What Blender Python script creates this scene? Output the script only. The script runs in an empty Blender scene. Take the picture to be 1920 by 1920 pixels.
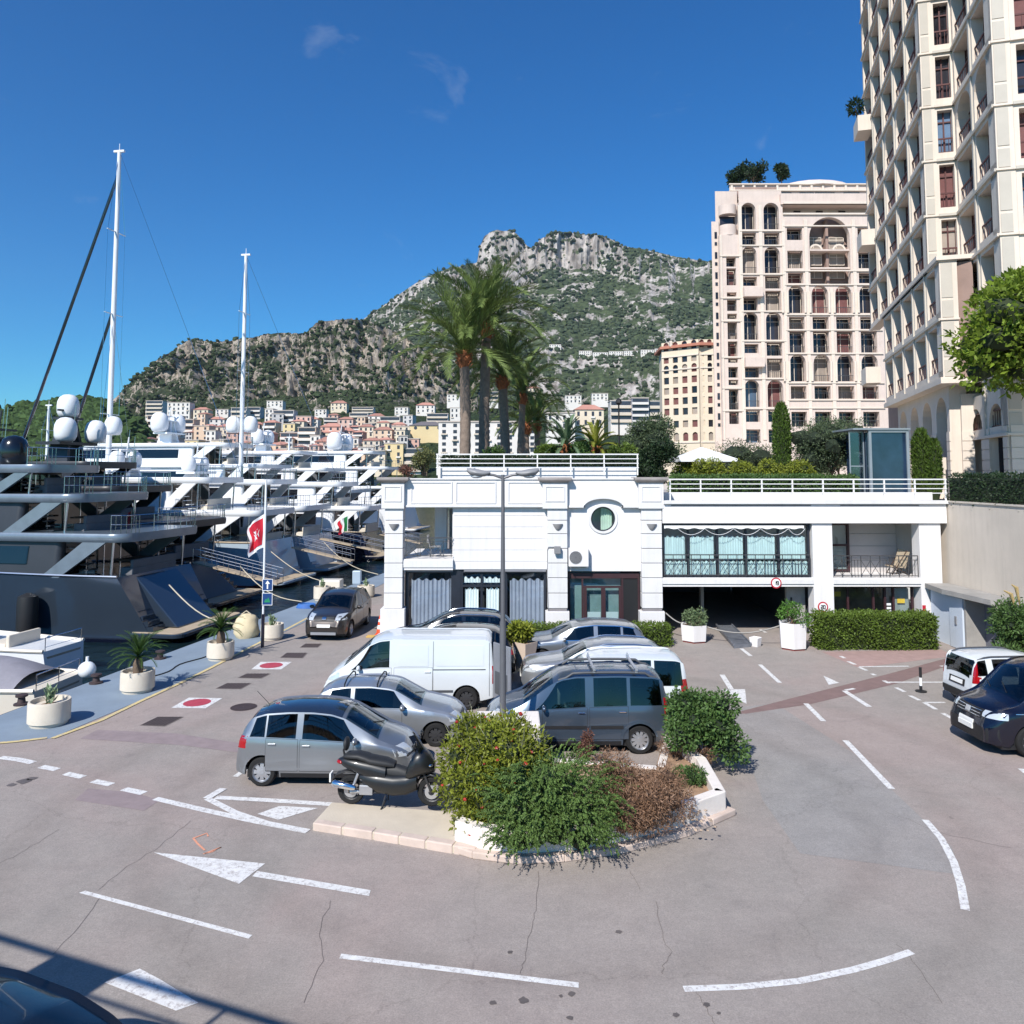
import bpy, bmesh, math, random
import numpy as np
from mathutils import Vector, Matrix
R = math.radians
random.seed(7)
rng = np.random.default_rng(7)
SC = bpy.context.scene
COL = SC.collection
# ------------------------------------------------------------------ camera
CAM_H, FPX, HORIZON, PITCH = 6.5, 1450.0, 890.0, R(4.0)
PPY = HORIZON - FPX * math.tan(PITCH)
cam_data = bpy.data.cameras.new('camera')
cam = bpy.data.objects.new('camera', cam_data)
COL.objects.link(cam)
cam.location = (0, 0, CAM_H)
cam.rotation_euler = (R(90) + PITCH, 0, 0)
cam_data.sensor_width = 36.0
cam_data.lens = FPX / 1920.0 * 36.0
cam_data.shift_y = -(960.0 - PPY) / 1920.0
cam_data.clip_start = 0.1
cam_data.clip_end = 6000.0
SC.camera = cam
# ------------------------------------------------------------------ sky, sun, exposure
SUN_DIR = Vector((0.50, 1.0, -1.0)).normalized()          # the way the light travels
sun_el = math.asin(-SUN_DIR.z)
to_sun = -SUN_DIR
world = bpy.data.worlds.new('World')
SC.world = world
world.use_nodes = True
wn = world.node_tree
wn.nodes.clear()
w_out = wn.nodes.new('ShaderNodeOutputWorld')
w_bg = wn.nodes.new('ShaderNodeBackground')
w_sky = wn.nodes.new('ShaderNodeTexSky')
w_sky.sky_type = 'NISHITA'
w_sky.sun_disc = False
w_sky.sun_elevation = sun_el
w_sky.sun_rotation = math.atan2(to_sun.x, to_sun.y)
w_sky.air_density = 1.0
w_sky.dust_density = 0.25
w_sky.ozone_density = 2.0
w_hsv = wn.nodes.new('ShaderNodeHueSaturation')
w_hsv.inputs['Saturation'].default_value = 1.32
w_hsv.inputs['Value'].default_value = 1.0
w_bg.inputs['Strength'].default_value = 0.088
# thin wisps of high cloud
w_tc = wn.nodes.new('ShaderNodeTexCoord')
w_map = wn.nodes.new('ShaderNodeMapping')
w_map.inputs['Scale'].default_value = (5.0, 1.2, 9.0)
w_map.inputs['Rotation'].default_value = (0.3, 0.5, 0.9)
w_no = wn.nodes.new('ShaderNodeTexNoise')
w_no.inputs['Scale'].default_value = 1.6
w_no.inputs['Detail'].default_value = 9.0
w_no.inputs['Roughness'].default_value = 0.62
w_no.inputs['Distortion'].default_value = 0.5
w_rp = wn.nodes.new('ShaderNodeValToRGB')
w_rp.color_ramp.elements[0].position = 0.64
w_rp.color_ramp.elements[0].color = (0, 0, 0, 1)
w_rp.color_ramp.elements[1].position = 0.95
w_rp.color_ramp.elements[1].color = (0.32, 0.32, 0.32, 1)
w_mix = wn.nodes.new('ShaderNodeMixRGB')
w_mix.inputs[2].default_value = (5.5, 6.2, 7.2, 1)
wn.links.new(w_tc.outputs['Generated'], w_map.inputs['Vector'])
wn.links.new(w_map.outputs['Vector'], w_no.inputs['Vector'])
wn.links.new(w_no.outputs['Fac'], w_rp.inputs['Fac'])
wn.links.new(w_rp.outputs['Color'], w_mix.inputs['Fac'])
wn.links.new(w_sky.outputs['Color'], w_hsv.inputs['Color'])
w_tint = wn.nodes.new('ShaderNodeMixRGB')                   # the clear, strongly blue air of the photograph, over the whole sky
w_tint.blend_type = 'MULTIPLY'
w_tint.inputs['Fac'].default_value = 1.0
w_tint.inputs[2].default_value = (0.36, 0.90, 1.22, 1)
wn.links.new(w_hsv.outputs['Color'], w_tint.inputs[1])
wn.links.new(w_tint.outputs['Color'], w_mix.inputs[1])
wn.links.new(w_mix.outputs['Color'], w_bg.inputs['Color'])
wn.links.new(w_bg.outputs['Background'], w_out.inputs['Surface'])
sun_data = bpy.data.lights.new('sun', 'SUN')
sun_data.energy = 4.7
sun_data.angle = R(0.53)
sun_data.color = (1.0, 0.955, 0.89)
sun = bpy.data.objects.new('sun', sun_data)
COL.objects.link(sun)
sun.rotation_euler = SUN_DIR.to_track_quat('-Z', 'Y').to_euler()
sun.location = (-30, -60, 80)
SC.view_settings.view_transform = 'Standard'
SC.view_settings.look = 'None'
SC.view_settings.exposure = 0.36
SC.view_settings.gamma = 1.0
SC.view_settings.use_curve_mapping = False
SC.render.engine = 'CYCLES'
SC.cycles.use_denoising = True
SC.cycles.max_bounces = 6
SC.cycles.diffuse_bounces = 3
SC.cycles.glossy_bounces = 3
SC.cycles.transmission_bounces = 4
SC.cycles.transparent_max_bounces = 6
SC.cycles.caustics_reflective = False
SC.cycles.caustics_refractive = False
SC.cycles.sample_clamp_indirect = 6.0
# ------------------------------------------------------------------ measuring helpers
def ray(px, py):
 u, v = px - 960.0, PPY - py
 return (u, FPX * math.cos(PITCH) - v * math.sin(PITCH), FPX * math.sin(PITCH) + v * math.cos(PITCH))
def G(px, py, z=0.0):
 """where the sight line through a photograph point meets the level z"""
 u, y, w = ray(px, py)
 t = (z - CAM_H) / w
 return Vector((t * u, t * y, z))
def AT(px, py, Y):
 """where it meets the upright plane at depth Y"""
 u, y, w = ray(px, py)
 t = Y / y
 return Vector((t * u, Y, CAM_H + t * w))
# ------------------------------------------------------------------ materials
def srgb(r, g, b):
 def c(x):
  x /= 255.0
  return x / 12.92 if x <= 0.04045 else ((x + 0.055) / 1.055) ** 2.4
 return (c(r), c(g), c(b), 1.0)
MATS = {}
def mat(name, rgb, rough=0.6, metal=0.0, var=0.12, scale=1.5, bump=0.0, bscale=30.0, coat=0.0, spec=0.5, var2=None, island=0.0, trans=0.0, obj=0.0):
 """rgb 0-255; var: share of slow mottling; var2: a second colour that comes through in patches"""
 if name in MATS:
  return MATS[name]
 m = bpy.data.materials.new(name)
 m.use_nodes = True
 nt = m.node_tree
 bs = nt.nodes['Principled BSDF']
 col = srgb(*rgb)
 bs.inputs['Roughness'].default_value = rough
 bs.inputs['Metallic'].default_value = metal
 bs.inputs['Coat Weight'].default_value = coat
 bs.inputs['Coat Roughness'].default_value = 0.04
 bs.inputs['Specular IOR Level'].default_value = spec
 geo = nt.nodes.new('ShaderNodeNewGeometry')
 n1 = nt.nodes.new('ShaderNodeTexNoise')
 n1.inputs['Scale'].default_value = scale
 n1.inputs['Detail'].default_value = 8.0
 n1.inputs['Roughness'].default_value = 0.65
 nt.links.new(geo.outputs['Position'], n1.inputs['Vector'])
 rp = nt.nodes.new('ShaderNodeValToRGB')
 d = tuple(max(0.0, c * (1 - var)) for c in col[:3]) + (1,)
 l = tuple(c * (1 + var) for c in col[:3]) + (1,)
 rp.color_ramp.elements[0].position = 0.32
 rp.color_ramp.elements[0].color = d
 rp.color_ramp.elements[1].position = 0.68
 rp.color_ramp.elements[1].color = l
 if var2:
  e = rp.color_ramp.elements.new(0.75)
  e.color = srgb(*var2)
 nt.links.new(n1.outputs['Fac'], rp.inputs['Fac'])
 out = rp.outputs['Color']
 if island or obj:
  hs = nt.nodes.new('ShaderNodeHueSaturation')
  mr = nt.nodes.new('ShaderNodeMapRange')
  k = island or obj
  mr.inputs['To Min'].default_value = 1 - k
  mr.inputs['To Max'].default_value = 1 + k
  if island:
   nt.links.new(geo.outputs['Random Per Island'], mr.inputs['Value'])
  else:
   oi = nt.nodes.new('ShaderNodeObjectInfo')
   nt.links.new(oi.outputs['Random'], mr.inputs['Value'])
  nt.links.new(mr.outputs['Result'], hs.inputs['Value'])
  nt.links.new(out, hs.inputs['Color'])
  out = hs.outputs['Color']
 nt.links.new(out, bs.inputs['Base Color'])
 if bump:
  n2 = nt.nodes.new('ShaderNodeTexNoise')
  n2.inputs['Scale'].default_value = bscale
  n2.inputs['Detail'].default_value = 6.0
  nt.links.new(geo.outputs['Position'], n2.inputs['Vector'])
  bp = nt.nodes.new('ShaderNodeBump')
  bp.inputs['Strength'].default_value = bump
  bp.inputs['Distance'].default_value = 0.02
  nt.links.new(n2.outputs['Fac'], bp.inputs['Height'])
  nt.links.new(bp.outputs['Normal'], bs.inputs['Normal'])
 if trans:
  tr = nt.nodes.new('ShaderNodeBsdfTranslucent')
  nt.links.new(out, tr.inputs['Color'])
  mx = nt.nodes.new('ShaderNodeMixShader')
  mx.inputs['Fac'].default_value = trans
  nt.links.new(bs.outputs[0], mx.inputs[1])
  nt.links.new(tr.outputs[0], mx.inputs[2])
  nt.links.new(mx.outputs[0], nt.nodes['Material Output'].inputs['Surface'])
 MATS[name] = m
 return m
def glass_mat(name, rgb, rough=0.03, mixer=0.35):
 """a window pane: mirror-like gloss over a see-through tint"""
 if name in MATS:
  return MATS[name]
 m = bpy.data.materials.new(name)
 m.use_nodes = True
 nt = m.node_tree
 nt.nodes.clear()
 o = nt.nodes.new('ShaderNodeOutputMaterial')
 tr = nt.nodes.new('ShaderNodeBsdfTransparent')
 tr.inputs['Color'].default_value = srgb(*rgb)
 gl = nt.nodes.new('ShaderNodeBsdfGlossy')
 gl.inputs['Roughness'].default_value = rough
 gl.inputs['Color'].default_value = (0.9, 0.95, 1, 1)
 lw = nt.nodes.new('ShaderNodeLayerWeight')
 lw.inputs['Blend'].default_value = 0.5
 pw = nt.nodes.new('ShaderNodeMath')
 pw.operation = 'POWER'
 pw.inputs[1].default_value = 4.0
 nt.links.new(lw.outputs['Facing'], pw.inputs[0])
 ma = nt.nodes.new('ShaderNodeMath')
 ma.operation = 'MULTIPLY_ADD'
 ma.inputs[1].default_value = 0.9
 ma.inputs[2].default_value = 0.04 + mixer * 0.2
 mx = nt.nodes.new('ShaderNodeMixShader')
 nt.links.new(pw.outputs[0], ma.inputs[0])
 nt.links.new(ma.outputs[0], mx.inputs['Fac'])
 nt.links.new(tr.outputs[0], mx.inputs[1])
 nt.links.new(gl.outputs[0], mx.inputs[2])
 nt.links.new(mx.outputs[0], o.inputs['Surface'])
 MATS[name] = m
 return m
# ------------------------------------------------------------------ objects
OFF = {}
def tag(o, label=None, cat=None, group=None, kind=None):
 if label: o['label'] = label
 if cat: o['category'] = cat
 if group: o['group'] = group
 if kind: o['kind'] = kind
 return o
def thing(name, label, cat, loc=(0, 0, 0), rotz=0.0, group=None, world_space=False):
 """an Empty at the base of a thing; with world_space its parts are given in world coordinates"""
 o = bpy.data.objects.new(name, None)
 COL.objects.link(o)
 o.empty_display_size = 0.2
 o.location = loc
 o.rotation_euler = (0, 0, rotz)
 tag(o, label, cat, group)
 if world_space:
  OFF[o.name] = Vector(loc)
 return o
def link_mesh(name, me, m, parent=None, smooth=None):
 if m is not None and not me.materials:
  me.materials.append(m)
 if smooth is not None:
  me.shade_smooth()
  if smooth < 180:
   me.set_sharp_from_angle(angle=R(smooth))
 o = bpy.data.objects.new(name, me)
 COL.objects.link(o)
 if parent is not None:
  o.parent = parent
  if parent.name in OFF:
   OFF[o.name] = OFF[parent.name]
 return o
def copy_tree(o, parent=None, loc=None, rotz=None, **tags):
 c = o.copy()
 COL.objects.link(c)
 c.parent = parent
 if loc is not None: c.location = loc
 if rotz is not None: c.rotation_euler = (0, 0, rotz)
 for ch in o.children:
  copy_tree(ch, c)
 tag(c, **tags)
 return c
class MB:
 """collects shapes and links them as one mesh"""
 def __init__(s):
  s.v, s.f = [], []
  s.m = None
 def add(s, vs, fs):
  b = len(s.v)
  if s.m is not None:
   vs = [s.m @ Vector(p) for p in vs]
  s.v.extend([tuple(p) for p in vs])
  s.f.extend([tuple(b + i for i in f) for f in fs])
  return s
 def box(s, x0, x1, y0, y1, z0, z1):
  vs = [(x0, y0, z0), (x1, y0, z0), (x1, y1, z0), (x0, y1, z0), (x0, y0, z1), (x1, y0, z1), (x1, y1, z1), (x0, y1, z1)]
  return s.add(vs, [(0, 3, 2, 1), (4, 5, 6, 7), (0, 1, 5, 4), (1, 2, 6, 5), (2, 3, 7, 6), (3, 0, 4, 7)])
 def extr(s, poly, vec):
  """poly: flat outline of 3D points, pushed along vec"""
  n = len(poly)
  vec = Vector(vec)
  a = [Vector(p) for p in poly]
  vs = a + [p + vec for p in a]
  fs = [tuple(range(n - 1, -1, -1)), tuple(range(n, 2 * n))]
  for i in range(n):
   j = (i + 1) % n
   fs.append((i, j, n + j, n + i))
  return s.add(vs, fs)
 def prism(s, poly, z0, z1):
  return s.extr([(p[0], p[1], z0) for p in poly], (0, 0, z1 - z0))
 def xz(s, poly, y0, y1):
  """outline in x,z pushed from depth y0 to y1"""
  return s.extr([(p[0], y0, p[1]) for p in poly], (0, y1 - y0, 0))
 def tube(s, pts, r, n=8, caps=True):
  pts = [Vector(p) for p in pts]
  rs = r if isinstance(r, (list, tuple)) else [r] * len(pts)
  vs, fs = [], []
  prev = None
  for i, p in enumerate(pts):
   t = (pts[min(i + 1, len(pts) - 1)] - pts[max(i - 1, 0)])
   if t.length < 1e-9: t = Vector((0, 0, 1))
   t.normalize()
   if prev is None:
    a = Vector((0, 0, 1)) if abs(t.z) < 0.9 else Vector((1, 0, 0))
    nx = t.cross(a).normalized()
   else:
    nx = (prev - t * prev.dot(t))
    if nx.length < 1e-6: nx = t.orthogonal()
    nx.normalize()
   prev = nx
   ny = t.cross(nx)
   for k in range(n):
    an = 2 * math.pi * k / n
    vs.append(p + nx * (rs[i] * math.cos(an)) + ny * (rs[i] * math.sin(an)))
  for i in range(len(pts) - 1):
   for k in range(n):
    k2 = (k + 1) % n
    fs.append((i * n + k, i * n + k2, (i + 1) * n + k2, (i + 1) * n + k))
  if caps:
   fs.append(tuple(range(n - 1, -1, -1)))
   fs.append(tuple((len(pts) - 1) * n + k for k in range(n)))
  return s.add(vs, fs)
 def bar(s, a, b, w, h=None):
  """square bar from a to b"""
  h = h or w
  a, b = Vector(a), Vector(b)
  t = (b - a).normalized()
  up = Vector((0, 0, 1)) if abs(t.z) < 0.95 else Vector((0, 1, 0))
  x = t.cross(up).normalized() * (w / 2)
  y = x.cross(t).normalized() * (h / 2)
  vs = [a - x - y, a + x - y, a + x + y, a - x + y, b - x - y, b + x - y, b + x + y, b - x + y]
  return s.add(vs, [(3, 2, 1, 0), (4, 5, 6, 7), (0, 1, 5, 4), (1, 2, 6, 5), (2, 3, 7, 6), (3, 0, 4, 7)])
 def lathe(s, prof, n=24, c=(0, 0, 0), caps=True):
  vs, fs = [], []
  for r, z in prof:
   for k in range(n):
    a = 2 * math.pi * k / n
    vs.append((c[0] + r * math.cos(a), c[1] + r * math.sin(a), c[2] + z))
  for i in range(len(prof) - 1):
   for k in range(n):
    k2 = (k + 1) % n
    fs.append((i * n + k, i * n + k2, (i + 1) * n + k2, (i + 1) * n + k))
  if caps:
   fs.append(tuple(range(n - 1, -1, -1)))
   fs.append(tuple((len(prof) - 1) * n + k for k in range(n)))
  return s.add(vs, fs)
 def grid(s, rows, closed=False, flip=False):
  nu, nv = len(rows), len(rows[0])
  vs = [p for r in rows for p in r]
  fs = []
  for i in range(nu - 1):
   for j in range(nv if closed else nv - 1):
    j2 = (j + 1) % nv
    q = (i * nv + j, i * nv + j2, (i + 1) * nv + j2, (i + 1) * nv + j)
    fs.append(q[::-1] if flip else q)
  return s.add(vs, fs)
 def poly(s, pts):
  return s.add(pts, [tuple(range(len(pts)))])
 def ball(s, c, r, n=10, m=7, sq=(1, 1, 1)):
  prof = []
  rows = []
  for i in range(m + 1):
   t = math.pi * i / m
   rows.append([(c[0] + sq[0] * r * math.sin(t) * math.cos(2 * math.pi * k / n), c[1] + sq[1] * r * math.sin(t) * math.sin(2 * math.pi * k / n), c[2] - sq[2] * r * math.cos(t)) for k in range(n)])
  return s.grid(rows, closed=True)
 def build(s, name, m, parent=None, smooth=None, bevel=0.0, segs=2, fix=True):
  off = OFF.get(parent.name) if parent is not None else None
  vs = s.v if off is None else [(p[0] - off.x, p[1] - off.y, p[2] - off.z) for p in s.v]
  me = bpy.data.meshes.new(name)
  me.from_pydata(vs, [], s.f)
  if fix or bevel:
   bm = bmesh.new()
   bm.from_mesh(me)
   if bevel:
    bmesh.ops.remove_doubles(bm, verts=bm.verts, dist=1e-5)
    es = [e for e in bm.edges if len(e.link_faces) == 2 and e.calc_face_angle(0) > R(28)]
    bmesh.ops.bevel(bm, geom=es, offset=bevel, segments=segs, affect='EDGES', clamp_overlap=True, profile=0.5)
   bmesh.ops.recalc_face_normals(bm, faces=bm.faces)
   bm.to_mesh(me)
   bm.free()
  me.update()
  return link_mesh(name, me, m, parent, smooth)
def np_mesh(name, verts, nper, m, parent=None, smooth=None):
 """a mesh of many loose faces of nper corners each, from an array of corners"""
 verts = np.asarray(verts, dtype=np.float32).reshape(-1, 3)
 if parent is not None and parent.name in OFF:
  verts = verts - np.array(OFF[parent.name], dtype=np.float32)
 nf = len(verts) // nper
 me = bpy.data.meshes.new(name)
 me.vertices.add(len(verts))
 me.vertices.foreach_set('co', verts.ravel())
 me.loops.add(nf * nper)
 me.loops.foreach_set('vertex_index', np.arange(nf * nper, dtype=np.int32))
 me.polygons.add(nf)
 me.polygons.foreach_set('loop_start', np.arange(0, nf * nper, nper, dtype=np.int32))
 me.update(calc_edges=True)
 return link_mesh(name, me, m, parent, smooth)
def np_grid(name, V, m, parent=None, smooth=180, flip=False):
 """V: (nu,nv,3) array as one sheet"""
 nu, nv = V.shape[:2]
 verts = V.reshape(-1, 3).astype(np.float32)
 if parent is not None and parent.name in OFF:
  verts = verts - np.array(OFF[parent.name], dtype=np.float32)
 i = np.arange(nu - 1)[:, None] * nv + np.arange(nv - 1)[None, :]
 q = np.stack([i, i + 1, i + nv + 1, i + nv], -1).reshape(-1, 4)
 if flip: q = q[:, ::-1]
 me = bpy.data.meshes.new(name)
 me.vertices.add(len(verts))
 me.vertices.foreach_set('co', verts.ravel())
 me.loops.add(q.size)
 me.loops.foreach_set('vertex_index', q.ravel().astype(np.int32))
 me.polygons.add(len(q))
 me.polygons.foreach_set('loop_start', np.arange(0, q.size, 4, dtype=np.int32))
 me.update(calc_edges=True)
 return link_mesh(name, me, m, parent, smooth)
def struct(o):
 o['kind'] = 'structure'
 return o
# ================================================================== ground, quay, water
def edge_x(y):            # water's edge of the quay
 return -13.6 + 0.177 * (y - 22.9)
def line_x(y):            # yellow line along the quay
 return -10.9 + 0.122 * (y - 20.4)
def asphalt():
 m = bpy.data.materials.new('asphalt')
 m.use_nodes = True
 nt = m.node_tree
 bs = nt.nodes['Principled BSDF']
 bs.inputs['Roughness'].default_value = 0.9
 bs.inputs['Specular IOR Level'].default_value = 0.25
 geo = nt.nodes.new('ShaderNodeNewGeometry')
 def noise(sc, det, ro=0.6, dist=0.0):
  n = nt.nodes.new('ShaderNodeTexNoise')
  n.inputs['Scale'].default_value = sc; n.inputs['Detail'].default_value = det
  n.inputs['Roughness'].default_value = ro; n.inputs['Distortion'].default_value = dist
  nt.links.new(geo.outputs['Position'], n.inputs['Vector'])
  return n
 def ramp(src, *stops):
  r = nt.nodes.new('ShaderNodeValToRGB')
  e = r.color_ramp.elements
  e[0].position, e[0].color = stops[0]
  e[1].position, e[1].color = stops[1]
  for p, c in stops[2:]:
   x = e.new(p); x.color = c
  nt.links.new(src, r.inputs['Fac'])
  return r
 def mul(a, b, f=1.0, mode='MULTIPLY'):
  x = nt.nodes.new('ShaderNodeMixRGB'); x.blend_type = mode; x.inputs['Fac'].default_value = f
  nt.links.new(a, x.inputs[1]); nt.links.new(b, x.inputs[2])
  return x.outputs[0]
 big = ramp(noise(0.16, 5, 0.55, 0.6).outputs['Fac'], (0.38, srgb(152, 145, 140)), (0.62, srgb(161, 148, 143)), (0.5, srgb(156, 147, 142)))
 mid = ramp(noise(1.7, 9, 0.7).outputs['Fac'], (0.28, (0.88, 0.88, 0.88, 1)), (0.72, (1.07, 1.07, 1.06, 1)))
 fine = ramp(noise(38.0, 8, 0.85).outputs['Fac'], (0.3, (0.62, 0.62, 0.63, 1)), (0.7, (1.30, 1.30, 1.28, 1)))
 grain = ramp(noise(9.0, 12, 0.95).outputs['Fac'], (0.36, (0.80, 0.80, 0.80, 1)), (0.64, (1.15, 1.15, 1.14, 1)))
 c = mul(mul(mul(big.outputs[0], mid.outputs[0]), fine.outputs[0]), grain.outputs[0])
 spots = ramp(noise(2.6, 2, 0.5).outputs['Fac'], (0.22, (0.6, 0.6, 0.6, 1)), (0.26, (1, 1, 1, 1)))
 c = mul(c, spots.outputs[0], 0.55)
 drip = ramp(noise(0.55, 6, 0.7, 1.5).outputs['Fac'], (0.30, (0.90, 0.90, 0.91, 1)), (0.42, (1, 1, 1, 1)))
 c = mul(c, drip.outputs[0])
 vo = nt.nodes.new('ShaderNodeTexVoronoi')
 vo.feature = 'DISTANCE_TO_EDGE'; vo.inputs['Scale'].default_value = 0.16
 wob = noise(0.9, 5, 0.7)
 av = nt.nodes.new('ShaderNodeMixRGB'); av.blend_type = 'ADD'; av.inputs['Fac'].default_value = 1.6
 nt.links.new(geo.outputs['Position'], av.inputs[1]); nt.links.new(wob.outputs['Color'], av.inputs[2])
 nt.links.new(av.outputs[0], vo.inputs['Vector'])
 cr = ramp(vo.outputs['Distance'], (0.0, (0.45, 0.43, 0.42, 1)), (0.0022, (1, 1, 1, 1)))
 c = mul(c, cr.outputs[0], 0.25)
 ds = nt.nodes.new('ShaderNodeVectorMath'); ds.operation = 'DISTANCE'; ds.inputs[1].default_value = (1.2, 17.0, 0)      # wheel paths worn round the island
 ad = nt.nodes.new('ShaderNodeMixRGB'); ad.blend_type = 'ADD'; ad.inputs['Fac'].default_value = .8; nt.links.new(geo.outputs['Position'], ad.inputs[1]); nt.links.new(wob.outputs['Color'], ad.inputs[2]); nt.links.new(ad.outputs[0], ds.inputs[0])
 sc_ = nt.nodes.new('ShaderNodeMath'); sc_.operation = 'MULTIPLY'; sc_.inputs[1].default_value = 1 / 14; nt.links.new(ds.outputs['Value'], sc_.inputs[0])
 k1, k0 = (1, 1, 1, 1), (.90, .895, .89, 1)
 tr = ramp(sc_.outputs[0], (.40, k1), (.435, k0), (.47, k1), (.515, k1), (.55, k0), (.585, k1), (.66, k1), (.70, k0), (.735, k1))
 c = mul(c, tr.outputs[0])
 nt.links.new(c, bs.inputs['Base Color'])
 bp = nt.nodes.new('ShaderNodeBump'); bp.inputs['Strength'].default_value = 0.25; bp.inputs['Distance'].default_value = 0.01
 nt.links.new(noise(140.0, 2).outputs['Fac'], bp.inputs['Height'])
 nt.links.new(bp.outputs['Normal'], bs.inputs['Normal'])
 MATS['asphalt'] = m
 return m
A_MAT = asphalt()
gb = MB()
gv = [(-90, -45, 0), (420, -45, 0), (420, 420, 0), (60, 420, 0), (60, 130, 0), (edge_x(64), 130, 0), (edge_x(64), 64, 0), (edge_x(19.6), 19.6, 0), (-14.4, 18.9, 0), (-90, 18.0, 0), (420, 64, 0), (420, 130, 0), (420, 19.6, 0), (420, 18.0, 0)]
gb.add(gv, [(0, 1, 13, 8, 9), (8, 13, 12, 7), (7, 12, 10, 6), (6, 10, 11, 4, 5), (4, 11, 2, 3)])
ground = struct(gb.build('ground', A_MAT, fix=False))
M_QUAYTOP = mat('quay_paving', (124, 138, 152), 0.85, var=0.10, scale=0.7, bump=0.15, bscale=60, var2=(110, 122, 134))
M_CONC = mat('concrete', (196, 188, 176), 0.85, var=0.12, scale=1.2, bump=0.2, bscale=30)
M_QWALL = mat('quay_stone', (92, 88, 82), 0.9, var=0.3, scale=1.5, bump=0.4, bscale=6)
q = MB()
ys = [19.6, 24, 28, 32, 40, 50, 64]
q0, q1 = G(0, 1393), G(98, 1384)
lp = [(edge_x(y) + 0.02, y) for y in ys[::-1]] + [(-14.38, 18.95), (-60, 18.15), (-60, q0.y - 3.5), (q0.x, q0.y), (q1.x, q1.y)] + [(line_x(y), y) for y in ys if y > 20.3]
q.prism(lp, -0.2, 0.012)
quay = struct(q.build('quay', M_QUAYTOP))
q = MB()
for (a, b) in [((edge_x(64), 64), (edge_x(19.6), 19.6)), ((edge_x(19.6), 19.6), (-14.4, 18.9)), ((-14.4, 18.9), (-90, 18.0)), ((edge_x(64), 130), (edge_x(64), 64))]:
 q.poly([(a[0] - .01, a[1], 0.008), (b[0] - .01, b[1], 0.008), (b[0] - .01, b[1], -4), (a[0] - .01, a[1], -4)])
struct(q.build('quay_wall', M_QWALL))
# water
wm = bpy.data.materials.new('harbour_water')
wm.use_nodes = True
nt = wm.node_tree
bs = nt.nodes['Principled BSDF']
bs.inputs['Base Color'].default_value = (0.006, 0.016, 0.02, 1)
bs.inputs['Roughness'].default_value = 0.06
bs.inputs['IOR'].default_value = 1.33
geo = nt.nodes.new('ShaderNodeNewGeometry')
n1 = nt.nodes.new('ShaderNodeTexNoise'); n1.inputs['Scale'].default_value = 1.6; n1.inputs['Detail'].default_value = 5; n1.inputs['Distortion'].default_value = 0.8
bp = nt.nodes.new('ShaderNodeBump'); bp.inputs['Strength'].default_value = 0.55; bp.inputs['Distance'].default_value = 0.12
nt.links.new(geo.outputs['Position'], n1.inputs['Vector']); nt.links.new(n1.outputs['Fac'], bp.inputs['Height']); nt.links.new(bp.outputs['Normal'], bs.inputs['Normal'])
w = MB(); w.poly([(-1500, 0, -1.35), (300, 0, -1.35), (300, 800, -1.35), (-1500, 800, -1.35)])
struct(w.build('water', wm, fix=False))
# ------------------------------------------------------------------ painted markings, patches, grates: thin sheets on the ground
def worn_paint(name, rgb):
 m = mat(name, rgb, .8, var=.09, scale=6.0); nt = m.node_tree; bs = nt.nodes['Principled BSDF']
 src = bs.inputs['Base Color'].links[0].from_socket
 geo = nt.nodes.new('ShaderNodeNewGeometry')
 n = nt.nodes.new('ShaderNodeTexNoise'); n.inputs['Scale'].default_value = 11; n.inputs['Detail'].default_value = 12; n.inputs['Roughness'].default_value = .85; nt.links.new(geo.outputs['Position'], n.inputs['Vector'])
 r = nt.nodes.new('ShaderNodeValToRGB'); e = r.color_ramp.elements; e[0].position, e[0].color = .40, (1, 1, 1, 1); e[1].position, e[1].color = .50, (0, 0, 0, 1); nt.links.new(n.outputs['Fac'], r.inputs['Fac'])
 x = nt.nodes.new('ShaderNodeMixRGB'); x.inputs[2].default_value = srgb(158, 150, 147); nt.links.new(r.outputs[0], x.inputs[0]); nt.links.new(src, x.inputs[1]); nt.links.new(x.outputs[0], bs.inputs['Base Color'])
 return m
M_PAINT = worn_paint('road_paint', (214, 213, 211))
M_YELLOW = worn_paint('yellow_paint', (206, 186, 130))
M_RED = mat('red_paint', (168, 62, 78), 0.8, var=0.14, scale=5.0)
M_PATCH = mat('trench_patch', (124, 102, 98), 0.92, var=0.12, scale=3.0, bump=0.2, bscale=90)
M_PATCH2 = mat('dark_patch', (140, 126, 126), 0.92, var=0.12, scale=3.0, bump=0.2, bscale=90)
M_PATCHG = A_MAT.copy(); M_PATCHG.name = 'grey_resurfacing'
for n_ in M_PATCHG.node_tree.nodes:
 if n_.type == 'VALTORGB' and len(n_.color_ramp.elements) == 3 and n_.color_ramp.elements[0].color[0] < .5:
  for e_, c_ in zip(n_.color_ramp.elements, ((148, 145, 143), (151, 147, 145), (153, 147, 144))): e_.color = srgb(*c_)
M_IRON = mat('cast_iron', (72, 60, 60), 0.7, metal=0.3, var=0.2, scale=12)
M_CRACK = mat('crack_filler', (100, 91, 88), 0.95, var=0.2, scale=5)
M_ORANGE = mat('orange_spray', (214, 148, 120), 0.8, var=0.2, scale=20, var2=(150, 130, 124))
_lift = [0.004]
def sheet(name, pts, m, z=0.006, parent=None):
 b = MB(); b.poly([G(x, y, z) for x, y in pts])
 return b.build(name, m, parent or ground, fix=False)
def stroke(name, pts, width, m, z=0.006, taper=1.0):
 P = [G(x, y, z) for x, y in pts]
 b = MB(); rows = []
 for i, p in enumerate(P):
  t = (P[min(i + 1, len(P) - 1)] - P[max(i - 1, 0)]).normalized()
  n = Vector((-t.y, t.x, 0)) * width / 2
  rows.append([p - n, p + n])
 b.grid(rows)
 return b.build(name, m, ground, fix=False)
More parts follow.
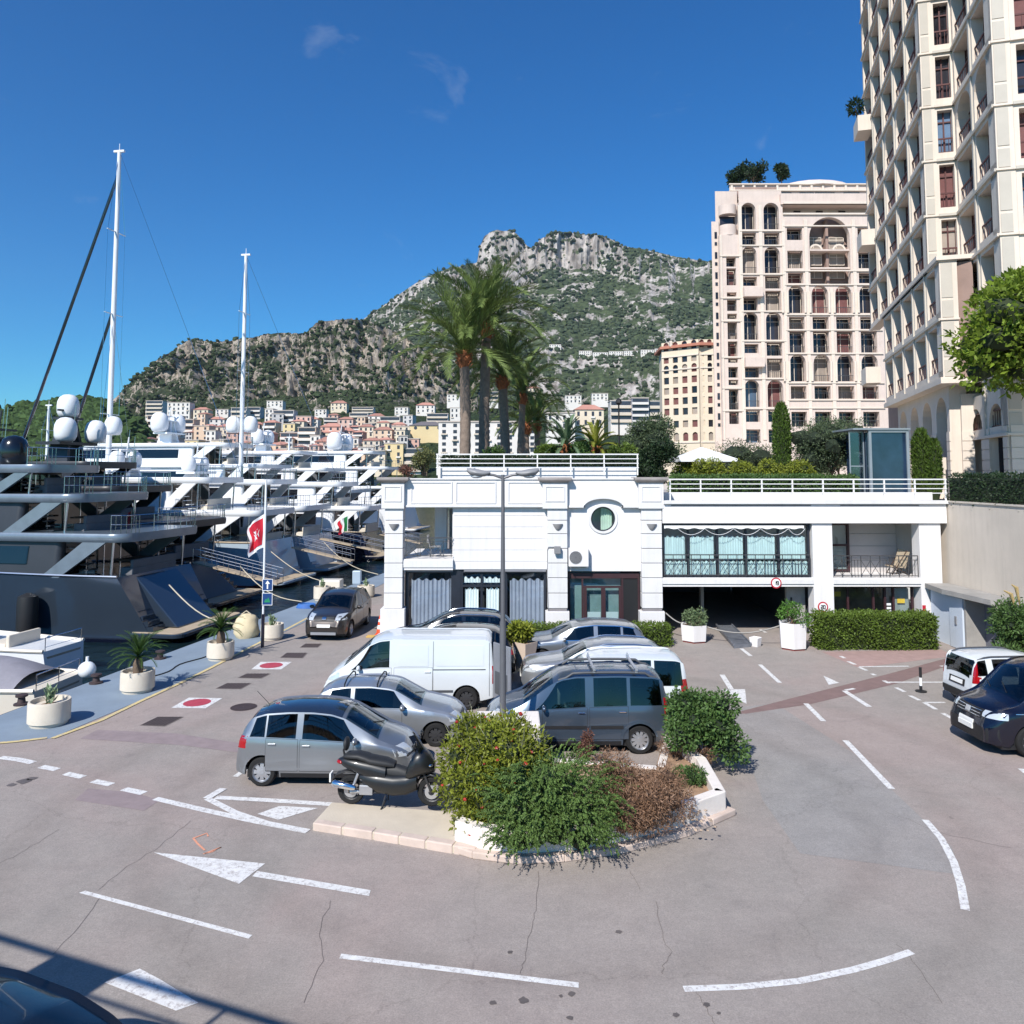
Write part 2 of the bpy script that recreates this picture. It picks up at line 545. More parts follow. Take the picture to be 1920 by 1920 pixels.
# resurfaced patches first (lowest sheets)
sheet('grey_patch', [(1320, 1335), (1452, 1318), (1600, 1412), (1785, 1588), (1800, 1640), (1500, 1600), (1430, 1500), (1395, 1395)], M_PATCHG, 0.003)
sheet('trench_patch', [(1372, 1338), (1500, 1305), (1660, 1265), (1790, 1230), (1800, 1240), (1680, 1282), (1520, 1320), (1400, 1338)], M_PATCH, 0.004)
sheet('trench_patch', [(183, 1368), (330, 1375), (470, 1396), (463, 1413), (340, 1397), (150, 1385)], M_PATCH2, 0.004)
sheet('repair_patch', [(165, 1478), (250, 1486), (300, 1500), (270, 1520), (140, 1500)], M_PATCH2, 0.004)
sheet('red_apron', [(1540, 1222), (1765, 1218), (1790, 1230), (1610, 1252)], mat('red_apron', (160, 134, 128), 0.9, var=0.12, scale=3), 0.0035)
# yellow quay line
stroke('yellow_line', [(98, 1384), (190, 1350), (262, 1315), (330, 1284), (395, 1252), (470, 1213), (540, 1178), (600, 1146), (652, 1120)], 0.13, M_YELLOW, 0.018)
stroke('yellow_line', [(-30, 1395), (30, 1390), (88, 1383)], 0.13, M_YELLOW, 0.018)
# lane dashes and lines
for pts in ([(0, 1420), (35, 1424), (62, 1430)], [(77, 1437), (107, 1443)], [(123, 1450), (156, 1457)], [(175, 1464), (209, 1471)], [(232, 1479), (270, 1487)]):
 stroke('lane_dash', pts, 0.19, M_PAINT)
stroke('lane_line', [(291, 1497), (380, 1518), (470, 1538), (577, 1559)], 0.16, M_PAINT)
stroke('lane_line', [(389, 1497), (440, 1523), (500, 1543), (578, 1558)], 0.15, M_PAINT, 0.010)
stroke('lane_line', [(404, 1495), (500, 1500), (624, 1508)], 0.17, M_PAINT, 0.008)
stroke('lane_line', [(387, 1497), (419, 1478)], 0.17, M_PAINT, 0.012)
sheet('hatch_bar', [(483, 1526), (524, 1511), (596, 1515), (522, 1537)], M_PAINT, 0.007)
stroke('bay_line', [(441, 1456), (464, 1440)], 0.13, M_PAINT)
sheet('lane_arrow_head', [(288, 1598), (497, 1619), (448, 1657)], M_PAINT)
sheet('lane_arrow_shaft', [(482, 1633), (695, 1669), (692, 1680), (473, 1643)], M_PAINT)
sheet('lane_dash', [(148, 1674), (160, 1670), (473, 1753), (466, 1760)], M_PAINT)
sheet('lane_dash', [(640, 1788), (1085, 1842), (1085, 1852), (636, 1797)], M_PAINT)
stroke('lane_curve', [(1282, 1854), (1390, 1850), (1500, 1839), (1600, 1818), (1660, 1801), (1709, 1784)], 0.115, M_PAINT)
stroke('lane_curve', [(1735, 1537), (1765, 1572), (1788, 1615), (1802, 1660), (1810, 1706)], 0.125, M_PAINT)
for pts in ([(1585, 1388), (1672, 1479)], [(1511, 1319), (1544, 1352)], [(1425, 1246), (1462, 1280)], [(1390, 1216), (1408, 1230)]):
 stroke('lane_dash', pts, 0.14, M_PAINT)
stroke('arrow_shaft', [(1354, 1265), (1371, 1292)], 0.16, M_PAINT)
sheet('arrow_head', [(1353, 1293), (1397, 1292), (1400, 1320)], M_PAINT)
sheet('arrow_head', [(1544, 1267), (1574, 1280), (1554, 1284)], M_PAINT)
stroke('arrow_shaft', [(1583, 1295), (1630, 1325)], 0.16, M_PAINT)
stroke('arrow_shaft', [(1585, 1294), (1602, 1291)], 0.12, M_PAINT, 0.008)
for pts, wd in (([(1611, 1250), (1704, 1249)], .11), ([(1590, 1240), (1604, 1246)], .13), ([(1576, 1230), (1584, 1234)], .13), ([(1611, 1251), (1625, 1257)], .13), ([(1634, 1263), (1641, 1266)], .13), ([(1657, 1276), (1667, 1281)], .13), ([(1667, 1279), (1775, 1279)], .11),
    ([(1680, 1289), (1696, 1297)], .13), ([(1706, 1304), (1724, 1313)], .13), ([(1735, 1317), (1772, 1317)], .11), ([(1733, 1317), (1755, 1330)], .13), ([(1767, 1337), (1788, 1348)], .13), ([(1763, 1249), (1785, 1248)], .11), ([(1914, 1441), (1925, 1450)], .13), ([(1425, 1180), (1436, 1186)], .13)):
 stroke('bay_line', pts, wd, M_PAINT)
stroke('orange_scrawl', [(362, 1571), (371, 1582), (384, 1594)], 0.035, M_ORANGE)
stroke('orange_scrawl', [(361, 1572), (388, 1562), (390, 1568)], 0.035, M_ORANGE, 0.008)
stroke('orange_scrawl', [(381, 1601), (415, 1588), (398, 1597), (384, 1600)], 0.03, M_ORANGE)
sheet('corner_arrow', [(196, 1842), (262, 1816), (300, 1836), (372, 1880), (330, 1895)], M_PAINT)
# drain grates and no-stopping discs along the quay
for pts in ([(262, 1360), (295, 1344), (345, 1344), (309, 1362)], [(404, 1291), (425, 1281), (472, 1281), (452, 1292)], [(445, 1271), (462, 1263), (508, 1263), (490, 1272)], [(525, 1233), (537, 1224), (577, 1224), (568, 1234)], [(562, 1214), (572, 1207), (604, 1207), (596, 1214)]):
 P = [G(x, y) for x, y in pts]
 sheet('grate_frame', pts, M_CRACK, 0.007)
 b = MB()
 c = sum(P, Vector()) / 4
 for i in range(7):
  t0, t1 = (i + .18) / 7, (i + .82) / 7
  a, d = P[0].lerp(P[3], t0), P[0].lerp(P[3], t1)
  e, f = P[1].lerp(P[2], t0), P[1].lerp(P[2], t1)
  b.poly([(c.lerp(p, 0.92)).xy.to_3d() + Vector((0, 0, 0.013)) for p in (a, d, f, e)])
 b.build('grate_bar', M_IRON, ground, fix=False)
for pts in ([(321, 1327), (354, 1308), (417, 1309), (385, 1328)], [(471, 1255), (489, 1241), (547, 1241), (527, 1255)]):
 P = [G(x, y) for x, y in pts]
 sheet('sign_square', pts, M_PAINT, 0.006)
 c = sum(P, Vector()) / 4
 ax, ay = (P[3] - P[0]) * 0.38, (P[1] - P[0]) * 0.38
 b = MB(); b.poly([c + ax * math.cos(a) + ay * math.sin(a) + Vector((0, 0, .010)) for a in [2 * math.pi * k / 28 for k in range(28)]])
 b.build('red_disc', M_RED, ground, fix=False)
c = G(457, 1326); b = MB(); b.lathe([(0.36, 0.004), (0.36, 0.009), (0.31, 0.009), (0.31, 0.006), (0.28, 0.006), (0.28, 0.011), (0.01, 0.011)], 24, (c.x, c.y, 0), caps=False)
b.build('manhole_cover', M_IRON, ground)
# cracks
for pts in ([(1010, 1635), (1008, 1700), (996, 1735), (985, 1800), (975, 1825)], [(1230, 1690), (1240, 1750), (1258, 1785), (1244, 1810), (1243, 1826)], [(360, 1540), (300, 1585), (240, 1625), (185, 1668)], [(1178, 1630), (1200, 1668)], [(100, 1790), (150, 1740), (190, 1680)],
   [(620, 1690), (600, 1740), (605, 1800), (570, 1880)], [(1765, 1880), (1720, 1810), (1680, 1770)], [(0, 1620), (60, 1585), (110, 1555)], [(1300, 1850), (1330, 1900), (1345, 1930)], [(1660, 1520), (1760, 1560), (1900, 1590)]):
 Q = []
 for (x0, y0), (x1, y1) in zip(pts[:-1], pts[1:]):
  for k in range(5):
   Q.append((x0 + (x1 - x0) * k / 5 + random.uniform(-3, 3), y0 + (y1 - y0) * k / 5 + random.uniform(-2, 2)))
 Q.append(pts[-1])
 stroke('crack', Q, 0.006, M_CRACK, 0.005)
# oil spots
for (x, y, r) in ((982, 1876, .07), (1072, 1864, .05), (1052, 1868, .03), (1325, 1884, .05), (1267, 1903, .045), (1069, 1909, .05), (1160, 1748, .05), (1348, 1900, .03), (925, 1880, .05), (957, 1786, .04), (45, 1465, .16), (60, 1460, .12), (20, 1472, .1)):
 c = G(x, y); b = MB()
 b.poly([(c.x + r * random.uniform(.6, 1.2) * math.cos(a), c.y + r * random.uniform(.6, 1.2) * math.sin(a), 0.0045) for a in [2 * math.pi * k / 11 for k in range(11)]])
 b.build('oil_spot', mat('oil_spot', (96, 89, 86), 0.6, var=0.3), ground, fix=False)
# ================================================================== the white harbour building
FY = 31.4
def bx(px): return (px - 960.0) * FY / FPX
def bz(py): return CAM_H - (py - HORIZON) * FY / FPX
M_WHITE = mat('white_render', (221, 218, 217), 0.8, var=0.04, scale=0.8, bump=0.08, bscale=25, var2=(206, 200, 198))
M_WHITE2 = mat('white_block', (215, 213, 212), 0.8, var=0.05, scale=1.1, bump=0.08, bscale=25)
M_JOINT = mat('dark_joint', (128, 124, 126), 0.9, var=0.1)
M_CAP = mat('weathered_cap', (158, 150, 146), 0.85, var=0.2, scale=2)
M_FRAME = mat('dark_frame', (34, 38, 48), 0.45, var=0.15, scale=3)
M_REDFRAME = mat('dark_red_frame', (58, 34, 38), 0.5, var=0.15, scale=3)
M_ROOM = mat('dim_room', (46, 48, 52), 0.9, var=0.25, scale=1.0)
M_CURT = mat('grey_curtain', (158, 164, 180), 0.8, var=0.12, scale=2.0, island=0)
M_CURTW = mat('white_curtain', (240, 246, 246), 0.8, var=0.05, scale=2.0)
M_PANE = glass_mat('window_glass', (236, 242, 243), 0.02, 0.2)
M_PANEG = glass_mat('green_glass', (216, 232, 233), 0.02, 0.25)
M_RAILM = mat('dark_rail', (78, 78, 80), 0.5, metal=0.4, var=0.1)
M_WRAIL = mat('white_rail', (228, 226, 224), 0.45, var=0.06, scale=4)
M_ROOF = mat('terrace_gravel', (170, 164, 156), 0.9, var=0.2, scale=2)
M_GREY = mat('grey_plastic', (130, 130, 132), 0.6, var=0.1)
M_SIGNW = mat('sign_white', (230, 230, 230), 0.5, var=0.03)
M_SIGNR = mat('sign_red', (176, 26, 44), 0.5, var=0.05)
M_BLACK = mat('matt_black', (22, 22, 24), 0.6, var=0.1)
M_CONCB = mat('grey_concrete', (150, 147, 143), 0.9, var=0.16, scale=1.5, bump=0.2)
M_BLUEWALL = mat('pale_blue_panel', (196, 206, 218), 0.7, var=0.05, scale=1)
M_BEIGE = mat('beige_render', (206, 194, 180), 0.85, var=0.08, scale=0.5, bump=0.1, bscale=20, var2=(188, 176, 162))
def streaks(m):
 """faint rain streaks running down a wall"""
 nt = m.node_tree; bs = nt.nodes['Principled BSDF']; src = bs.inputs['Base Color'].links[0].from_socket
 geo = nt.nodes.new('ShaderNodeNewGeometry'); mp = nt.nodes.new('ShaderNodeMapping'); mp.inputs['Scale'].default_value = (3.2, 3.2, .22); nt.links.new(geo.outputs['Position'], mp.inputs['Vector'])
 n = nt.nodes.new('ShaderNodeTexNoise'); n.inputs['Scale'].default_value = 1.6; n.inputs['Detail'].default_value = 8; n.inputs['Roughness'].default_value = .7; nt.links.new(mp.outputs[0], n.inputs['Vector'])
 r = nt.nodes.new('ShaderNodeValToRGB'); e = r.color_ramp.elements; e[0].position, e[0].color = .30, (.91, .905, .895, 1); e[1].position, e[1].color = .52, (1, 1, 1, 1); nt.links.new(n.outputs['Fac'], r.inputs['Fac'])
 x = nt.nodes.new('ShaderNodeMixRGB'); x.blend_type = 'MULTIPLY'; x.inputs['Fac'].default_value = 1; nt.links.new(src, x.inputs[1]); nt.links.new(r.outputs[0], x.inputs[2]); nt.links.new(x.outputs[0], bs.inputs['Base Color'])
for m_ in (M_WHITE, M_WHITE2, M_BEIGE): streaks(m_)
def curtain(name, parent, x0, x1, z0, z1, y, m, wav=0.05, per=0.16, hem=0.05):
 n = max(8, int((x1 - x0) / 0.035))
 rows = []
 for j, z in enumerate([z0, z0 + (z1 - z0) * .5, z1]):
  r = []
  for i in range(n + 1):
   x = x0 + (x1 - x0) * i / n
   zz = z + (hem * math.sin(x / per * 3.1) * (1 if j == 2 else 0))
   r.append((x, y + wav * math.sin(x / per * 6.28 + 1.3 * math.sin(x * 3.1)) * (0.8 + .2 * j), zz))
  rows.append(r)
 b = MB(); b.grid(rows)
 return b.build(name, m, parent, smooth=180, fix=False)
def pillar(parent, px0, px1, ytop, ybot, joints, plinth=None, front=0.0):
 """a pillar of separate blocks with open joints"""
 x0, x1 = bx(px0), bx(px1)
 core = MB(); core.box(x0 + .03, x1 - .03, FY + front + .03, FY + front + .62, bz(ybot), bz(ytop))
 p = core.build('pillar', M_JOINT, parent)
 zs = [bz(y) for y in joints]
 for a, b_ in zip(zs[:-1], zs[1:]):
  k = MB(); k.box(x0, x1, FY + front, FY + front + .64, b_ + .012, a - .012)
  k.build('block', M_WHITE2, p, bevel=.012, segs=1)
 if plinth:
  k = MB(); k.box(bx(plinth[0]), bx(plinth[1]), FY + front - .08, FY + front + .68, 0.0, bz(plinth[2]))
  k.build('plinth', M_WHITE2, p, bevel=.02)
 return p
def window_frame(mb, x0, x1, z0, z1, y, w=.07, d=.08, mullx=(), mullz=()):
 mb.box(x0, x0 + w, y, y + d, z0, z1); mb.box(x1 - w, x1, y, y + d, z0, z1)
 mb.box(x0 + w, x1 - w, y, y + d, z1 - w, z1); mb.box(x0 + w, x1 - w, y, y + d, z0, z0 + w)
 for x in mullx: mb.box(x - w / 2, x + w / 2, y + .005, y + d - .005, z0 + w, z1 - w)
 for z in mullz: mb.box(x0 + w, x1 - w, y + .01, y + d - .01, z - w / 2, z + w / 2)
# ---------------------------------------------------------------- left block, two storeys with balcony
LB = thing('harbour_pavilion', 'white two storey waterfront building with round window and rusticated pillars', 'building', (bx(980), FY, 0), world_space=True)
depth = 7.5
jt = [952, 975, 1000, 1027, 1054, 1081, 1109, 1137]
pillar(LB, 723, 757, 950, 1140, jt, (717, 762, 1137))
pillar(LB, 1026, 1063, 950, 1145, jt, (1022, 1066, 1142))
pillar(LB, 1201, 1239, 950, 1145, jt, (1196, 1242, 1142))
# the back corner pillar of the balcony
k = MB(); k.box(bx(797), bx(822), FY + 4.2, FY + 4.7, 2.9, bz(950)); k.build('balcony_pillar', M_WHITE2, LB)
# walls: cladding boards between balcony and middle pillar, each a course
wy = FY + .26
zc = [bz(y) for y in (952, 967, 988, 1010, 1031, 1052, 1067)]
base = MB(); base.box(bx(850), bx(1027), wy + .02, wy + .3, bz(1067), bz(945)); wl = base.build('wall', M_WHITE, LB)
for a, b_ in zip(zc[:-1], zc[1:]):
 k = MB(); k.box(bx(850) - .01, bx(1026), wy, wy + .05, b_ + .006, a - .006); k.build('cladding_board', M_WHITE, wl, bevel=.006, segs=1)
# wall with the round window between middle and right pillars
cxw, czw, rw = bx(1131), bz(973), 23 * FY / FPX
b = MB()
ring = [(cxw + rw * math.cos(a), czw + rw * math.sin(a)) for a in [math.pi / 2 + 2 * math.pi * i / 32 for i in range(32)]]
X0, X1, Z0, Z1 = bx(1063), bx(1201), bz(1070), bz(930)
outer = []
for i in range(32):
 a = math.pi / 2 + 2 * math.pi * i / 32
 dx, dz = math.cos(a), math.sin(a)
 t = min(((X1 - cxw) / dx if dx > 1e-6 else 1e9), ((X0 - cxw) / dx if dx < -1e-6 else 1e9), ((Z1 - czw) / dz if dz > 1e-6 else 1e9), ((Z0 - czw) / dz if dz < -1e-6 else 1e9))
 outer.append((cxw + dx * t, czw + dz * t))
for (yy) in (wy,):
 vs = [(p[0], yy, p[1]) for p in ring] + [(p[0], yy, p[1]) for p in outer] + [(p[0], yy + .25, p[1]) for p in ring]
 fs = []
 for i in range(32):
  j = (i + 1) % 32
  fs.append((i, j, 32 + j, 32 + i)); fs.append((i, j, 64 + j, 64 + i))
 for (X, Z) in ((X0, Z0), (X1, Z0), (X1, Z1), (X0, Z1)):
  n = min(range(32), key=lambda q: (outer[q][0] - X) ** 2 + (outer[q][1] - Z) ** 2)
 b.add(vs, fs)
 # corner fillers
 for (X, Z) in ((X0, Z0), (X1, Z0), (X1, Z1), (X0, Z1)):
  c2 = sorted(range(32), key=lambda q: (outer[q][0] - X) ** 2 + (outer[q][1] - Z) ** 2)
  i1 = min((q for q in range(32) if abs(outer[q][0] - X) < 1e-4), key=lambda q: abs(outer[q][1] - Z))
  i2 = min((q for q in range(32) if abs(outer[q][1] - Z) < 1e-4), key=lambda q: abs(outer[q][0] - X))
  b.poly([(X, yy, Z), (outer[i1][0], yy, outer[i1][1]), (outer[i2][0], yy, outer[i2][1])])
wr = b.build('wall', M_WHITE, LB)
b = MB(); rows = []
for r_, yo in ((rw, 0), (rw, -.05), (rw + .09, -.05), (rw + .12, 0.0)):
 rows.append([(cxw + r_ * math.cos(2 * math.pi * i / 40), wy + yo, czw + r_ * math.sin(2 * math.pi * i / 40)) for i in range(40)])
b.grid(rows, closed=True); rwin = b.build('round_window', M_WHITE2, LB, smooth=40)
b = MB(); b.poly([(cxw + rw * math.cos(2 * math.pi * i / 32), wy + .12, czw + rw * math.sin(2 * math.pi * i / 32)) for i in range(32)]); b.build('pane', M_PANE, rwin, fix=False)
b = MB(); rows = []
for r_, yo in ((rw, .14), (rw, .09), (rw - .05, .09), (rw - .05, .14)):
 rows.append([(cxw + r_ * math.cos(2 * math.pi * i / 32), wy + yo, czw + r_ * math.sin(2 * math.pi * i / 32)) for i in range(32)])
b.grid(rows, closed=True); b.build('frame', M_FRAME, rwin, smooth=40)
curtain('curtain', rwin, cxw - .06, cxw + .4, czw - .5, czw + .5, wy + .3, mat('pale_green_curtain', (196, 216, 196), .8), .04, .1)
# parapet with sunk panels, arched over the round window
pz0, pz1 = bz(950), bz(899)
b = MB(); b.box(bx(718), bx(1063), FY + .12, FY + .45, pz0 + .05, pz1)
arch = [(bx(1062), pz1), (bx(1062), pz0), (bx(1098), pz0)]
for i in range(13):
 a = math.pi - math.pi * i / 12
 arch.append((cxw + .78 * math.cos(a), pz0 + .02 + .36 * math.sin(a)))
arch += [(bx(1164), pz0), (bx(1243), pz0), (bx(1243), pz1)]
b.xz(arch, FY + .12, FY + .45)
par = b.build('parapet', M_WHITE, LB)
for (a0, a1) in ((770, 848), (854, 930), (952, 1020)):
 k = MB()
 x0, x1, z0, z1 = bx(a0), bx(a1), bz(944), bz(903)
 window_frame(k, x0, x1, z0, z1, FY + .085, .05, .04); k.build('panel_frame', M_WHITE2, par)
k = MB()
k.box(bx(760), bx(1024), FY + .04, FY + .125, pz0 - .02, pz0 + .07)
k.build('moulding', M_WHITE2, par, bevel=.015)
k = MB(); rows = []
pth = [(bx(1066), pz0)] + [(bx(1096), pz0)] + [(cxw + .80 * math.cos(math.pi - math.pi * i / 14), pz0 + .0 + .36 * math.sin(math.pi * i / 14)) for i in range(15)] + [(bx(1166), pz0), (bx(1197), pz0)]
for (x, z) in pth: rows.append([(x, FY + .04, z - .03), (x, FY + .04, z + .06), (x, FY + .125, z + .06), (x, FY + .125, z - .03)])
k.grid(rows, closed=True); k.build('moulding', M_WHITE2, par, smooth=30)
k = MB(); k.box(bx(716), bx(1245), FY + .06, FY + .5, pz1, pz1 + .05); k.build('coping', M_WHITE2, par)
for (a0, a1) in ((712, 764), (1012, 1068), (1191, 1247)):
 k = MB(); k.box(bx(a0 + 5), bx(a1 - 5), FY - .1, FY + .5, pz0 - .06, pz1 + .02); h = k.build('pillar_head', M_WHITE2, LB)
 k = MB(); window_frame(k, bx(a0 + 10), bx(a1 - 10), bz(940), bz(911), FY - .13, .04, .035); k.build('panel_frame', M_WHITE, h)
 k = MB(); rows = []
 for (o, z) in ((0, -.16), (.04, -.1), (.16, -.03), (.18, .03), (.18, .09)):
  rows.append([(bx(a0 + 5) - o, FY - .1 - o, pz1 + z), (bx(a1 - 5) + o, FY - .1 - o, pz1 + z), (bx(a1 - 5) + o, FY + .5 + o, pz1 + z), (bx(a0 + 5) - o, FY + .5 + o, pz1 + z)])
 k.grid(rows, closed=True); k.poly(rows[-1]); k.build('cap', M_CAP, h)
# floor band and balcony
k = MB(); k.box(bx(757), bx(850), FY + .1, FY + 4.6, bz(1067), bz(1047)); k.build('balcony_floor', M_WHITE, LB)
k = MB(); k.box(bx(757), bx(850), FY + .06, FY + .12, bz(1062), bz(1049)); k.build('balcony_edge', M_WHITE2, LB)
k = MB(); k.box(bx(849) - .02, bx(850) + .3, FY + .34, FY + 6, bz(1067), bz(950)); k.build('balcony_side_wall', M_WHITE, LB)
k = MB(); k.box(bx(757), bx(850), FY + .45, FY + 4.8, bz(951), bz(945)); k.build('balcony_ceiling', M_WHITE, LB)
k = MB(); k.box(bx(827), bx(848), FY + 4.4, FY + 4.5, 2.7, bz(962)); k.build('balcony_screen', M_GREY, LB)
br = MB()
zr0, zr1 = bz(1043), bz(1007)
for z, t in ((zr1, .045), (zr0 + .06, .03), (zr1 - .16, .02)): br.box(bx(759), bx(849), FY + .16, FY + .16 + t, z - t, z)
for px in (762, 784, 788, 808, 812, 832, 846): br.box(bx(px), bx(px) + .02, FY + .165, FY + .185, zr0, zr1 - .045)
for a0, a1 in ((762, 784), (788, 808), (812, 832)):
 br.bar((bx(a0), FY + .176, zr0 + .06), (bx(a1), FY + .176, zr1 - .18), .018); br.bar((bx(a0), FY + .176, zr1 - .18), (bx(a1), FY + .176, zr0 + .06), .018)
br.build('balcony_railing', M_RAILM, LB)
# ground floor: dark glazing with curtains
gz1, gz0 = bz(1067), 0.0
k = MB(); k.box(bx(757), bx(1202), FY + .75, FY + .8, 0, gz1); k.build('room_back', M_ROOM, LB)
k = MB(); k.box(bx(757), bx(1202), FY + .3, FY + 6.5, gz1 - .02, gz1 + .1); k.build('room_ceiling', M_WHITE, LB)
for i, (a0, a1, kind) in enumerate(((762, 850, 'c'), (864, 942, 'd'), (947, 1024, 'c'))):
 f = MB()
 window_frame(f, bx(a0), bx(a1), .1, gz1 - .06, wy + .1, .09, .1, mullz=((bz(1098),) if kind == 'd' else ()), mullx=((bx(903),) if kind == 'd' else ()))
 wi = f.build('glazed_door' if kind == 'd' else 'window', M_FRAME, LB)
 g = MB(); g.poly([(bx(a0), wy + .15, .1), (bx(a1), wy + .15, .1), (bx(a1), wy + .15, gz1 - .06), (bx(a0), wy + .15, gz1 - .06)]); g.build('pane', M_PANE, wi, fix=False)
 if kind == 'c':
  curtain('curtain', wi, bx(a0 + 9), bx(a1 - 2), .15, gz1 - .42, wy + .2, M_CURT)
 else:
  curtain('curtain', wi, bx(a0 + 8), bx(897), .15, gz1 - .78, wy + .21, M_CURTW, .04, .11)
  curtain('curtain', wi, bx(912), bx(a1 - 6), .15, gz1 - .78, wy + .21, M_CURTW, .04, .11)
  curtain('valance', wi, bx(a0 + 6), bx(a1 - 5), gz1 - .55, gz1 - .35, wy + .21, M_CURTW, .03, .12)
for (a0, a1) in ((850, 864), (942, 947)):
 k = MB(); k.box(bx(a0), bx(a1), wy + .08, wy + .3, 0, gz1); k.build('door_post', M_FRAME, LB)
for (a0, a1) in ((762, 850), (870, 940), (947, 1024)):
 k = MB(); k.box(bx(a0), bx(a1), wy - .02, wy + .1, gz1 - .1, gz1 - .02); k.build('roller_box', mat('roller_grey', (120, 120, 126), .5), LB, bevel=.02)
# entrance
ex0, ex1, ez1 = bx(1066), bx(1199), bz(1074)
f = MB(); window_frame(f, ex0, ex1, .0, ez1, wy + .12, .07, .1, mullx=(bx(1092), bx(1167))); f.box(bx(1092), bx(1167), wy + .12, wy + .2, bz(1102), bz(1098)); f.box(ex0 + .07, ex1 - .07, wy + .11, wy + .2, bz(1084), ez1 - .07)
f.box(bx(1127), bx(1135), wy + .11, wy + .2, 0.02, bz(1102)); f.box(bx(1094), bx(1100), wy + .11, wy + .2, 0.02, bz(1102)); f.box(bx(1160), bx(1165), wy + .11, wy + .2, 0.02, bz(1102))
en = f.build('entrance', M_REDFRAME, LB)
for (a0, a1, z0, z1) in ((1068, 1092, .05, bz(1084)), (1092, 1167, bz(1098), bz(1084)), (1100, 1127, .05, bz(1102)), (1135, 1160, .05, bz(1102))):
 g = MB(); g.poly([(bx(a0), wy + .16, z0), (bx(a1), wy + .16, z0), (bx(a1), wy + .16, z1), (bx(a0), wy + .16, z1)]); g.build('pane', M_PANEG, en, fix=False)
g = MB(); g.box(bx(1168), bx(1197), wy + .15, wy + .2, 0.02, bz(1084)); g.build('dark_panel', M_BLACK, en)
g = MB(); g.box(bx(1068), bx(1165), FY + .68, FY + .74, 0.3, ez1); g.build('inner_screen', mat('lobby_grey', (140, 158, 158), .8, var=.2), en)
for x0, x1 in ((1101, 1126), (1136, 1159)):
 g = MB(); g.box(bx(x0), bx(x1), wy + .17, wy + .18, .2, .95); g.build('notice', M_SIGNW, en)
# roof, sides, back of the block
k = MB(); k.box(bx(722), bx(1239), FY + .45, FY + depth, bz(940), bz(925)); k.build('roof_deck', M_ROOF, LB)
k = MB(); k.box(bx(850), bx(1239), FY + 1.2, FY + depth, 0, bz(941)); k.build('inner_volume', M_WHITE, LB)
k = MB(); k.box(bx(757), bx(848), FY + 5.2, FY + depth, 0, 2.75); k.build('inner_volume', M_WHITE, LB)
# wall lamps
for px in (740, 1045, 1220):
 L = MB(); c = (bx(px), FY - .01, bz(986))
 rows = []
 for i in range(6):
  t = i / 5
  r_ = .2 * (1 - t) ** .6 + .005
  rows.append([(c[0] + r_ * math.cos(math.pi + math.pi * k2 / 8), c[1] + r_ * .8 * math.sin(math.pi + math.pi * k2 / 8), c[2] + .1 - .27 * t) for k2 in range(9)])
 L.grid(rows); L.poly(rows[0])
 L.build('wall_lamp', mat('lamp_grey', (150, 148, 148), .6), LB, smooth=40)
# flood light and its cable
L = MB(); L.box(bx(1038), bx(1050), FY - .22, FY - .08, bz(1036), bz(1022)); L.box(bx(1042), bx(1046), FY - .1, FY + .0, bz(1031), bz(1027)); L.build('flood_light', M_GREY, LB, bevel=.02)
L = MB(); L.tube([(bx(1038), FY - .02, bz(1024)), (bx(1028), FY - .02, bz(1024)), (bx(1026) - .01, FY - .02, bz(1030)), (bx(1025), FY - .02, bz(1075)), (bx(1027), FY - .02, bz(1140))], .012, 5); L.build('cable', M_GREY, LB)
# air conditioner
AC = thing('air_conditioner', 'white air conditioning unit fixed on wall beside the middle pillar', 'air conditioner', (bx(1085), wy, bz(1062)), world_space=True)
x0, x1, z0, z1 = bx(1065), bx(1102), bz(1060), bz(1026)
k = MB(); k.box(x0, x1, wy - .34, wy - .06, z0, z1); k.build('case', M_WHITE, AC, bevel=.02)
k = MB(); cx_, cz_ = bx(1078), bz(1043)
for r_ in (.06, .12, .18, .235):
 rows = [[(cx_ + (r_ + d) * math.cos(2 * math.pi * i / 28), wy - .345 - e, cz_ + (r_ + d) * math.sin(2 * math.pi * i / 28)) for i in range(28)] for d, e in ((0, 0), (0, .015), (.018, .015), (.018, 0))]
 k.grid(rows, closed=True)
for i in range(12):
 a = 2 * math.pi * i / 12
 k.bar((cx_ + .05 * math.cos(a), wy - .352, cz_ + .05 * math.sin(a)), (cx_ + .25 * math.cos(a), wy - .352, cz_ + .25 * math.sin(a)), .01)
k.build('fan_grille', M_GREY, AC)
k = MB(); k.lathe([(.24, 0), (.24, .004)], 28); k.v = [(cx_ + p[0], wy - .342 - p[2], cz_ + p[1]) for p in k.v]; k.build('fan_opening', mat('fan_dark', (92, 92, 94), .7), AC)
for px in (1068, 1098):
 k = MB(); k.box(bx(px), bx(px) + .03, wy - .34, wy, z0 - .05, z0); k.build('bracket', M_GREY, AC)
# ---------------------------------------------------------------- right block: garage below, glazed storey above
RB = thing('garage_building', 'white low building with garage opening and glazed upper storey', 'building', (bx(1500), FY, 0), world_space=True)
y0 = FY + .02
k = MB(); k.box(bx(1240), bx(1768), y0 - .1, y0 + .5, bz(980), bz(942)); fas = k.build('fascia', M_WHITE, RB)
k = MB(); k.box(bx(1242), bx(1772), y0 - .22, y0 + .3, bz(944), bz(938)); k.build('coping', M_WHITE2, RB)
for (a0, a1) in ((1256, 1516), (1571, 1717)):
 k = MB(); k.box(bx(a0), bx(a1), y0 - .125, y0 - .098, bz(948), bz(946)); k.build('groove', M_JOINT, fas)
k = MB(); k.box(bx(1519), bx(1556), y0, y0 + .6, 0, bz(980)); k.build('pier', M_WHITE, RB)
k = MB(); k.box(bx(1718), bx(1758), y0, y0 + .6, 0, bz(980)); k.build('pier', M_WHITE, RB)
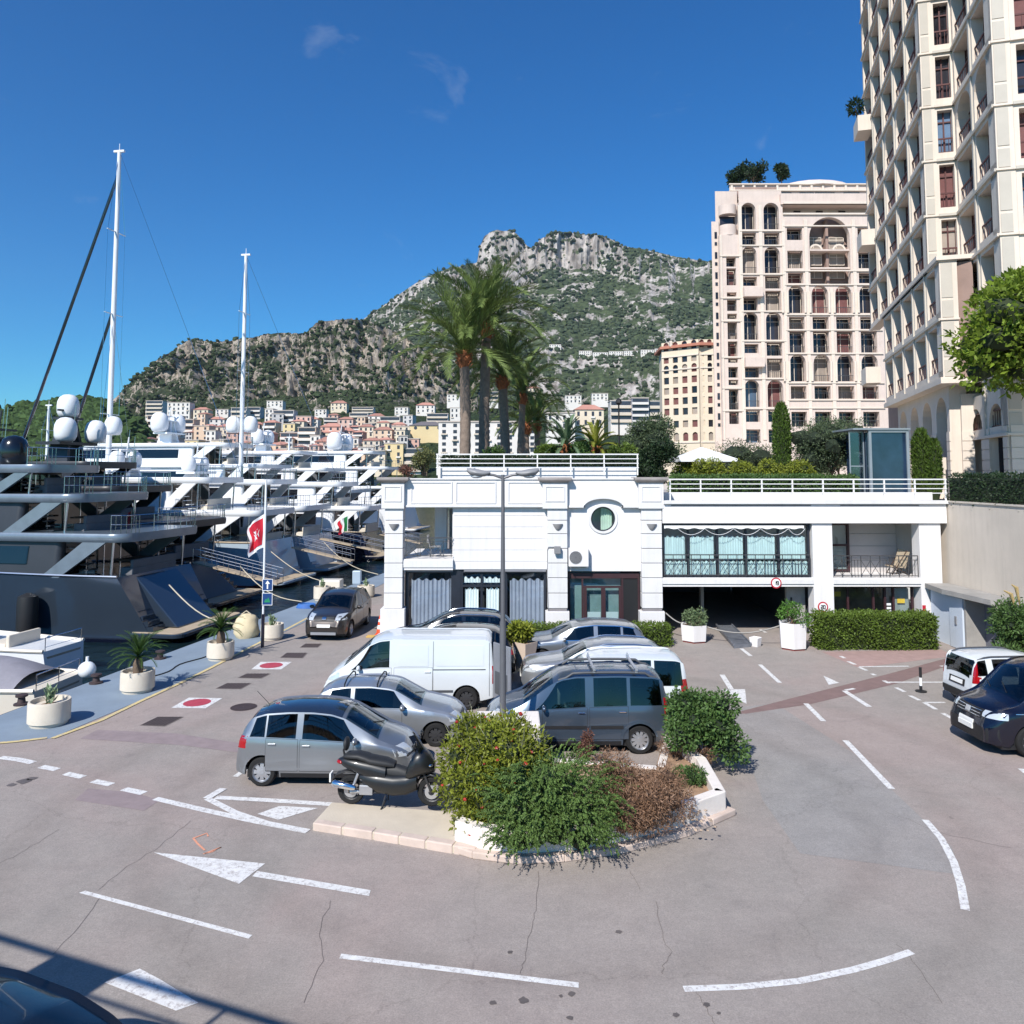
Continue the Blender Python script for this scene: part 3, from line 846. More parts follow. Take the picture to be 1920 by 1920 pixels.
k = MB(); k.box(bx(1239), bx(1519), y0 + .02, y0 + 1.0, bz(1097), bz(1081)); k.build('floor_band', M_WHITE, RB)
k = MB(); k.box(bx(1556), bx(1718), y0 + .02, y0 + 2.2, bz(1097), bz(1081)); k.build('floor_band', M_WHITE, RB)
for (a0, a1) in ((1239, 1519), (1556, 1718)):
 k = MB(); k.box(bx(a0), bx(a1), y0 - .03, y0 + .1, bz(1092), bz(1084)); k.build('moulding', M_WHITE2, RB)
# glazed upper storey
gx = [1241, 1290, 1344, 1398, 1459, 1516]
f = MB(); window_frame(f, bx(1241), bx(1517), bz(1080), bz(981), y0 + .2, .08, .1, mullx=[bx(x) for x in gx[1:-1]])
gw = f.build('glazing', M_FRAME, RB)
for a0, a1 in zip(gx[:-1], gx[1:]):
 g = MB(); g.poly([(bx(a0), y0 + .26, bz(1080)), (bx(a1), y0 + .26, bz(1080)), (bx(a1), y0 + .26, bz(981)), (bx(a0), y0 + .26, bz(981))]); g.build('pane', M_PANEG, gw, fix=False)
 curtain('curtain', gw, bx(a0 + 4), bx(a1 - 5), bz(1049), bz(1006), y0 + .31, M_CURTW, .03, .1, .04)
 curtain('curtain', gw, bx(a0 + 3), bx(a1 - 3), bz(1078), bz(1052), y0 + .3, M_CURTW, .03, .09, .03)
k = MB(); k.box(bx(1241), bx(1517), y0 + .9, y0 + .95, bz(1081), bz(980)); k.build('room_back', mat('room_teal', (140, 158, 160), .9, var=.2), RB)
# awning, rolled
k = MB(); rows = []
n = 60
for j, (yo, zo) in enumerate(((0.12, 0), (-.05, -.02), (-.06, -.13))):
 rows.append([(bx(1243) + (bx(1503) - bx(1243)) * i / n, y0 + yo, bz(984) + zo + (0.025 * math.sin(i * 1.1) if j == 2 else 0)) for i in range(n + 1)])
k.grid(rows); k.build('awning', M_SIGNW, RB, fix=False)
k = MB()
for a0, a1 in ((1268, 1318), (1318, 1372), (1372, 1422), (1422, 1474), (1474, 1505)):
 k.tube([(bx(a0 + (a1 - a0) * t), y0 - .06, bz(990) - .25 * (1 - (2 * t - 1) ** 2)) for t in [i / 8 for i in range(9)]], .012, 4)
k.build('awning_cord', mat('cord_white', (206, 206, 206), .8), RB)
# balustrades in front of upper storey
def balustrade(name, parent, xa, xb, zt, zb, y, bays, m):
 r = MB()
 r.box(xa, xb, y, y + .04, zt - .04, zt); r.box(xa, xb, y, y + .025, zt - .2, zt - .175); r.box(xa, xb, y, y + .03, zb + .03, zb + .06)
 for i in range(bays + 1):
  x = xa + (xb - xa) * i / bays
  r.box(x - .012, x + .012, y + .005, y + .03, zb, zt - .04)
  if i < bays:
   x2 = xa + (xb - xa) * (i + 1) / bays
   if i % 3 != 2:
    r.bar((x, y + .015, zb + .06), (x2, y + .015, zt - .2), .016); r.bar((x, y + .015, zt - .2), (x2, y + .015, zb + .06), .016)
   else:
    for q_ in (.33, .66): r.box(x + (x2 - x) * q_ - .008, x + (x2 - x) * q_ + .008, y + .005, y + .025, zb + .05, zt - .18)
 return r.build(name, m, parent)
balustrade('balustrade', RB, bx(1243), bx(1515), bz(1038), bz(1078), y0 + .06, 16, M_RAILM)
balustrade('balustrade', RB, bx(1557), bx(1716), bz(1040), bz(1080), y0 + .08, 9, M_RAILM)
# loggia on the right: back wall, glass door, deck chair
k = MB(); k.box(bx(1556), bx(1718), y0 + 1.9, y0 + 2.1, bz(1082), bz(980)); k.build('loggia_wall', mat('loggia_grey', (186, 180, 178), .85, var=.05), RB)
for y_ in (1006, 1030, 1054):
 k = MB(); k.box(bx(1616), bx(1718), y0 + 1.885, y0 + 1.91, bz(y_) - .01, bz(y_)); k.build('groove', M_JOINT, RB)
f = MB(); window_frame(f, bx(1560), bx(1622), bz(1079), bz(985), y0 + 1.72, .09, .12, mullx=(bx(1571),), mullz=(bz(1028),)); dr = f.build('loggia_door', M_REDFRAME, RB)
g = MB(); g.poly([(bx(1560), y0 + 1.8, bz(1079)), (bx(1616), y0 + 1.8, bz(1079)), (bx(1616), y0 + 1.8, bz(985)), (bx(1560), y0 + 1.8, bz(985))]); g.build('pane', M_PANEG, dr, fix=False)
# garage: dark hall with sloping inner wall
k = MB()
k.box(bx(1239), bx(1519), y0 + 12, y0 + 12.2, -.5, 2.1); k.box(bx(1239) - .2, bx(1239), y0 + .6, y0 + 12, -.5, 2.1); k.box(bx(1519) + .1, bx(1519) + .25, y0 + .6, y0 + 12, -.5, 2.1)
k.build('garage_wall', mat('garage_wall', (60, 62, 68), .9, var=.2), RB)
k = MB(); k.box(bx(1239), bx(1519), y0 + 1.0, y0 + 12, bz(1096), bz(1090)); k.build('garage_ceiling', M_CONCB, RB)
k = MB(); k.box(bx(1343), bx(1349), y0 + 3, y0 + 3.3, 0, 2.05); k.build('garage_column', M_CONCB, RB)
k = MB(); k.box(bx(1483), bx(1518), y0 + .9, y0 + 1.1, 0, bz(1097)); k.build('garage_side_wall', M_CONCB, RB)
k = MB(); k.box(bx(1490), bx(1493), y0 + .87, y0 + .9, bz(1135), bz(1123)); k.build('switch_box', M_BLACK, RB)
# ground floor shop on the right
f = MB(); window_frame(f, bx(1557), bx(1715), 0, bz(1098), y0 + .5, .08, .1, mullx=(bx(1592), bx(1640), bx(1662), bx(1678))); sh = f.build('shop_front', M_REDFRAME, RB)
g = MB(); g.poly([(bx(1560), y0 + .57, .05), (bx(1712), y0 + .57, .05), (bx(1712), y0 + .57, bz(1101)), (bx(1560), y0 + .57, bz(1101))]); g.build('pane', M_PANE, sh, fix=False)
g = MB(); g.box(bx(1556), bx(1718), y0 + 2.0, y0 + 2.1, 0, 2.1); g.build('shop_back', mat('shop_room', (96, 98, 88), .9, var=.5, scale=1.3), RB)
g = MB(); g.box(bx(1678), bx(1708), y0 + .6, y0 + .64, .05, bz(1104)); g.build('shop_door', mat('door_grey', (150, 156, 150), .6), sh)
g = MB(); g.box(bx(1685), bx(1699), y0 + .52, y0 + .54, bz(1131), bz(1123)); g.build('yellow_notice', mat('notice_yellow', (196, 170, 60), .6), sh)
g = MB(); g.box(bx(1568), bx(1588), y0 + 1.0, y0 + 1.02, bz(1122), bz(1113)); g.build('yellow_notice', MATS['notice_yellow'], sh)
for y_ in (1131, 1138, 1144):
 g = MB(); g.box(bx(1664), bx(1672), y0 + .49, y0 + .5, bz(y_ + 4), bz(y_)); g.build('door_sticker', M_SIGNW, sh)
k = MB(); k.box(bx(1719), bx(1725), y0 - .02, y0, bz(1141), bz(1131)); k.build('red_box', M_SIGNR, RB)
# back volume and roof deck
k = MB(); k.box(bx(1239), bx(1768), y0 + .5, y0 + 30, bz(956), bz(944)); k.build('roof_deck', M_ROOF, RB)
k = MB(); k.box(bx(1519) + .25, bx(1768), y0 + 2.2, y0 + 14, 0, bz(957)); k.build('inner_volume', M_WHITE, RB)
k = MB(); k.box(bx(1239), bx(1519) + .2, y0 + 1.0, y0 + 14, 2.3, bz(957)); k.build('inner_volume', M_WHITE, RB)
k = MB(); k.box(bx(1240), bx(1768), y0 + .9, y0 + 1.1, bz(944), bz(924)); k.build('upstand', M_WHITE, RB)
# ---------------------------------------------------------------- round signs
def digits_mesh(mb, text, cx, cz, h, y, t):
 seg = {'0': 'abcdef', '1': 'bc', '2': 'abged', '9': 'abcdfg', 'm': ''}
 w = h * .55
 n = len(text); tot = n * w + (n - 1) * h * .2
 x = cx - tot / 2
 for ch in text:
  P = {'a': ((x, cz + h / 2), (x + w, cz + h / 2)), 'g': ((x, cz), (x + w, cz)), 'd': ((x, cz - h / 2), (x + w, cz - h / 2)), 'f': ((x, cz + h / 2), (x, cz)), 'b': ((x + w, cz + h / 2), (x + w, cz)), 'e': ((x, cz), (x, cz - h / 2)), 'c': ((x + w, cz), (x + w, cz - h / 2))}
  for s_ in seg[ch]:
   a, c = P[s_]; mb.bar((a[0], y, a[1]), (c[0], y, c[1]), t)
  x += w + h * .2
def round_sign(name, label, px, py, rpx, text, y):
 s = thing(name, label, 'sign', (bx(px), y, bz(py)), world_space=True)
 r = rpx * FY / FPX
 def disc(nm, r0, yo, m):
  k = MB(); k.lathe([(r0, 0), (r0, .008)], 32); k.v = [(bx(px) + p[0], y - yo - p[2], bz(py) + p[1]) for p in k.v]; return k.build(nm, m, s)
 disc('rim', r, 0.004, M_SIGNR); disc('face', r * .76, .014, M_SIGNW)
 k = MB(); digits_mesh(k, text, bx(px), bz(py), r * .62, y - .026, r * .12); k.build('digits', M_BLACK, s)
 return s
round_sign('speed_sign', 'round red rimmed speed limit sign reading 20 on white pier', 1535, 1134, 9.5, '20', y0)
round_sign('height_sign', 'round red rimmed height limit sign above the garage opening', 1449, 1090, 10, '19', y0 - .03)
# ---------------------------------------------------------------- roof railings
def railing(label, px0, px1, yt, yb, Y, n, rails):
 a, c = AT(px0, yt, Y), AT(px1, yt, Y)
 zb_ = AT(px0, yb, Y).z
 t = thing('roof_railing', label, 'railing', (a.x, Y, zb_), world_space=True, group=None)
 for i in range(n + 1):
  x = a.x + (c.x - a.x) * i / n
  k = MB(); k.box(x - .025, x + .025, Y - .03, Y + .03, zb_, a.z - .02); k.build('post', M_WRAIL, t)
 for j in range(rails):
  z = a.z - (a.z - zb_) * j * 0.215
  k = MB(); k.tube([(a.x - .05, Y - (.03 if j else 0), z), (c.x + .05, Y - (.03 if j else 0), z)], .03 if j == 0 else .02, 6); k.build('rail', M_WRAIL, t)
 return t
railing('white metal railing on roof of two storey block beneath the palms', 820, 1195, 852, 891, FY + 1.5, 6, 4)
railing('long white metal railing along roof of the garage building', 1256, 1772, 899, 939, FY - .02, 9, 4)
k = MB(); a = AT(822, 875, FY + 2.0); c = AT(1192, 889, FY + 2.0); k.box(a.x, c.x, FY + 1.8, FY + 2.2, 5.6, a.z); k.build('roof_planter_wall', M_WHITE, LB)
k = MB(); k.box(a.x, c.x, FY + 2.2, FY + 7.4, 5.6, a.z - .1); k.build('roof_soil', mat('soil', (88, 70, 54), .95, var=.3), LB)
# ---------------------------------------------------------------- side retaining wall and the low concrete box at its foot
RW = 17.55
WALL = thing('retaining_wall', 'tall beige retaining wall beside the garage building under dark hedge', 'wall', (RW, 24, 0), world_space=True)
k = MB(); k.box(RW, RW + .5, 8, FY + .5, 0, bz(941)); k.build('wall_face', M_BEIGE, WALL)
k = MB(); k.box(RW - .05, RW + .55, 8, FY + .5, bz(941), bz(941) + .06); k.build('coping', M_BEIGE, WALL)
BOX = thing('bin_store', 'low concrete slab roofed store with pale blue doors against the beige wall', 'shed', (16.8, 29, 0), world_space=True)
k = MB(); k.prism([(16.55, FY - .02), (16.35, 29.8), (16.6, 27.2), (RW - .02, 26.6), (RW - .02, FY - .02)], 1.98, 2.16); k.build('slab_roof', M_CONCB, BOX)
k = MB(); k.prism([(16.75, FY - .05), (16.75, 29.0), (16.85, 29.0), (16.85, FY - .05)], 0, 1.96); k.build('side_panel', M_BLUEWALL, BOX)
k = MB(); k.prism([(16.66, 29.9), (16.66, 29.05), (16.74, 29.05), (16.74, 29.9)], .02, 1.9); k.build('door', M_BLUEWALL, BOX)
k = MB(); k.box(16.62, 16.66, 29.4, 29.5, .9, 1.2); k.build('door_handle', M_GREY, BOX)
k = MB(); k.box(16.7, RW - .03, 28.9, 29.0, 0, 1.96); k.build('inner_wall', M_CONCB, BOX)
k = MB(); k.box(16.7, 16.9, 26.8, 27.1, 0, 1.96); k.build('corner_post', M_BEIGE, BOX)
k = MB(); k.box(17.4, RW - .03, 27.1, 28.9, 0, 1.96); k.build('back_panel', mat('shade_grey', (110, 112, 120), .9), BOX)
# ================================================================== towers
M_CREAM = mat('tower_cream', (215, 202, 188), 0.85, var=0.05, scale=0.5, bump=0.05)
M_PINK = mat('tower_pink', (208, 191, 180), 0.85, var=0.06, scale=0.6)
M_TGREY = mat('tower_grey_panel', (188, 180, 168), 0.8, var=0.06, scale=0.8)
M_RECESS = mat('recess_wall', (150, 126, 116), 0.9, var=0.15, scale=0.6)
M_TGLASS = mat('tower_glass', (44, 44, 50), 0.08, var=0.3, scale=0.3, obj=0.5)
M_TGLASSB = mat('tower_glass_blue', (92, 112, 136), 0.08, var=0.3, scale=0.3, obj=0.3)
M_BLIND = mat('window_blind', (150, 138, 128), 0.8, var=0.1, obj=0.15)
M_RUST = mat('dark_red_rail', (84, 44, 42), 0.6, var=0.2)
M_ORBLIND = mat('orange_blind', (170, 96, 62), 0.8, var=0.15)
M_PVIOLET = mat('plum_curtain_and_shade', (112, 72, 70), .8, var=.2)  # on the high rise this colour also stands in for reddish recess shade
for m_ in (M_CREAM, M_PINK): streaks(m_)
def frame_mat(o, ux, uy):
 """local frame of a wall: x along it, y into it, z up"""
 u = Vector((ux, uy, 0)).normalized()
 n = Vector((-u.y, u.x, 0))
 m = Matrix(((u.x, n.x, 0, o[0]), (u.y, n.y, 0, o[1]), (0, 0, 1, o[2] if len(o) > 2 else 0), (0, 0, 0, 1)))
 return m
def arch_fill(mb, x0, x1, zs, zt, y0, y1, n=10):
 """the wall above a round-headed opening: springing at zs, wall piece up to zt"""
 c, r = (x0 + x1) / 2, (x1 - x0) / 2
 pl = [(c + r * math.cos(math.pi * i / n), zs + r * math.sin(math.pi * i / n)) for i in range(n + 1)]
 half = n // 2
 mb.xz([(x1, zt)] + [(c, zt)] + pl[half::-1], y0, y1)
 mb.xz([(c, zt), (x0, zt)] + pl[:half - 1:-1], y0, y1)
def wall_with_openings(mb, x0, x1, z0, z1, ops, y0, y1):
 """one column of wall from x0 to x1; ops: (a, b, lo, hi, arched) openings that share the column's centre, low to high"""
 z = z0
 for (a, b, lo, hi, ar) in sorted(ops, key=lambda o: o[2]):
  if lo > z + 1e-4: mb.box(x0, x1, y0, y1, z, lo)
  if a > x0 + 1e-4: mb.box(x0, a, y0, y1, lo, hi)
  if b < x1 - 1e-4: mb.box(b, x1, y0, y1, lo, hi)
  if ar: arch_fill(mb, a, b, hi - (b - a) / 2, hi, y0, y1)
  z = hi
 if z1 > z + 1e-4: mb.box(x0, x1, y0, y1, z, z1)
_pane_cache = {}
def pane_part(parent, M4, a, b, lo, hi, y, kind=0, name='window', rail=False):
 """a recessed glazed opening: glass sheet, mullion frame and (rail) a low balustrade, as one part with its frame as sub-part"""
 k = MB(); k.m = M4
 k.poly([(a, y, lo), (b, y, lo), (b, y, hi), (a, y, hi)])
 w = k.build(name, (M_TGLASS, M_TGLASSB, M_BLIND, M_PVIOLET)[kind], parent, fix=False)
 f = MB(); f.m = M4
 window_frame(f, a, b, lo, hi, y - .08, .07, .06, mullx=((a + b) / 2,), mullz=(lo + (hi - lo) * .72,))
 f.build('frame', M_RUST if rail else M_CREAM, w)
 return w
# ---------------------------------------------------------------- pink tower behind
T2Y = 110.0
def tx(px): return (px - 960.0) * 1.0164 * T2Y / FPX
def tz(py): return AT(960, py, T2Y).z
T2 = thing('apartment_tower', 'pink and cream apartment tower with giant arch and arcaded windows on podium', 'tower', (tx(1490), T2Y, 5), world_space=True)
I4 = Matrix.Identity(4)
wb = MB()
# openings by column, measured off the facade
left_rows = [(380, 430, 1), (436, 459, 0), (462, 512, 1), (519, 536, 0), (558, 582, 0), (585, 637, 1), (645, 662, 0), (687, 708, 0), (712, 763, 1), (769, 791, 0), (805, 830, 0)]
c4_rows = [(380, 430, 1), (436, 459, 0), (462, 512, 1), (517, 541, 0), (545, 582, 0), (585, 637, 1), (642, 667, 0), (672, 708, 0), (712, 763, 1), (769, 791, 0), (805, 830, 0)]
right_rows = [(427, 450, 0), (470, 503, 0), (511, 531, 0), (535, 587, 1), (594, 617, 0), (621, 661, 0), (664, 715, 1), (724, 748, 0), (772, 800, 0)]
arch_rows = right_rows[3:]
cols = [
 (1350, 1388, 1362, 1380, [(482, 500, 0), (503, 535, 0), (548, 556, 0), (562, 583, 0), (588, 598, 0), (604, 636, 0), (640, 668, 0), (672, 680, 0), (688, 708, 0), (712, 722, 0), (730, 768, 0), (772, 795, 0)]),
 (1388, 1427, 1392, 1419, left_rows),
 (1427, 1470, 1434, 1463, c4_rows),
 (1470, 1512, 1477, 1506, right_rows),
 (1512, 1557, 1521, 1551, arch_rows),
 (1557, 1602, 1565, 1595, arch_rows),
 (1602, 1660, 1610, 1640, right_rows),
]
zbase = 4.5
for (p0, p1, a, b_, rows) in cols:
 top = 378 if p0 < 1470 else 402
 if p0 in (1512, 1557): top = 533
 if p0 == 1350: top = 440
 ops = [(tx(a), tx(b_), tz(lo), tz(hi), ar) for (hi, lo, ar) in rows]
 wall_with_openings(wb, tx(p0), tx(p1), zbase, tz(top), ops, T2Y, T2Y + .9)
# giant arch field
A0, A1 = tx(1512), tx(1602)
c_, r_ = tx(1557), tx(1595) - tx(1557)
wb.box(A0, c_ - r_, T2Y, T2Y + .9, tz(533), tz(402)); wb.box(c_ + r_, A1, T2Y, T2Y + .9, tz(533), tz(402))
arch_fill(wb, c_ - r_, c_ + r_, tz(407) - r_, tz(402), T2Y, T2Y + .9, 20)
tw = wb.build('wall', M_PINK, T2)
# the recessed back of every opening
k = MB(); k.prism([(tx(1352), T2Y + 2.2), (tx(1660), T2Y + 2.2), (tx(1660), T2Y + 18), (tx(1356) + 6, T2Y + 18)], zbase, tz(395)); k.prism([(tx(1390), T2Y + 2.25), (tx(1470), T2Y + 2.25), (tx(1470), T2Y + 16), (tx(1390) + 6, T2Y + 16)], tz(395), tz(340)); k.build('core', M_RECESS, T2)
for (p0, p1, a, b_, rows) in cols:
 for (hi, lo, ar) in rows:
  H_ = tz(hi) - (0 if not ar else 0.0)
  kind = 0
  if (p0 == 1388 and lo > 630) and random.random() < .75: kind = 1
  elif random.random() < .22: kind = 2
  elif random.random() < .15: kind = 3
  w_ = pane_part(T2, I4, tx(a) - .1, tx(b_) + .1, tz(lo), H_ - .02, T2Y + 1.6, kind)
  if lo - hi > 20 and random.random() < .8:
   f = MB(); zb_ = tz(lo)
   f.box(tx(a) + .01, tx(b_) - .01, T2Y + .25, T2Y + .3, zb_ + .85, zb_ + .92)
   nb = 7
   for i in range(nb): x = tx(a) + (tx(b_) - tx(a)) * (i + .5) / nb; f.box(x - .02, x + .02, T2Y + .255, T2Y + .295, zb_, zb_ + .85)
   f.build('balustrade', M_RAILM, w_)
for zc_ in (tz(458), tz(490), tz(515)):
 pane_part(T2, I4, tx(1521), tx(1551), zc_ - .1, zc_ + 1.6, T2Y + 1.9, 2); pane_part(T2, I4, tx(1565), tx(1594), zc_ - .1, zc_ + 1.6, T2Y + 1.9, 2)
k = MB(); k.box(tx(1519), tx(1596), T2Y + .3, T2Y + 2.0, tz(503), tz(500)); k.box(tx(1519), tx(1596), T2Y + .3, T2Y + 2.0, tz(469), tz(466)); k.build('arch_floor', M_PINK, T2)
k = MB(); k.box(tx(1556), tx(1561), T2Y + 1.2, T2Y + 2.1, tz(531), tz(407)); k.build('arch_mullion', M_RECESS, T2)
# small fanlights within the giant arch
for cx0 in (1536, 1580):
 k = MB(); rows = [[(tx(cx0) + rr * math.cos(math.pi * i / 12), T2Y + 1.0, tz(466) + rr * math.sin(math.pi * i / 12)) for i in range(13)] for rr in (.75, 1.0)]
 k.grid(rows); k.build('fanlight', M_CREAM, T2, fix=False)
# cream string courses, pilasters and cornices
def strip(name, p0, p1, hi, lo, d=.18, m=None, par_=None):
 k = MB(); k.box(tx(p0), tx(p1), T2Y - d, T2Y + .02, tz(lo), tz(hi)); return k.build(name, m or M_CREAM, par_ or T2)
for (p0, p1, ys_) in ((1388, 1470, (433, 460.5, 514.5, 584, 639.5, 710, 766)), (1470, 1650, (424, 508, 534, 590, 619, 663, 718, 750, 765)), (1350, 1388, (480, 559, 602, 670, 728, 770))):
 for y_ in ys_: strip('string_course', p0, p1, y_ - 1.1, y_ + 1.1, .2)
for px in (1389, 1427, 1470, 1512, 1557, 1602):
 strip('pilaster', px - 3.2, px + 3.2, (385 if px < 1470 else 412) if px not in (1557,) else 540, 825, .14)
 if px >= 1470:
  for (hi, lo) in ((548, 587), (678, 715)):
   for dx in (-4.6, 4.6):
    k = MB(); k.tube([(tx(px + dx), T2Y - .22, tz(lo)), (tx(px + dx), T2Y - .22, tz(hi))], .16, 8); k.build('column', M_CREAM, T2, smooth=40)
strip('pilaster', 1351, 1354, 440, 825, .14)
# attic storeys
k = MB(); k.prism([(tx(1389), T2Y + .4), (tx(1470), T2Y + .4), (tx(1470), T2Y + 12), (tx(1389) + 4.5, T2Y + 12)], tz(378), tz(356)); k.box(tx(1470), tx(1660), T2Y + 2.0, T2Y + 12, tz(400), tz(378)); k.build('attic', M_PINK, T2)
strip('attic_band', 1470, 1660, 380, 384, .5); strip('attic_band', 1470, 1660, 400, 403, .25)
k = MB(); k.box(tx(1466), tx(1660), T2Y - .3, T2Y + 1.6, tz(384), tz(364)); k.build('terrace_parapet', M_PINK, T2)
for px in (1484, 1527, 1570):
 k = MB(); k.box(tx(1500 + (px - 1484)), tx(1513 + (px - 1484)), T2Y + 1.9, T2Y + 2.1, tz(398), tz(387)); k.build('attic_window', M_TGLASS, T2)
k = MB(); k.prism([(tx(1380), T2Y + 2.5), (tx(1660), T2Y + 2.5), (tx(1660), T2Y + 14), (tx(1380) + 4.5, T2Y + 14)], tz(366), tz(334)); k.build('penthouse', M_PINK, T2)
for p in ((1389, 1417), (1430, 1458), (1473, 1499), (1515, 1542), (1545, 1582), (1600, 1630)):
 k = MB(); k.box(tx(p[0]), tx(p[1]), T2Y + 2.35, T2Y + 2.6, tz(375 if p[0] < 1460 else 361), tz(356 if p[0] < 1460 else 350)); w_ = k.build('attic_window', M_TGLASS, T2)
 k = MB(); k.box(tx(p[0]), tx(p[1] - 2), T2Y + 2.25, T2Y + 2.36, tz(375 if p[0] < 1460 else 361), tz(361 if p[0] < 1460 else 352)); k.build('white_awning', M_SIGNW, w_)
for y_ in (334, 346, 363):
 k = MB(); k.box(tx(1379), tx(1660), T2Y + 2.2, T2Y + 2.52, tz(y_ + 1), tz(y_ - 1)); k.build('cornice', M_CREAM, T2)
for px in range(1382, 1650, 22):
 k = MB(); k.box(tx(px), tx(px + 4), T2Y + 2.3, T2Y + 2.55, tz(346), tz(334)); k.build('pier', M_CREAM, T2)
k = MB(); rows = []
for i in range(8):
 t = i / 7 * math.pi / 2
 rows.append([(tx(1560) + 7.6 * math.cos(t) * math.cos(2 * math.pi * j / 24), T2Y + 9 + 7 * math.cos(t) * math.sin(2 * math.pi * j / 24), tz(334) + 1.9 * math.sin(t)) for j in range(24)])
k.grid(rows, closed=True); k.build('dome', M_PINK, T2, smooth=60)
# rounded corner balconies on the left flank
k = MB(); k.prism([(tx(1338), T2Y + .8), (tx(1352), T2Y + .8), (tx(1352) + 5, T2Y + 14), (tx(1338) + 4.4, T2Y + 14)], zbase, tz(412)); k.prism([(tx(1348), T2Y + 1.4), (tx(1390), T2Y + 1.4), (tx(1390) + 5, T2Y + 14), (tx(1348) + 4.4, T2Y + 14)], tz(445), tz(352)); k.build('flank', M_PINK, T2)
for i, y_ in enumerate(range(432, 800, 19)):
 k = MB(); k.box(tx(1343.5), tx(1348), T2Y + .72, T2Y + .84, tz(y_ + (12 if i % 2 == 0 else 6)), tz(y_)); k.build('slit_window', M_TGLASS, T2)
for (hi, lo) in ((382, 400), (420, 440)):
 k = MB(); rows = []
 for z in (tz(lo), tz(hi)):
  rows.append([(tx(1370) - 1.3 * math.cos(math.pi * i / 12) , T2Y + 1.2 - 1.3 * math.sin(math.pi * i / 12), z) for i in range(13)])
 rows2 = [rows[0], rows[1]]
 k.grid(rows2); k.poly(rows[0]); k.build('round_balcony', M_PINK, T2, smooth=50)
for (hi, lo) in ((401, 419), (441, 462)):
 k = MB(); k.box(tx(1356), tx(1384), T2Y + 1.2, T2Y + 1.45, tz(lo), tz(hi)); k.build('balcony_opening', M_TGLASS, T2)
for y_ in (541, 672):   # projecting balconies on the third column
 k = MB(); k.box(tx(1391), tx(1426), T2Y - 1.0, T2Y + .5, tz(y_ + 17), tz(y_)); k.build('balcony', M_PINK, T2)
# ---------------------------------------------------------------- cream corner block further back
T3 = thing('cream_apartment_block', 'cream apartment block with terracotta roof left of the pink tower', 'building', AT(1290, 840, 150), world_space=True)
Y3 = 150.0
def ux(px): return (px - 960.0) * 1.008 * Y3 / FPX
def uz(py): return AT(960, py, Y3).z
M_CREAM2 = mat('cream_block', (216, 200, 178), 0.85, var=0.05)
def wing(x0, x1, cols_, zt, skew):
 """one face of the block: from px x0 to x1, its far end set back by skew metres"""
 o = Vector((ux(x0), Y3 + max(skew, 0), 0)); e = Vector((ux(x1), Y3 + max(-skew, 0), 0))
 L_ = (e - o).length
 M4 = frame_mat((o.x, o.y, 0), e.x - o.x, e.y - o.y)
 b = MB(); b.m = M4
 n = cols_
 zs = [uz(y) for y in (826, 800, 776, 756, 736, 716, 696, 676, 652)]
 wid = L_ / n
 for c in range(n):
  ops = []
  for i, z in enumerate(zs):
   hh = 1.35 if i not in (0, 6, 8) else 1.7
   ops.append((c * wid + wid * .22, (c + 1) * wid - wid * .22, z, z + hh, 1 if i in (0, 6, 8) else 0))
  wall_with_openings(b, c * wid, (c + 1) * wid, 3, zt, ops, 0, .4)
 b.build('wall', M_CREAM2, T3)
 for c in range(n):
  for i, z in enumerate(zs):
   k = MB(); k.m = M4; k.poly([(c * wid + wid * .2, .3, z - .05), ((c + 1) * wid - wid * .2, .3, z - .05), ((c + 1) * wid - wid * .2, .3, z + 1.75), (c * wid + wid * .2, .3, z + 1.75)])
   k.build('window', (M_TGLASS, M_PVIOLET, M_BLIND)[(c * 7 + i * 3) % 5 % 3], T3, fix=False)
 for y_ in (690, 665, 830):
  k = MB(); k.m = M4; k.box(0, L_, -.15, .02, uz(y_), uz(y_) + .25); k.build('string_course', M_CREAM, T3)
wing(1310, 1338, 2, uz(648), 0.5)
wing(1250, 1310, 4, uz(648), 5.0)
k = MB(); k.prism([(ux(1311), Y3 + .3), (ux(1345), Y3 + .8), (ux(1345), Y3 + 12), (ux(1258), Y3 + 12), (ux(1252), Y3 + 5.4)], 3, uz(650)); k.build('core', M_CREAM2, T3)
k = MB(); k.prism([(ux(1311), Y3 - .9), (ux(1346), Y3 - .4), (ux(1346), Y3 + 13), (ux(1250), Y3 + 13), (ux(1246), Y3 + 4.6)], uz(648), uz(643)); k.build('roof', mat('terracotta', (178, 118, 98), .85, var=.12), T3)
for px in (1262, 1285, 1306, 1330):
 k = MB(); k.box(ux(px), ux(px + 5), Y3 + 3, Y3 + 4, uz(645), uz(634)); k.build('chimney', M_CREAM, T3)
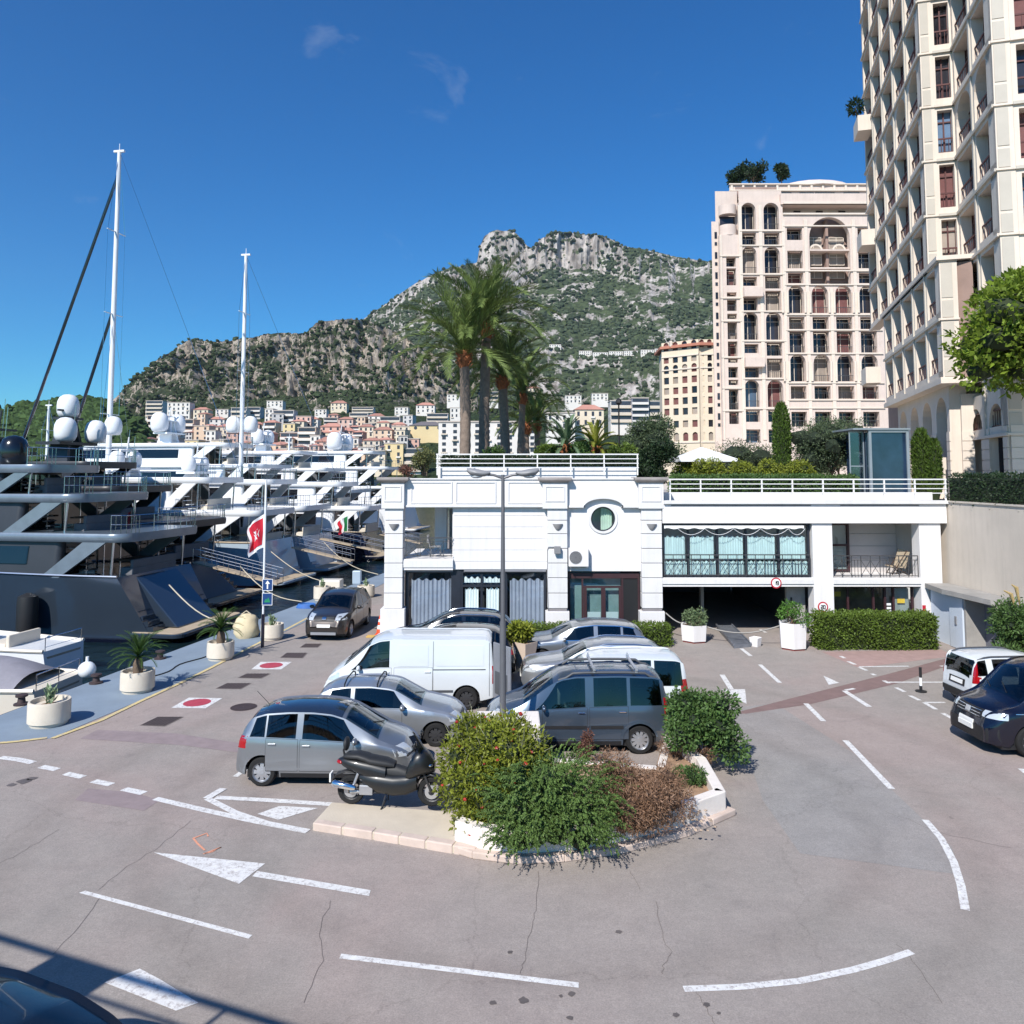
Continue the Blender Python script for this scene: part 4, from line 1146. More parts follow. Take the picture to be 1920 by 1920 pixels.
# ---------------------------------------------------------------- tall tower on the right, stepped plan
U = Vector((0.271, 0.963, 0)).normalized()          # runs away along the harbour face
V = Vector((U.y, -U.x, 0))                          # runs to the right, towards the viewer
P1 = Vector((22.2, 40.6, 0)); FAR1 = P1 + U * 17.5
Bp = P1 + V * 1.55
Cp = Bp - U * 6.2
FLOOR = 3.0
T1 = thing('apartment_high_rise', 'tall cream apartment high rise with deep window bays and grey corner panels', 'tower', (22, 38, 5), world_space=True)
M_JAMB = M_CREAM
def bay_wall(o, d, length, nb, z0, z1, th=.9, arch_every=0, part='wall', glass_kind=None, pier=.28, lower_rail=True, phase=0):
 M4 = frame_mat((o.x, o.y, 0), d.x, d.y)
 b = MB(); b.m = M4
 nf = int(round((z1 - z0) / FLOOR))
 wid = length / nb
 for c in range(nb):
  ops = []
  for f_ in range(nf):
   zf = z0 + f_ * FLOOR
   ar = arch_every and ((f_ + phase) % arch_every == 0)
   ops.append((c * wid + pier, (c + 1) * wid - pier, zf + .42, zf + FLOOR - (.12 if ar else .25), bool(ar)))
  wall_with_openings(b, c * wid, (c + 1) * wid, z0, z1, ops, 0, th)
 wl_ = b.build(part, M_CREAM, T1)
 for c in range(nb):
  for f_ in range(nf):
   zf = z0 + f_ * FLOOR
   a0, a1 = c * wid + pier, (c + 1) * wid - pier
   kd = glass_kind if glass_kind is not None else random.choice((0, 0, 0, 3, 3, 2, 1))  # plum panes put the bays' dark red shading into the glass colour
   w_ = pane_part(T1, M4, a0 - .05, a1 + .05, zf + .4, zf + FLOOR - .1, th - .12, kd, rail=True)
   if lower_rail:
    f = MB(); f.m = M4
    f.box(a0, a1, .1, .16, zf + 1.18, zf + 1.26); f.box(a0, a1, .12, .14, zf + .44, zf + .5)
    n_ = max(4, int((a1 - a0) / .3))
    for i in range(n_ + 1):
     x = a0 + (a1 - a0) * i / n_; f.box(x - .012, x + .012, .12, .145, zf + .5, zf + 1.18)
    f.build('balustrade', M_RUST, w_)
 # string courses at every floor: thin grey ledges
 for f_ in range(nf + 1):
  k = MB(); k.m = M4; k.box(-.02, length + .02, -.12, .02, z0 + f_ * FLOOR - .07, z0 + f_ * FLOOR + .07); k.build('string_course', M_TGREY if f_ % 3 else M_CREAM, wl_)
 for c in range(1, nb):
  k = MB(); k.m = M4; k.box(c * wid - .1, c * wid + .1, -.08, .02, z0, z1); k.build('pilaster', M_TGREY, wl_)
 return wl_
Z0u, Z1u = 17.3, 53.3
bay_wall(FAR1, -U, 17.5, 5, Z0u, Z1u, .62, arch_every=4, phase=1)
# camera-facing corner bay 1: window column beside a grey-panelled pier
bay_wall(P1 + V * .62, V, .93, 1, Z0u - 6 + 6, Z1u, .5, pier=.1, lower_rail=True)
def panel_pier(o, d, w0, z0, z1):
 M4 = frame_mat((o.x, o.y, 0), d.x, d.y)
 k = MB(); k.m = M4; k.box(0, w0, .02, .9, z0, z1); p = k.build('corner_pier', M_CREAM, T1)
 z = z0
 while z < z1 - .5:
  for (a, b_) in ((.1, .95), (1.1, 2.85)):
   k = MB(); k.m = M4; k.box(.06, w0 * .72, -.03, .04, z + a, min(z + b_, z1)); k.build('grey_panel', M_TGREY, p)
  z += FLOOR
 for f_ in range(int((z1 - z0) / FLOOR) + 1):
  k = MB(); k.m = M4; k.box(-.06, w0 + .02, -.08, .06, z0 + f_ * FLOOR - .05, z0 + f_ * FLOOR + .05); k.build('ledge', M_CREAM, p)
 return p
panel_pier(P1, V, .62, Z0u, Z1u)
bay_wall(Bp, -U, 6.2, 2, 8.3, Z1u, .74, arch_every=4, phase=3)
panel_pier(Cp, V, .75, 8.3, Z1u)
bay_wall(Cp + V * .75, V, 12.0, 5, 8.3, Z1u, .7, pier=.22)
# body behind the faces, closing the plan
def cut(p, q): return (p.x, p.y)
inner = [FAR1 + V * 1.0 , P1 + V * 1.0 + U * 1.0, Bp + V * .95 + U * .9, Cp + V * .95 + U * .8, Cp + V * 12.75 + U * .72, FAR1 + V * 16]
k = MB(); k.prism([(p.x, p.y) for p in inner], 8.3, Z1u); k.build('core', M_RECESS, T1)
k = MB(); k.prism([(p.x, p.y) for p in (FAR1 - V * .0, P1, Bp, Cp, Cp + V * 12.75, FAR1 + V * 16)], Z1u, Z1u + .4); k.build('roof', M_CREAM, T1)
# lower box that steps forward, with soffit and brown blinds
D1 = P1 - U * 2.2
z0l, z1l = 11.3, 17.3
bay_wall(P1 + U * 12.5, -U, 14.7, 5, z0l, z1l, .8, glass_kind=None)
panel_pier(D1, V, .8, z0l, z1l)
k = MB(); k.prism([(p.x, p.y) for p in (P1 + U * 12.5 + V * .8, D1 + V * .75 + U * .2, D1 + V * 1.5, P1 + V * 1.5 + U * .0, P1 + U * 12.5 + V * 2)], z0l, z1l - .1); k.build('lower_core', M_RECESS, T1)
k = MB(); k.prism([(p.x, p.y) for p in (P1 + U * 12.6 - V * .15, D1 - V * .15 - U * .15, D1 + V * 1.7 - U * .15, P1 + U * 12.6 + V * 3)], z1l, z1l + .22); k.build('soffit', M_CREAM, T1)
k = MB(); k.prism([(p.x, p.y) for p in (P1 + U * 12.6 - V * .15, D1 - V * .15 - U * .15, D1 + V * 1.7 - U * .15, P1 + U * 12.6 + V * 3)], z0l - .25, z0l); k.build('soffit', M_CREAM, T1)
# round-headed ground arcade under the box
def arcade(o, d, length, nb, z0, z1, th, pierw):
 M4 = frame_mat((o.x, o.y, 0), d.x, d.y)
 b = MB(); b.m = M4; wid = length / nb
 for c in range(nb):
  wall_with_openings(b, c * wid, (c + 1) * wid, z0, z1, [(c * wid + pierw, (c + 1) * wid - pierw, z0, z1 - .6, 1)], 0, th)
 a_ = b.build('arcade', M_CREAM, T1)
 for c in range(nb + 1):
  for j in range(7):
   k = MB(); k.m = M4
   w2 = pierw if 0 < c < nb else pierw / 2
   xc = c * wid if 0 < c < nb else (pierw / 2 if c == 0 else length - pierw / 2)
   k.box(xc - w2 - .03, xc + w2 + .03, -.05, .02, z0 + j * .5 + .015, z0 + (j + 1) * .5 - .015); k.build('stone_block', M_CREAM, a_)
 for c in range(nb):
  k = MB(); k.m = M4; k.poly([(c * wid, th + 1.2, z0), ((c + 1) * wid, th + 1.2, z0), ((c + 1) * wid, th + 1.2, z1), (c * wid, th + 1.2, z1)]); k.build('window', M_PVIOLET if c % 2 else M_TGLASS, T1, fix=False)
arcade(P1 + U * 11.5 + V * .5, -U, 12.5, 4, 5.2, 11.2, .8, .5)
arcade(D1 + V * 1.0 + U * 1.0, V, 3.0, 1, 5.2, 10.6, .6, .5)
arcade(Bp + U * .1, -U, 6.2, 2, 5.2, 10.4, .8, .55)
arcade(Cp + V * .1, V, 12.6, 4, 5.2, 8.2, .6, .55)
# projecting white balconies on the far edge
for (px_, y_, w_) in ((1612, 262, 15), (1622, 470, 20), (1630, 720, 18)):
 o = FAR1 - U * 1.0
 zb_ = AT(px_, y_, o.y).z
 M4 = frame_mat((o.x, o.y, 0), -U.x, -U.y)
 k = MB(); k.m = M4; k.box(.2, 2.2, -.95, .02, zb_ - .15, zb_ + 1.0); b_ = k.build('corner_balcony', M_CREAM, T1)
# podium under the towers
PD = thing('podium', 'raised stone podium carrying the towers and gardens behind the garage', 'terrace', (20, 60, 0), world_space=True)
k = MB(); k.prism([(bx(1768), FY + .6), (60, FY + .6), (90, 135), (20, 135), (bx(1239), 70), (bx(1239), FY + 15), (bx(1768), FY + 15)], 0, 5.0); k.build('podium_body', M_BEIGE, PD)
k = MB(); k.box(RW + .55, 60, 6, FY + .5, 0, 5.1); k.build('podium_wing', M_BEIGE, PD)
# ================================================================== mountain, hills, town
def vnoise(x, y, seed):
 """smooth value noise on arrays"""
 r_ = np.random.default_rng(seed).random((64, 64))
 xi, yi = np.floor(x).astype(int), np.floor(y).astype(int)
 fx, fy = x - xi, y - yi
 fx, fy = fx * fx * (3 - 2 * fx), fy * fy * (3 - 2 * fy)
 a = r_[xi % 64, yi % 64]; b = r_[(xi + 1) % 64, yi % 64]; c = r_[xi % 64, (yi + 1) % 64]; d = r_[(xi + 1) % 64, (yi + 1) % 64]
 return (a * (1 - fx) + b * fx) * (1 - fy) + (c * (1 - fx) + d * fx) * fy
def fbm(x, y, seed, octs=5, gain=.5):
 s, amp, tot = 0, 1.0, 0
 for i in range(octs):
  s = s + amp * vnoise(x * 2 ** i + i * 11.3, y * 2 ** i + i * 7.7, seed + i); tot += amp; amp *= gain
 return s / tot
def mountain_mat(name, rock, veg, veg_amt, sc=0.02, rock2=None):
 m = bpy.data.materials.new(name); m.use_nodes = True
 nt = m.node_tree; bs = nt.nodes['Principled BSDF']; bs.inputs['Roughness'].default_value = 0.95; bs.inputs['Specular IOR Level'].default_value = 0.1
 geo = nt.nodes.new('ShaderNodeNewGeometry')
 mp = nt.nodes.new('ShaderNodeMapping'); mp.inputs['Scale'].default_value = (1, 1, .3)
 nt.links.new(geo.outputs['Position'], mp.inputs['Vector'])
 n = nt.nodes.new('ShaderNodeTexNoise'); n.inputs['Scale'].default_value = sc * 4; n.inputs['Detail'].default_value = 9; n.inputs['Roughness'].default_value = .68; n.inputs['Distortion'].default_value = .5
 nt.links.new(mp.outputs[0], n.inputs['Vector'])
 rr = nt.nodes.new('ShaderNodeValToRGB'); e = rr.color_ramp.elements
 e[0].position, e[0].color = .34, srgb(*(rock2 or tuple(int(c * .62) for c in rock))); e[1].position, e[1].color = .6, srgb(*rock)
 nt.links.new(n.outputs['Fac'], rr.inputs['Fac'])
 v = nt.nodes.new('ShaderNodeTexNoise'); v.inputs['Scale'].default_value = sc * 1.6; v.inputs['Detail'].default_value = 12; v.inputs['Roughness'].default_value = .72
 nt.links.new(geo.outputs['Position'], v.inputs['Vector'])
 sep = nt.nodes.new('ShaderNodeSeparateXYZ'); nt.links.new(geo.outputs['True Normal'], sep.inputs[0])
 ad = nt.nodes.new('ShaderNodeMath'); ad.operation = 'MULTIPLY_ADD'; ad.inputs[1].default_value = .30; nt.links.new(sep.outputs['Z'], ad.inputs[0]); nt.links.new(v.outputs['Fac'], ad.inputs[2])
 vr = nt.nodes.new('ShaderNodeValToRGB'); e = vr.color_ramp.elements; e[0].position, e[1].position = veg_amt, veg_amt + .05
 nt.links.new(ad.outputs[0], vr.inputs['Fac'])
 v2 = nt.nodes.new('ShaderNodeTexNoise'); v2.inputs['Scale'].default_value = sc * 9; v2.inputs['Detail'].default_value = 6; nt.links.new(geo.outputs['Position'], v2.inputs['Vector'])
 vc = nt.nodes.new('ShaderNodeValToRGB'); e = vc.color_ramp.elements; e[0].position, e[0].color = .35, srgb(*tuple(int(c * .75) for c in veg)); e[1].position, e[1].color = .65, srgb(*tuple(int(c * 1.22) for c in veg))
 nt.links.new(v2.outputs['Fac'], vc.inputs['Fac'])
 mx = nt.nodes.new('ShaderNodeMixRGB'); nt.links.new(vr.outputs[0], mx.inputs[0]); nt.links.new(rr.outputs[0], mx.inputs[1]); nt.links.new(vc.outputs[0], mx.inputs[2])
 nt.links.new(mx.outputs[0], bs.inputs['Base Color'])
 bp = nt.nodes.new('ShaderNodeBump'); bp.inputs['Strength'].default_value = .9; bp.inputs['Distance'].default_value = 9.0
 nt.links.new(n.outputs['Fac'], bp.inputs['Height']); nt.links.new(bp.outputs['Normal'], bs.inputs['Normal'])
 return m
def terrain(name, sky, prof, ncol, nrow, mtl, seed, rough, crag, skyj, gentle=None):
 """sky: skyline points (px, py); prof: list of (row share, depth, share of the crest height or ('py', y)) from foot to back"""
 xs = np.array([p[0] for p in sky], float); yv = np.array([p[1] for p in sky], float)
 px = np.linspace(xs[0], xs[-1], ncol)
 py = np.interp(px, xs, yv) + (fbm(px / 26.0, px * 0 + 3.3, seed + 50, 4) - .5) * skyj
 v = PPY - py
 ratio = (FPX * math.sin(PITCH) + v * math.cos(PITCH)) / (FPX * math.cos(PITCH) - v * math.sin(PITCH))
 t = np.linspace(0, 1, nrow)
 rs = np.array([p[0] for p in prof]); dep = np.array([p[1] for p in prof], float)
 Yd = np.interp(t, rs, dep)
 Ycrest = [p[1] for p in prof if p[2] == 1.0][0]
 zcrest = CAM_H + ratio * Ycrest
 V = np.zeros((ncol, nrow, 3))
 sh = np.interp(t, rs, [p[2] for p in prof])
 SH = np.repeat(sh[None, :], ncol, 0); YD = np.repeat(Yd[None, :], ncol, 0)
 if gentle:      # away from the summit the slope runs up evenly
  (l0, l1, r0, r1), gp = gentle
  wgt = np.clip((px - l0) / (l1 - l0), 0, 1) * np.clip((r1 - px) / (r1 - r0), 0, 1)
  g_sh = np.interp(t, rs, [q[1] for q in gp]); g_y = np.interp(t, rs, [q[0] for q in gp])
  SH = SH * wgt[:, None] + g_sh[None, :] * (1 - wgt[:, None]); YD = YD * wgt[:, None] + g_y[None, :] * (1 - wgt[:, None])
 PX, TT = np.meshgrid(px, t, indexing='ij')
 n1 = fbm(PX / 60.0, TT * 9.0, seed, 5); n2 = fbm(PX / 11.0, TT * 7.0, seed + 20, 4)
 n3 = fbm(PX / 5.0, TT * 30.0, seed + 30, 3)
 env = np.clip(np.minimum(TT * 6, (1 - TT) * 14), 0, 1)
 steep = np.gradient(sh, t) / np.maximum(np.gradient(Yd, t), 1) ; steep = np.clip(steep / steep.max(), 0, 1)[None, :]
 Y = YD + ((n1 - .5) * rough * 2.2 + (n2 - .5) * crag * 2.4 * (.3 + steep) + (n3 - .5) * crag * .7) * env
 X = (PX - 960.0) / FPX * YD
 Z = zcrest[:, None] * SH + ((n1 - .5) * rough * .55 + (n3 - .5) * crag * .45) * env * (TT < [p[0] for p in prof if p[2] == 1.0][0])
 V[..., 0], V[..., 1], V[..., 2] = X, Y, Z
 o = struct(np_grid(name, V, mtl, smooth=35))
 return o, V
def ico_verts():
 f = (1 + 5 ** .5) / 2
 v = np.array([(-1, f, 0), (1, f, 0), (-1, -f, 0), (1, -f, 0), (0, -1, f), (0, 1, f), (0, -1, -f), (0, 1, -f), (f, 0, -1), (f, 0, 1), (-f, 0, -1), (-f, 0, 1)], float)
 v /= np.linalg.norm(v[0])
 fs = np.array([(0, 11, 5), (0, 5, 1), (0, 1, 7), (0, 7, 10), (0, 10, 11), (1, 5, 9), (5, 11, 4), (11, 10, 2), (10, 7, 6), (7, 1, 8), (3, 9, 4), (3, 4, 2), (3, 2, 6), (3, 6, 8), (3, 8, 9), (4, 9, 5), (2, 4, 11), (6, 2, 10), (8, 6, 7), (9, 8, 1)])
 return v, fs
ICO_V, ICO_F = ico_verts()
def blobs(name, P, S, m, squash=.8, parent=None, jitter=.35):
 """many lumpy bushes as one mesh: P (n,3), S (n,)"""
 n = len(P)
 j = 1 + rng.uniform(-jitter, jitter, (n, 12, 1))
 v = ICO_V[None] * j * S[:, None, None]
 v[..., 2] *= squash
 v = v + P[:, None, :]
 tri = v[:, ICO_F, :].reshape(-1, 3)
 return np_mesh(name, tri, 3, m, parent)
M_MTN = mountain_mat('mountain_rock', (196, 188, 182), (70, 80, 56), 0.655, 0.014, (122, 114, 108))
M_CLIFF = mountain_mat('cliff_rock', (186, 173, 158), (62, 70, 50), 0.66, 0.018, (108, 101, 95))
M_GHILL = mountain_mat('green_hill', (120, 116, 96), (54, 68, 40), 0.30, 0.03)
M_SCRUB = mat('scrub', (56, 66, 44), 0.95, var=.2, scale=.02, island=.45, spec=.1)
M_SCRUBF = mat('far_scrub', (66, 76, 58), 0.95, var=.2, scale=.02, island=.4, spec=.1)
skyB = [(480, 700), (560, 655), (640, 618), (690, 590), (730, 560), (780, 530), (820, 510), (860, 500), (893, 492), (898, 462), (906, 444), (918, 434), (932, 430), (948, 432), (962, 434), (974, 444), (986, 458), (996, 466), (1002, 462), (1014, 447), (1030, 441), (1048, 436), (1078, 435), (1095, 439), (1120, 440), (1150, 448), (1165, 460), (1200, 465), (1260, 478), (1335, 490), (1450, 520), (1600, 570), (1760, 640), (2000, 740)]
mB, VB = terrain('mountain', skyB, [(0, 880, .02), (.55, 1330, .72), (.66, 1400, .835), (.80, 1425, 1.0), (.9, 1600, .9), (1, 1900, .5)], 560, 190, M_MTN, 11, 26, 9, 4, ((868, 895, 1130, 1220), [(880, .02), (1210, .62), (1300, .76), (1425, 1.0), (1600, .95), (1900, .5)]))
skyA = [(130, 790), (170, 768), (215, 745), (240, 715), (285, 680), (330, 650), (355, 636), (400, 640), (470, 632), (520, 622), (575, 625), (590, 605), (650, 597), (690, 602), (740, 625), (800, 655), (850, 690), (900, 725), (960, 760), (1050, 800), (1150, 830)]
mA, VA = terrain('cliff_ridge', skyA, [(0, 560, .22), (.3, 690, .42), (.45, 740, .52), (.82, 800, 1.0), (.92, 900, .85), (1, 1100, .3)], 460, 150, M_CLIFF, 31, 16, 9, 5)
# the slope the town stands on
tslope_sky = [(-200, 835), (0, 820), (120, 800), (240, 782), (400, 770), (600, 772), (800, 772), (1000, 780), (1200, 790), (1400, 800), (1700, 800), (2100, 810)]
mT, VT = terrain('town_slope', tslope_sky, [(0, 250, -.02), (.08, 300, .03), (.9, 640, 1.0), (1, 700, .96)], 240, 60, mountain_mat('town_ground', (150, 140, 126), (56, 70, 44), 0.50, 0.03), 61, 5, 2, 4)
skyC = [(-260, 800), (-120, 770), (-40, 762), (15, 772), (35, 760), (80, 757), (110, 752), (150, 748), (185, 752), (215, 760), (250, 790), (290, 840)]
mC, VC = terrain('green_hill', skyC, [(0, 300, .0), (.75, 420, 1.0), (1, 520, .3)], 140, 60, M_GHILL, 71, 6, 3, 6)
for src, name, cnt, smin, smax, m_, lo, hi, thr in ((VB, 'mountain_scrub', 15000, 2.4, 6.2, M_SCRUBF, .02, .82, .47), (VA, 'ridge_scrub', 8000, 1.4, 3.6, M_SCRUB, .02, .86, .46), (VT, 'town_trees', 1500, 1.2, 3.0, M_SCRUB, .05, .95, .3), (VC, 'hill_wood', 5200, 1.6, 4.0, mat('wood_green', (60, 78, 44), .95, var=.2, scale=.05, island=.4, spec=.1), .05, .8, .0)):
 nc, nr = src.shape[:2]
 i = rng.integers(1, nc - 1, cnt * 2); j = rng.integers(int(nr * lo), int(nr * hi), cnt * 2)
 dens = fbm(i / 17.0, j / 9.0, 90, 4)
 slope = np.abs(src[i, np.minimum(j + 1, nr - 1), 2] - src[i, j - 1, 2]) / (np.abs(src[i, np.minimum(j + 1, nr - 1), 1] - src[i, j - 1, 1]) + 1e-3)
 keep = (dens + rng.uniform(-.15, .15, len(i)) > thr) & ((slope < 1.9) | (rng.random(len(i)) < .22))
 i, j = i[keep][:cnt], j[keep][:cnt]
 P = src[i, j] + rng.uniform(-1, 1, (len(i), 3)) * np.array([3, 3, .3])
 S = rng.uniform(smin, smax, len(i)) * rng.uniform(.6, 1, len(i))
 o = blobs(name, P, S, m_, .85); tag(o, {'mountain_scrub': 'dark green scrub scattered over the high mountain', 'ridge_scrub': 'dark scrub on the rocky ridge above the town', 'town_trees': 'green trees between the houses of the hillside town', 'hill_wood': 'green woodland on the low hill behind the masts'}[name], 'scrub' if 'scrub' in name else 'trees', kind='stuff')
def ground_at(px, py):
 """the point of the town slope seen at px, py: depth by height in the picture"""
 return hit(VT, px, py)
def hit(V_, px, py):
 sx = 960 + V_[:, 0, 0] / V_[:, 0, 1] * FPX
 i = int(np.clip(np.searchsorted(sx, px), 1, len(sx) - 2))
 col_ = V_[i]
 v = (col_[:, 2] - CAM_H) / col_[:, 1]
 # back to picture rows
 t_ = (v * math.cos(PITCH) - math.sin(PITCH)) / (math.cos(PITCH) + v * math.sin(PITCH))
 pys = PPY - t_ * FPX
 top = int(np.argmin(pys))
 return float(np.interp(-py, -pys[:top + 1], col_[:top + 1, 1]))
# ---------------------------------------------------------------- town buildings
WALLS = {'white': (224, 220, 214), 'cream': (222, 204, 172), 'peach': (222, 184, 148), 'pink': (208, 160, 142), 'ochre': (220, 190, 122), 'pale grey': (188, 188, 190), 'salmon': (206, 146, 126), 'beige': (206, 190, 166), 'orange': (204, 132, 88), 'slate grey': (116, 122, 142)}
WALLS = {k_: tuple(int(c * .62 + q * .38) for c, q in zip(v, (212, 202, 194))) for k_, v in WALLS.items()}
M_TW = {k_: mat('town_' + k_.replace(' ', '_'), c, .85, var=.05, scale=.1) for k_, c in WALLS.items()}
M_TROOF = mat('town_tiles', (178, 128, 112), .85, var=.15, scale=.1, obj=.15)
M_TFLAT = mat('town_flat_roof', (186, 174, 164), .85, var=.12, scale=.1)
M_TWIN = mat('town_window', (58, 60, 70), .2, var=.3, scale=.2)
M_SLATE = mat('slate_roof', (104, 98, 100), .85, var=.1)
FL_W = {2: 'two', 3: 'three', 4: 'four', 5: 'five', 6: 'six', 7: 'seven', 8: 'eight', 9: 'nine', 10: 'ten'}
ANCH = [(289, 766, 'the twin white blocks'), (320, 800, 'the long peach block'), (358, 838, 'the ochre yellow house'), (528, 785, 'the grey striped slab'), (800, 810, 'the villa with round windows'), (738, 858, 'the tall ochre house'), (630, 865, 'the dark windowed white block'), (624, 785, 'the red roofed cluster'), (577, 820, 'the pink terraces'), (450, 850, 'the second mast'), (205, 850, 'the tall mast'), (117, 846, 'the orange villa'), (294, 854, 'the pink balcony block'), (915, 760, 'the palm crowns'), (1100, 760, 'the long cream block')]
_used = {}
def town_building(px0, px1, y0, y1, col, roof='flat', bal=False, label=None, Y=None, name=None, win='grid', dep=9.0, turn=0.0, fl=None):
 pm = (px0 + px1) / 2
 Y = Y or ground_at(pm, y1 + 6)
 a, b = AT(px0, y1, Y), AT(px1, y0, Y)
 w_, zt, zb = b.x - a.x, b.z, a.z - 6
 cx_ = (a.x + b.x) / 2
 h = zt - a.z
 nf = fl or max(2, int(round(h / 3.1)))
 nc_ = max(2, int(round(w_ / 3.4)))
 rw_ = {'flat': 'flat roofed', 'hip': 'red roofed', 'slate': 'dark roofed'}[roof]
 if not label:
  best = min(((abs(pm - a) + 1.6 * abs((y0 + y1) / 2 - b_), a, b_, n_) for a, b_, n_ in ANCH), key=lambda q: q[0])
  ddx, ddy = pm - best[1], (y0 + y1) / 2 - best[2]
  rel = ('right of' if ddx > 0 else 'left of') if abs(ddx) > abs(ddy) * 1.2 else ('below' if ddy > 0 else 'above')
  label = f"{col} {FL_W.get(nf, 'tall')} storey {rw_} {'balcony block' if bal else 'block' if w_ > 14 else 'house'} {rel} {best[3]}"
 if False:
  zone = ('below the green hill' if px1 < 240 else 'under the left end of the cliff' if pm < 400 else 'between the two masts' if pm < 470 else 'in the middle of the hillside town' if pm < 660 else 'behind the roof shrub' if pm < 880 else 'on the slope behind the palms')
  lvl = ('high up, ' if y1 < 790 else 'half way up, ' if y1 < 838 else 'low down, ')
  label = f"{col} {FL_W.get(nf, 'tall')} storey {rw_} {'block' if w_ > 14 else 'house'} {lvl}{zone}"
 t = thing(name or ('town_house' if w_ < 14 else 'town_block'), label, 'building', (cx_, Y, zb), math.radians(turn), group='buildings of the hillside town')
 H_ = zt - zb
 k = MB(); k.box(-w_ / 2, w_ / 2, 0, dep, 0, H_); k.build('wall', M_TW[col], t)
 k = MB()
 if roof == 'flat':
  k.box(-w_ / 2 - .25, w_ / 2 + .25, -.25, dep + .25, H_, H_ + .45); k.build('roof', M_TFLAT, t)
 else:
  o_ = .5; r_ = min(2.6, w_ * .2)
  vs = [(-w_ / 2 - o_, -o_, H_), (w_ / 2 + o_, -o_, H_), (w_ / 2 + o_, dep + o_, H_), (-w_ / 2 - o_, dep + o_, H_), (-w_ / 2 + w_ * .3, dep / 2, H_ + r_), (w_ / 2 - w_ * .3, dep / 2, H_ + r_)]
  k.add(vs, [(0, 1, 5, 4), (1, 2, 5), (2, 3, 4, 5), (3, 0, 4), (0, 3, 2, 1)]); k.build('roof', M_TROOF if roof == 'hip' else M_SLATE, t)
 k = MB(); k2 = MB()
 fh = h / nf
 for f_ in range(nf):
  z = 6 + fh * f_
  if bal:
   k.box(-w_ / 2 + .3, w_ / 2 - .3, -.06, .02, z + fh * .42, z + fh * .92)
   k2.box(-w_ / 2 + .1, w_ / 2 - .1, -1.0, -.0, z - .12, z + fh * .34)
  elif win == 'round':
   if f_ == nf - 1:
    for c in range(nc_ // 2):
     x = -w_ / 2 + w_ * (c + .5) / (nc_ // 2); k.xz([(x + .95 * math.cos(q), z + fh * .5 + .95 * math.sin(q)) for q in [math.pi * i / 5 for i in range(10)]], -.08, .02)
  else:
   for c in range(nc_):
    x = -w_ / 2 + w_ * (c + .5) / nc_
    k.box(x - .55, x + .55, -.06, .02, z + fh * .25, z + fh * .78)
    if (c + f_) % 3 == 0: k2.box(x - .9, x + .9, -.55, 0, z - .05 + fh * .0, z + fh * .2)
 for c in range(2):
  for f_ in range(nf): k.box(-w_ / 2 - .05, -w_ / 2 + .02, dep * (c + .4) / 2 - .5, dep * (c + .4) / 2 + .6, 6 + fh * f_ + fh * .25, 6 + fh * f_ + fh * .78)
 wi = k.build('windows', M_TWIN, t); wi['kind'] = 'stuff'
 if k2.v:
  b2 = k2.build('balconies', M_TW['white'] if col != 'white' else M_TW['beige'], t); b2['kind'] = 'stuff'
 return t
TB = town_building
TB(273, 305, 752, 781, 'white', bal=True, label='white block with balcony bands at the cliff foot, left of two')
TB(313, 356, 755, 786, 'white', bal=False, label='white block with small windows at the cliff foot, right of two')
TB(275, 336, 780, 822, 'peach', bal=True, label='long peach apartment block with balcony rows, tallest step'); TB(336, 363, 787, 822, 'peach', bal=True, label='peach balcony block adjoining the long peach block, middle step'); TB(363, 392, 799, 826, 'peach', bal=False, label='peach block with small windows at right end of the stepped row')
TB(296, 326, 803, 828, 'white', label='narrow white house in front of the long peach block'); TB(346, 372, 826, 852, 'ochre', label='ochre yellow house below the stepped peach block')
TB(496, 512, 767, 800, 'white', label='tall narrow white stair tower of the striped slab'); TB(512, 551, 770, 800, 'pale grey', bal=True, label='pale grey slab block with white balcony stripes')
TB(433, 462, 765, 782, 'white', bal=True, label='white terraced block left of the second mast top'); TB(462, 488, 764, 780, 'pale grey', bal=True)
TB(768, 834, 798, 824, 'ochre', 'slate', win='round', label='cream villa with dark hipped roof and row of round windows')
TB(720, 756, 832, 885, 'ochre', label='tall ochre house beside the white pavilion corner'); TB(690, 722, 846, 888, 'cream', label='cream house left of the tall ochre house'); TB(755, 790, 842, 884, 'white', bal=True)
TB(610, 651, 853, 878, 'white', win='grid', bal=False, label='white block with dark window rows just above the yachts')
TB(525, 560, 812, 836, 'salmon', bal=True); TB(558, 592, 802, 838, 'peach', bal=True); TB(600, 640, 800, 826, 'salmon', 'hip'); TB(615, 634, 778, 792, 'salmon', 'hip', label='small salmon gabled house at top of the red roofed cluster'); TB(634, 662, 786, 806, 'pink', 'hip'); TB(590, 640, 828, 848, 'salmon', 'hip'); TB(566, 596, 786, 800, 'white', 'hip'); TB(640, 672, 822, 846, 'white'); TB(606, 626, 834, 852, 'white'); TB(628, 664, 808, 822, 'pink', 'hip')
TB(655, 690, 775, 790, 'white', bal=True); TB(690, 720, 780, 796, 'white', 'hip'); TB(712, 750, 782, 802, 'white', bal=True); TB(672, 700, 800, 820, 'cream', 'hip'); TB(700, 735, 806, 826, 'peach', 'hip'); TB(735, 768, 800, 816, 'cream'); TB(680, 712, 826, 846, 'beige', 'hip'); TB(742, 766, 812, 828, 'orange', 'hip')
TB(20, 37, 818, 850, 'white', bal=True, label='white tower block below the green hill at the far left'); TB(104, 130, 836, 856, 'orange', 'hip', label='orange villa beside the black radar dome'); TB(40, 62, 838, 858, 'beige'); TB(62, 100, 842, 860, 'cream', 'hip')
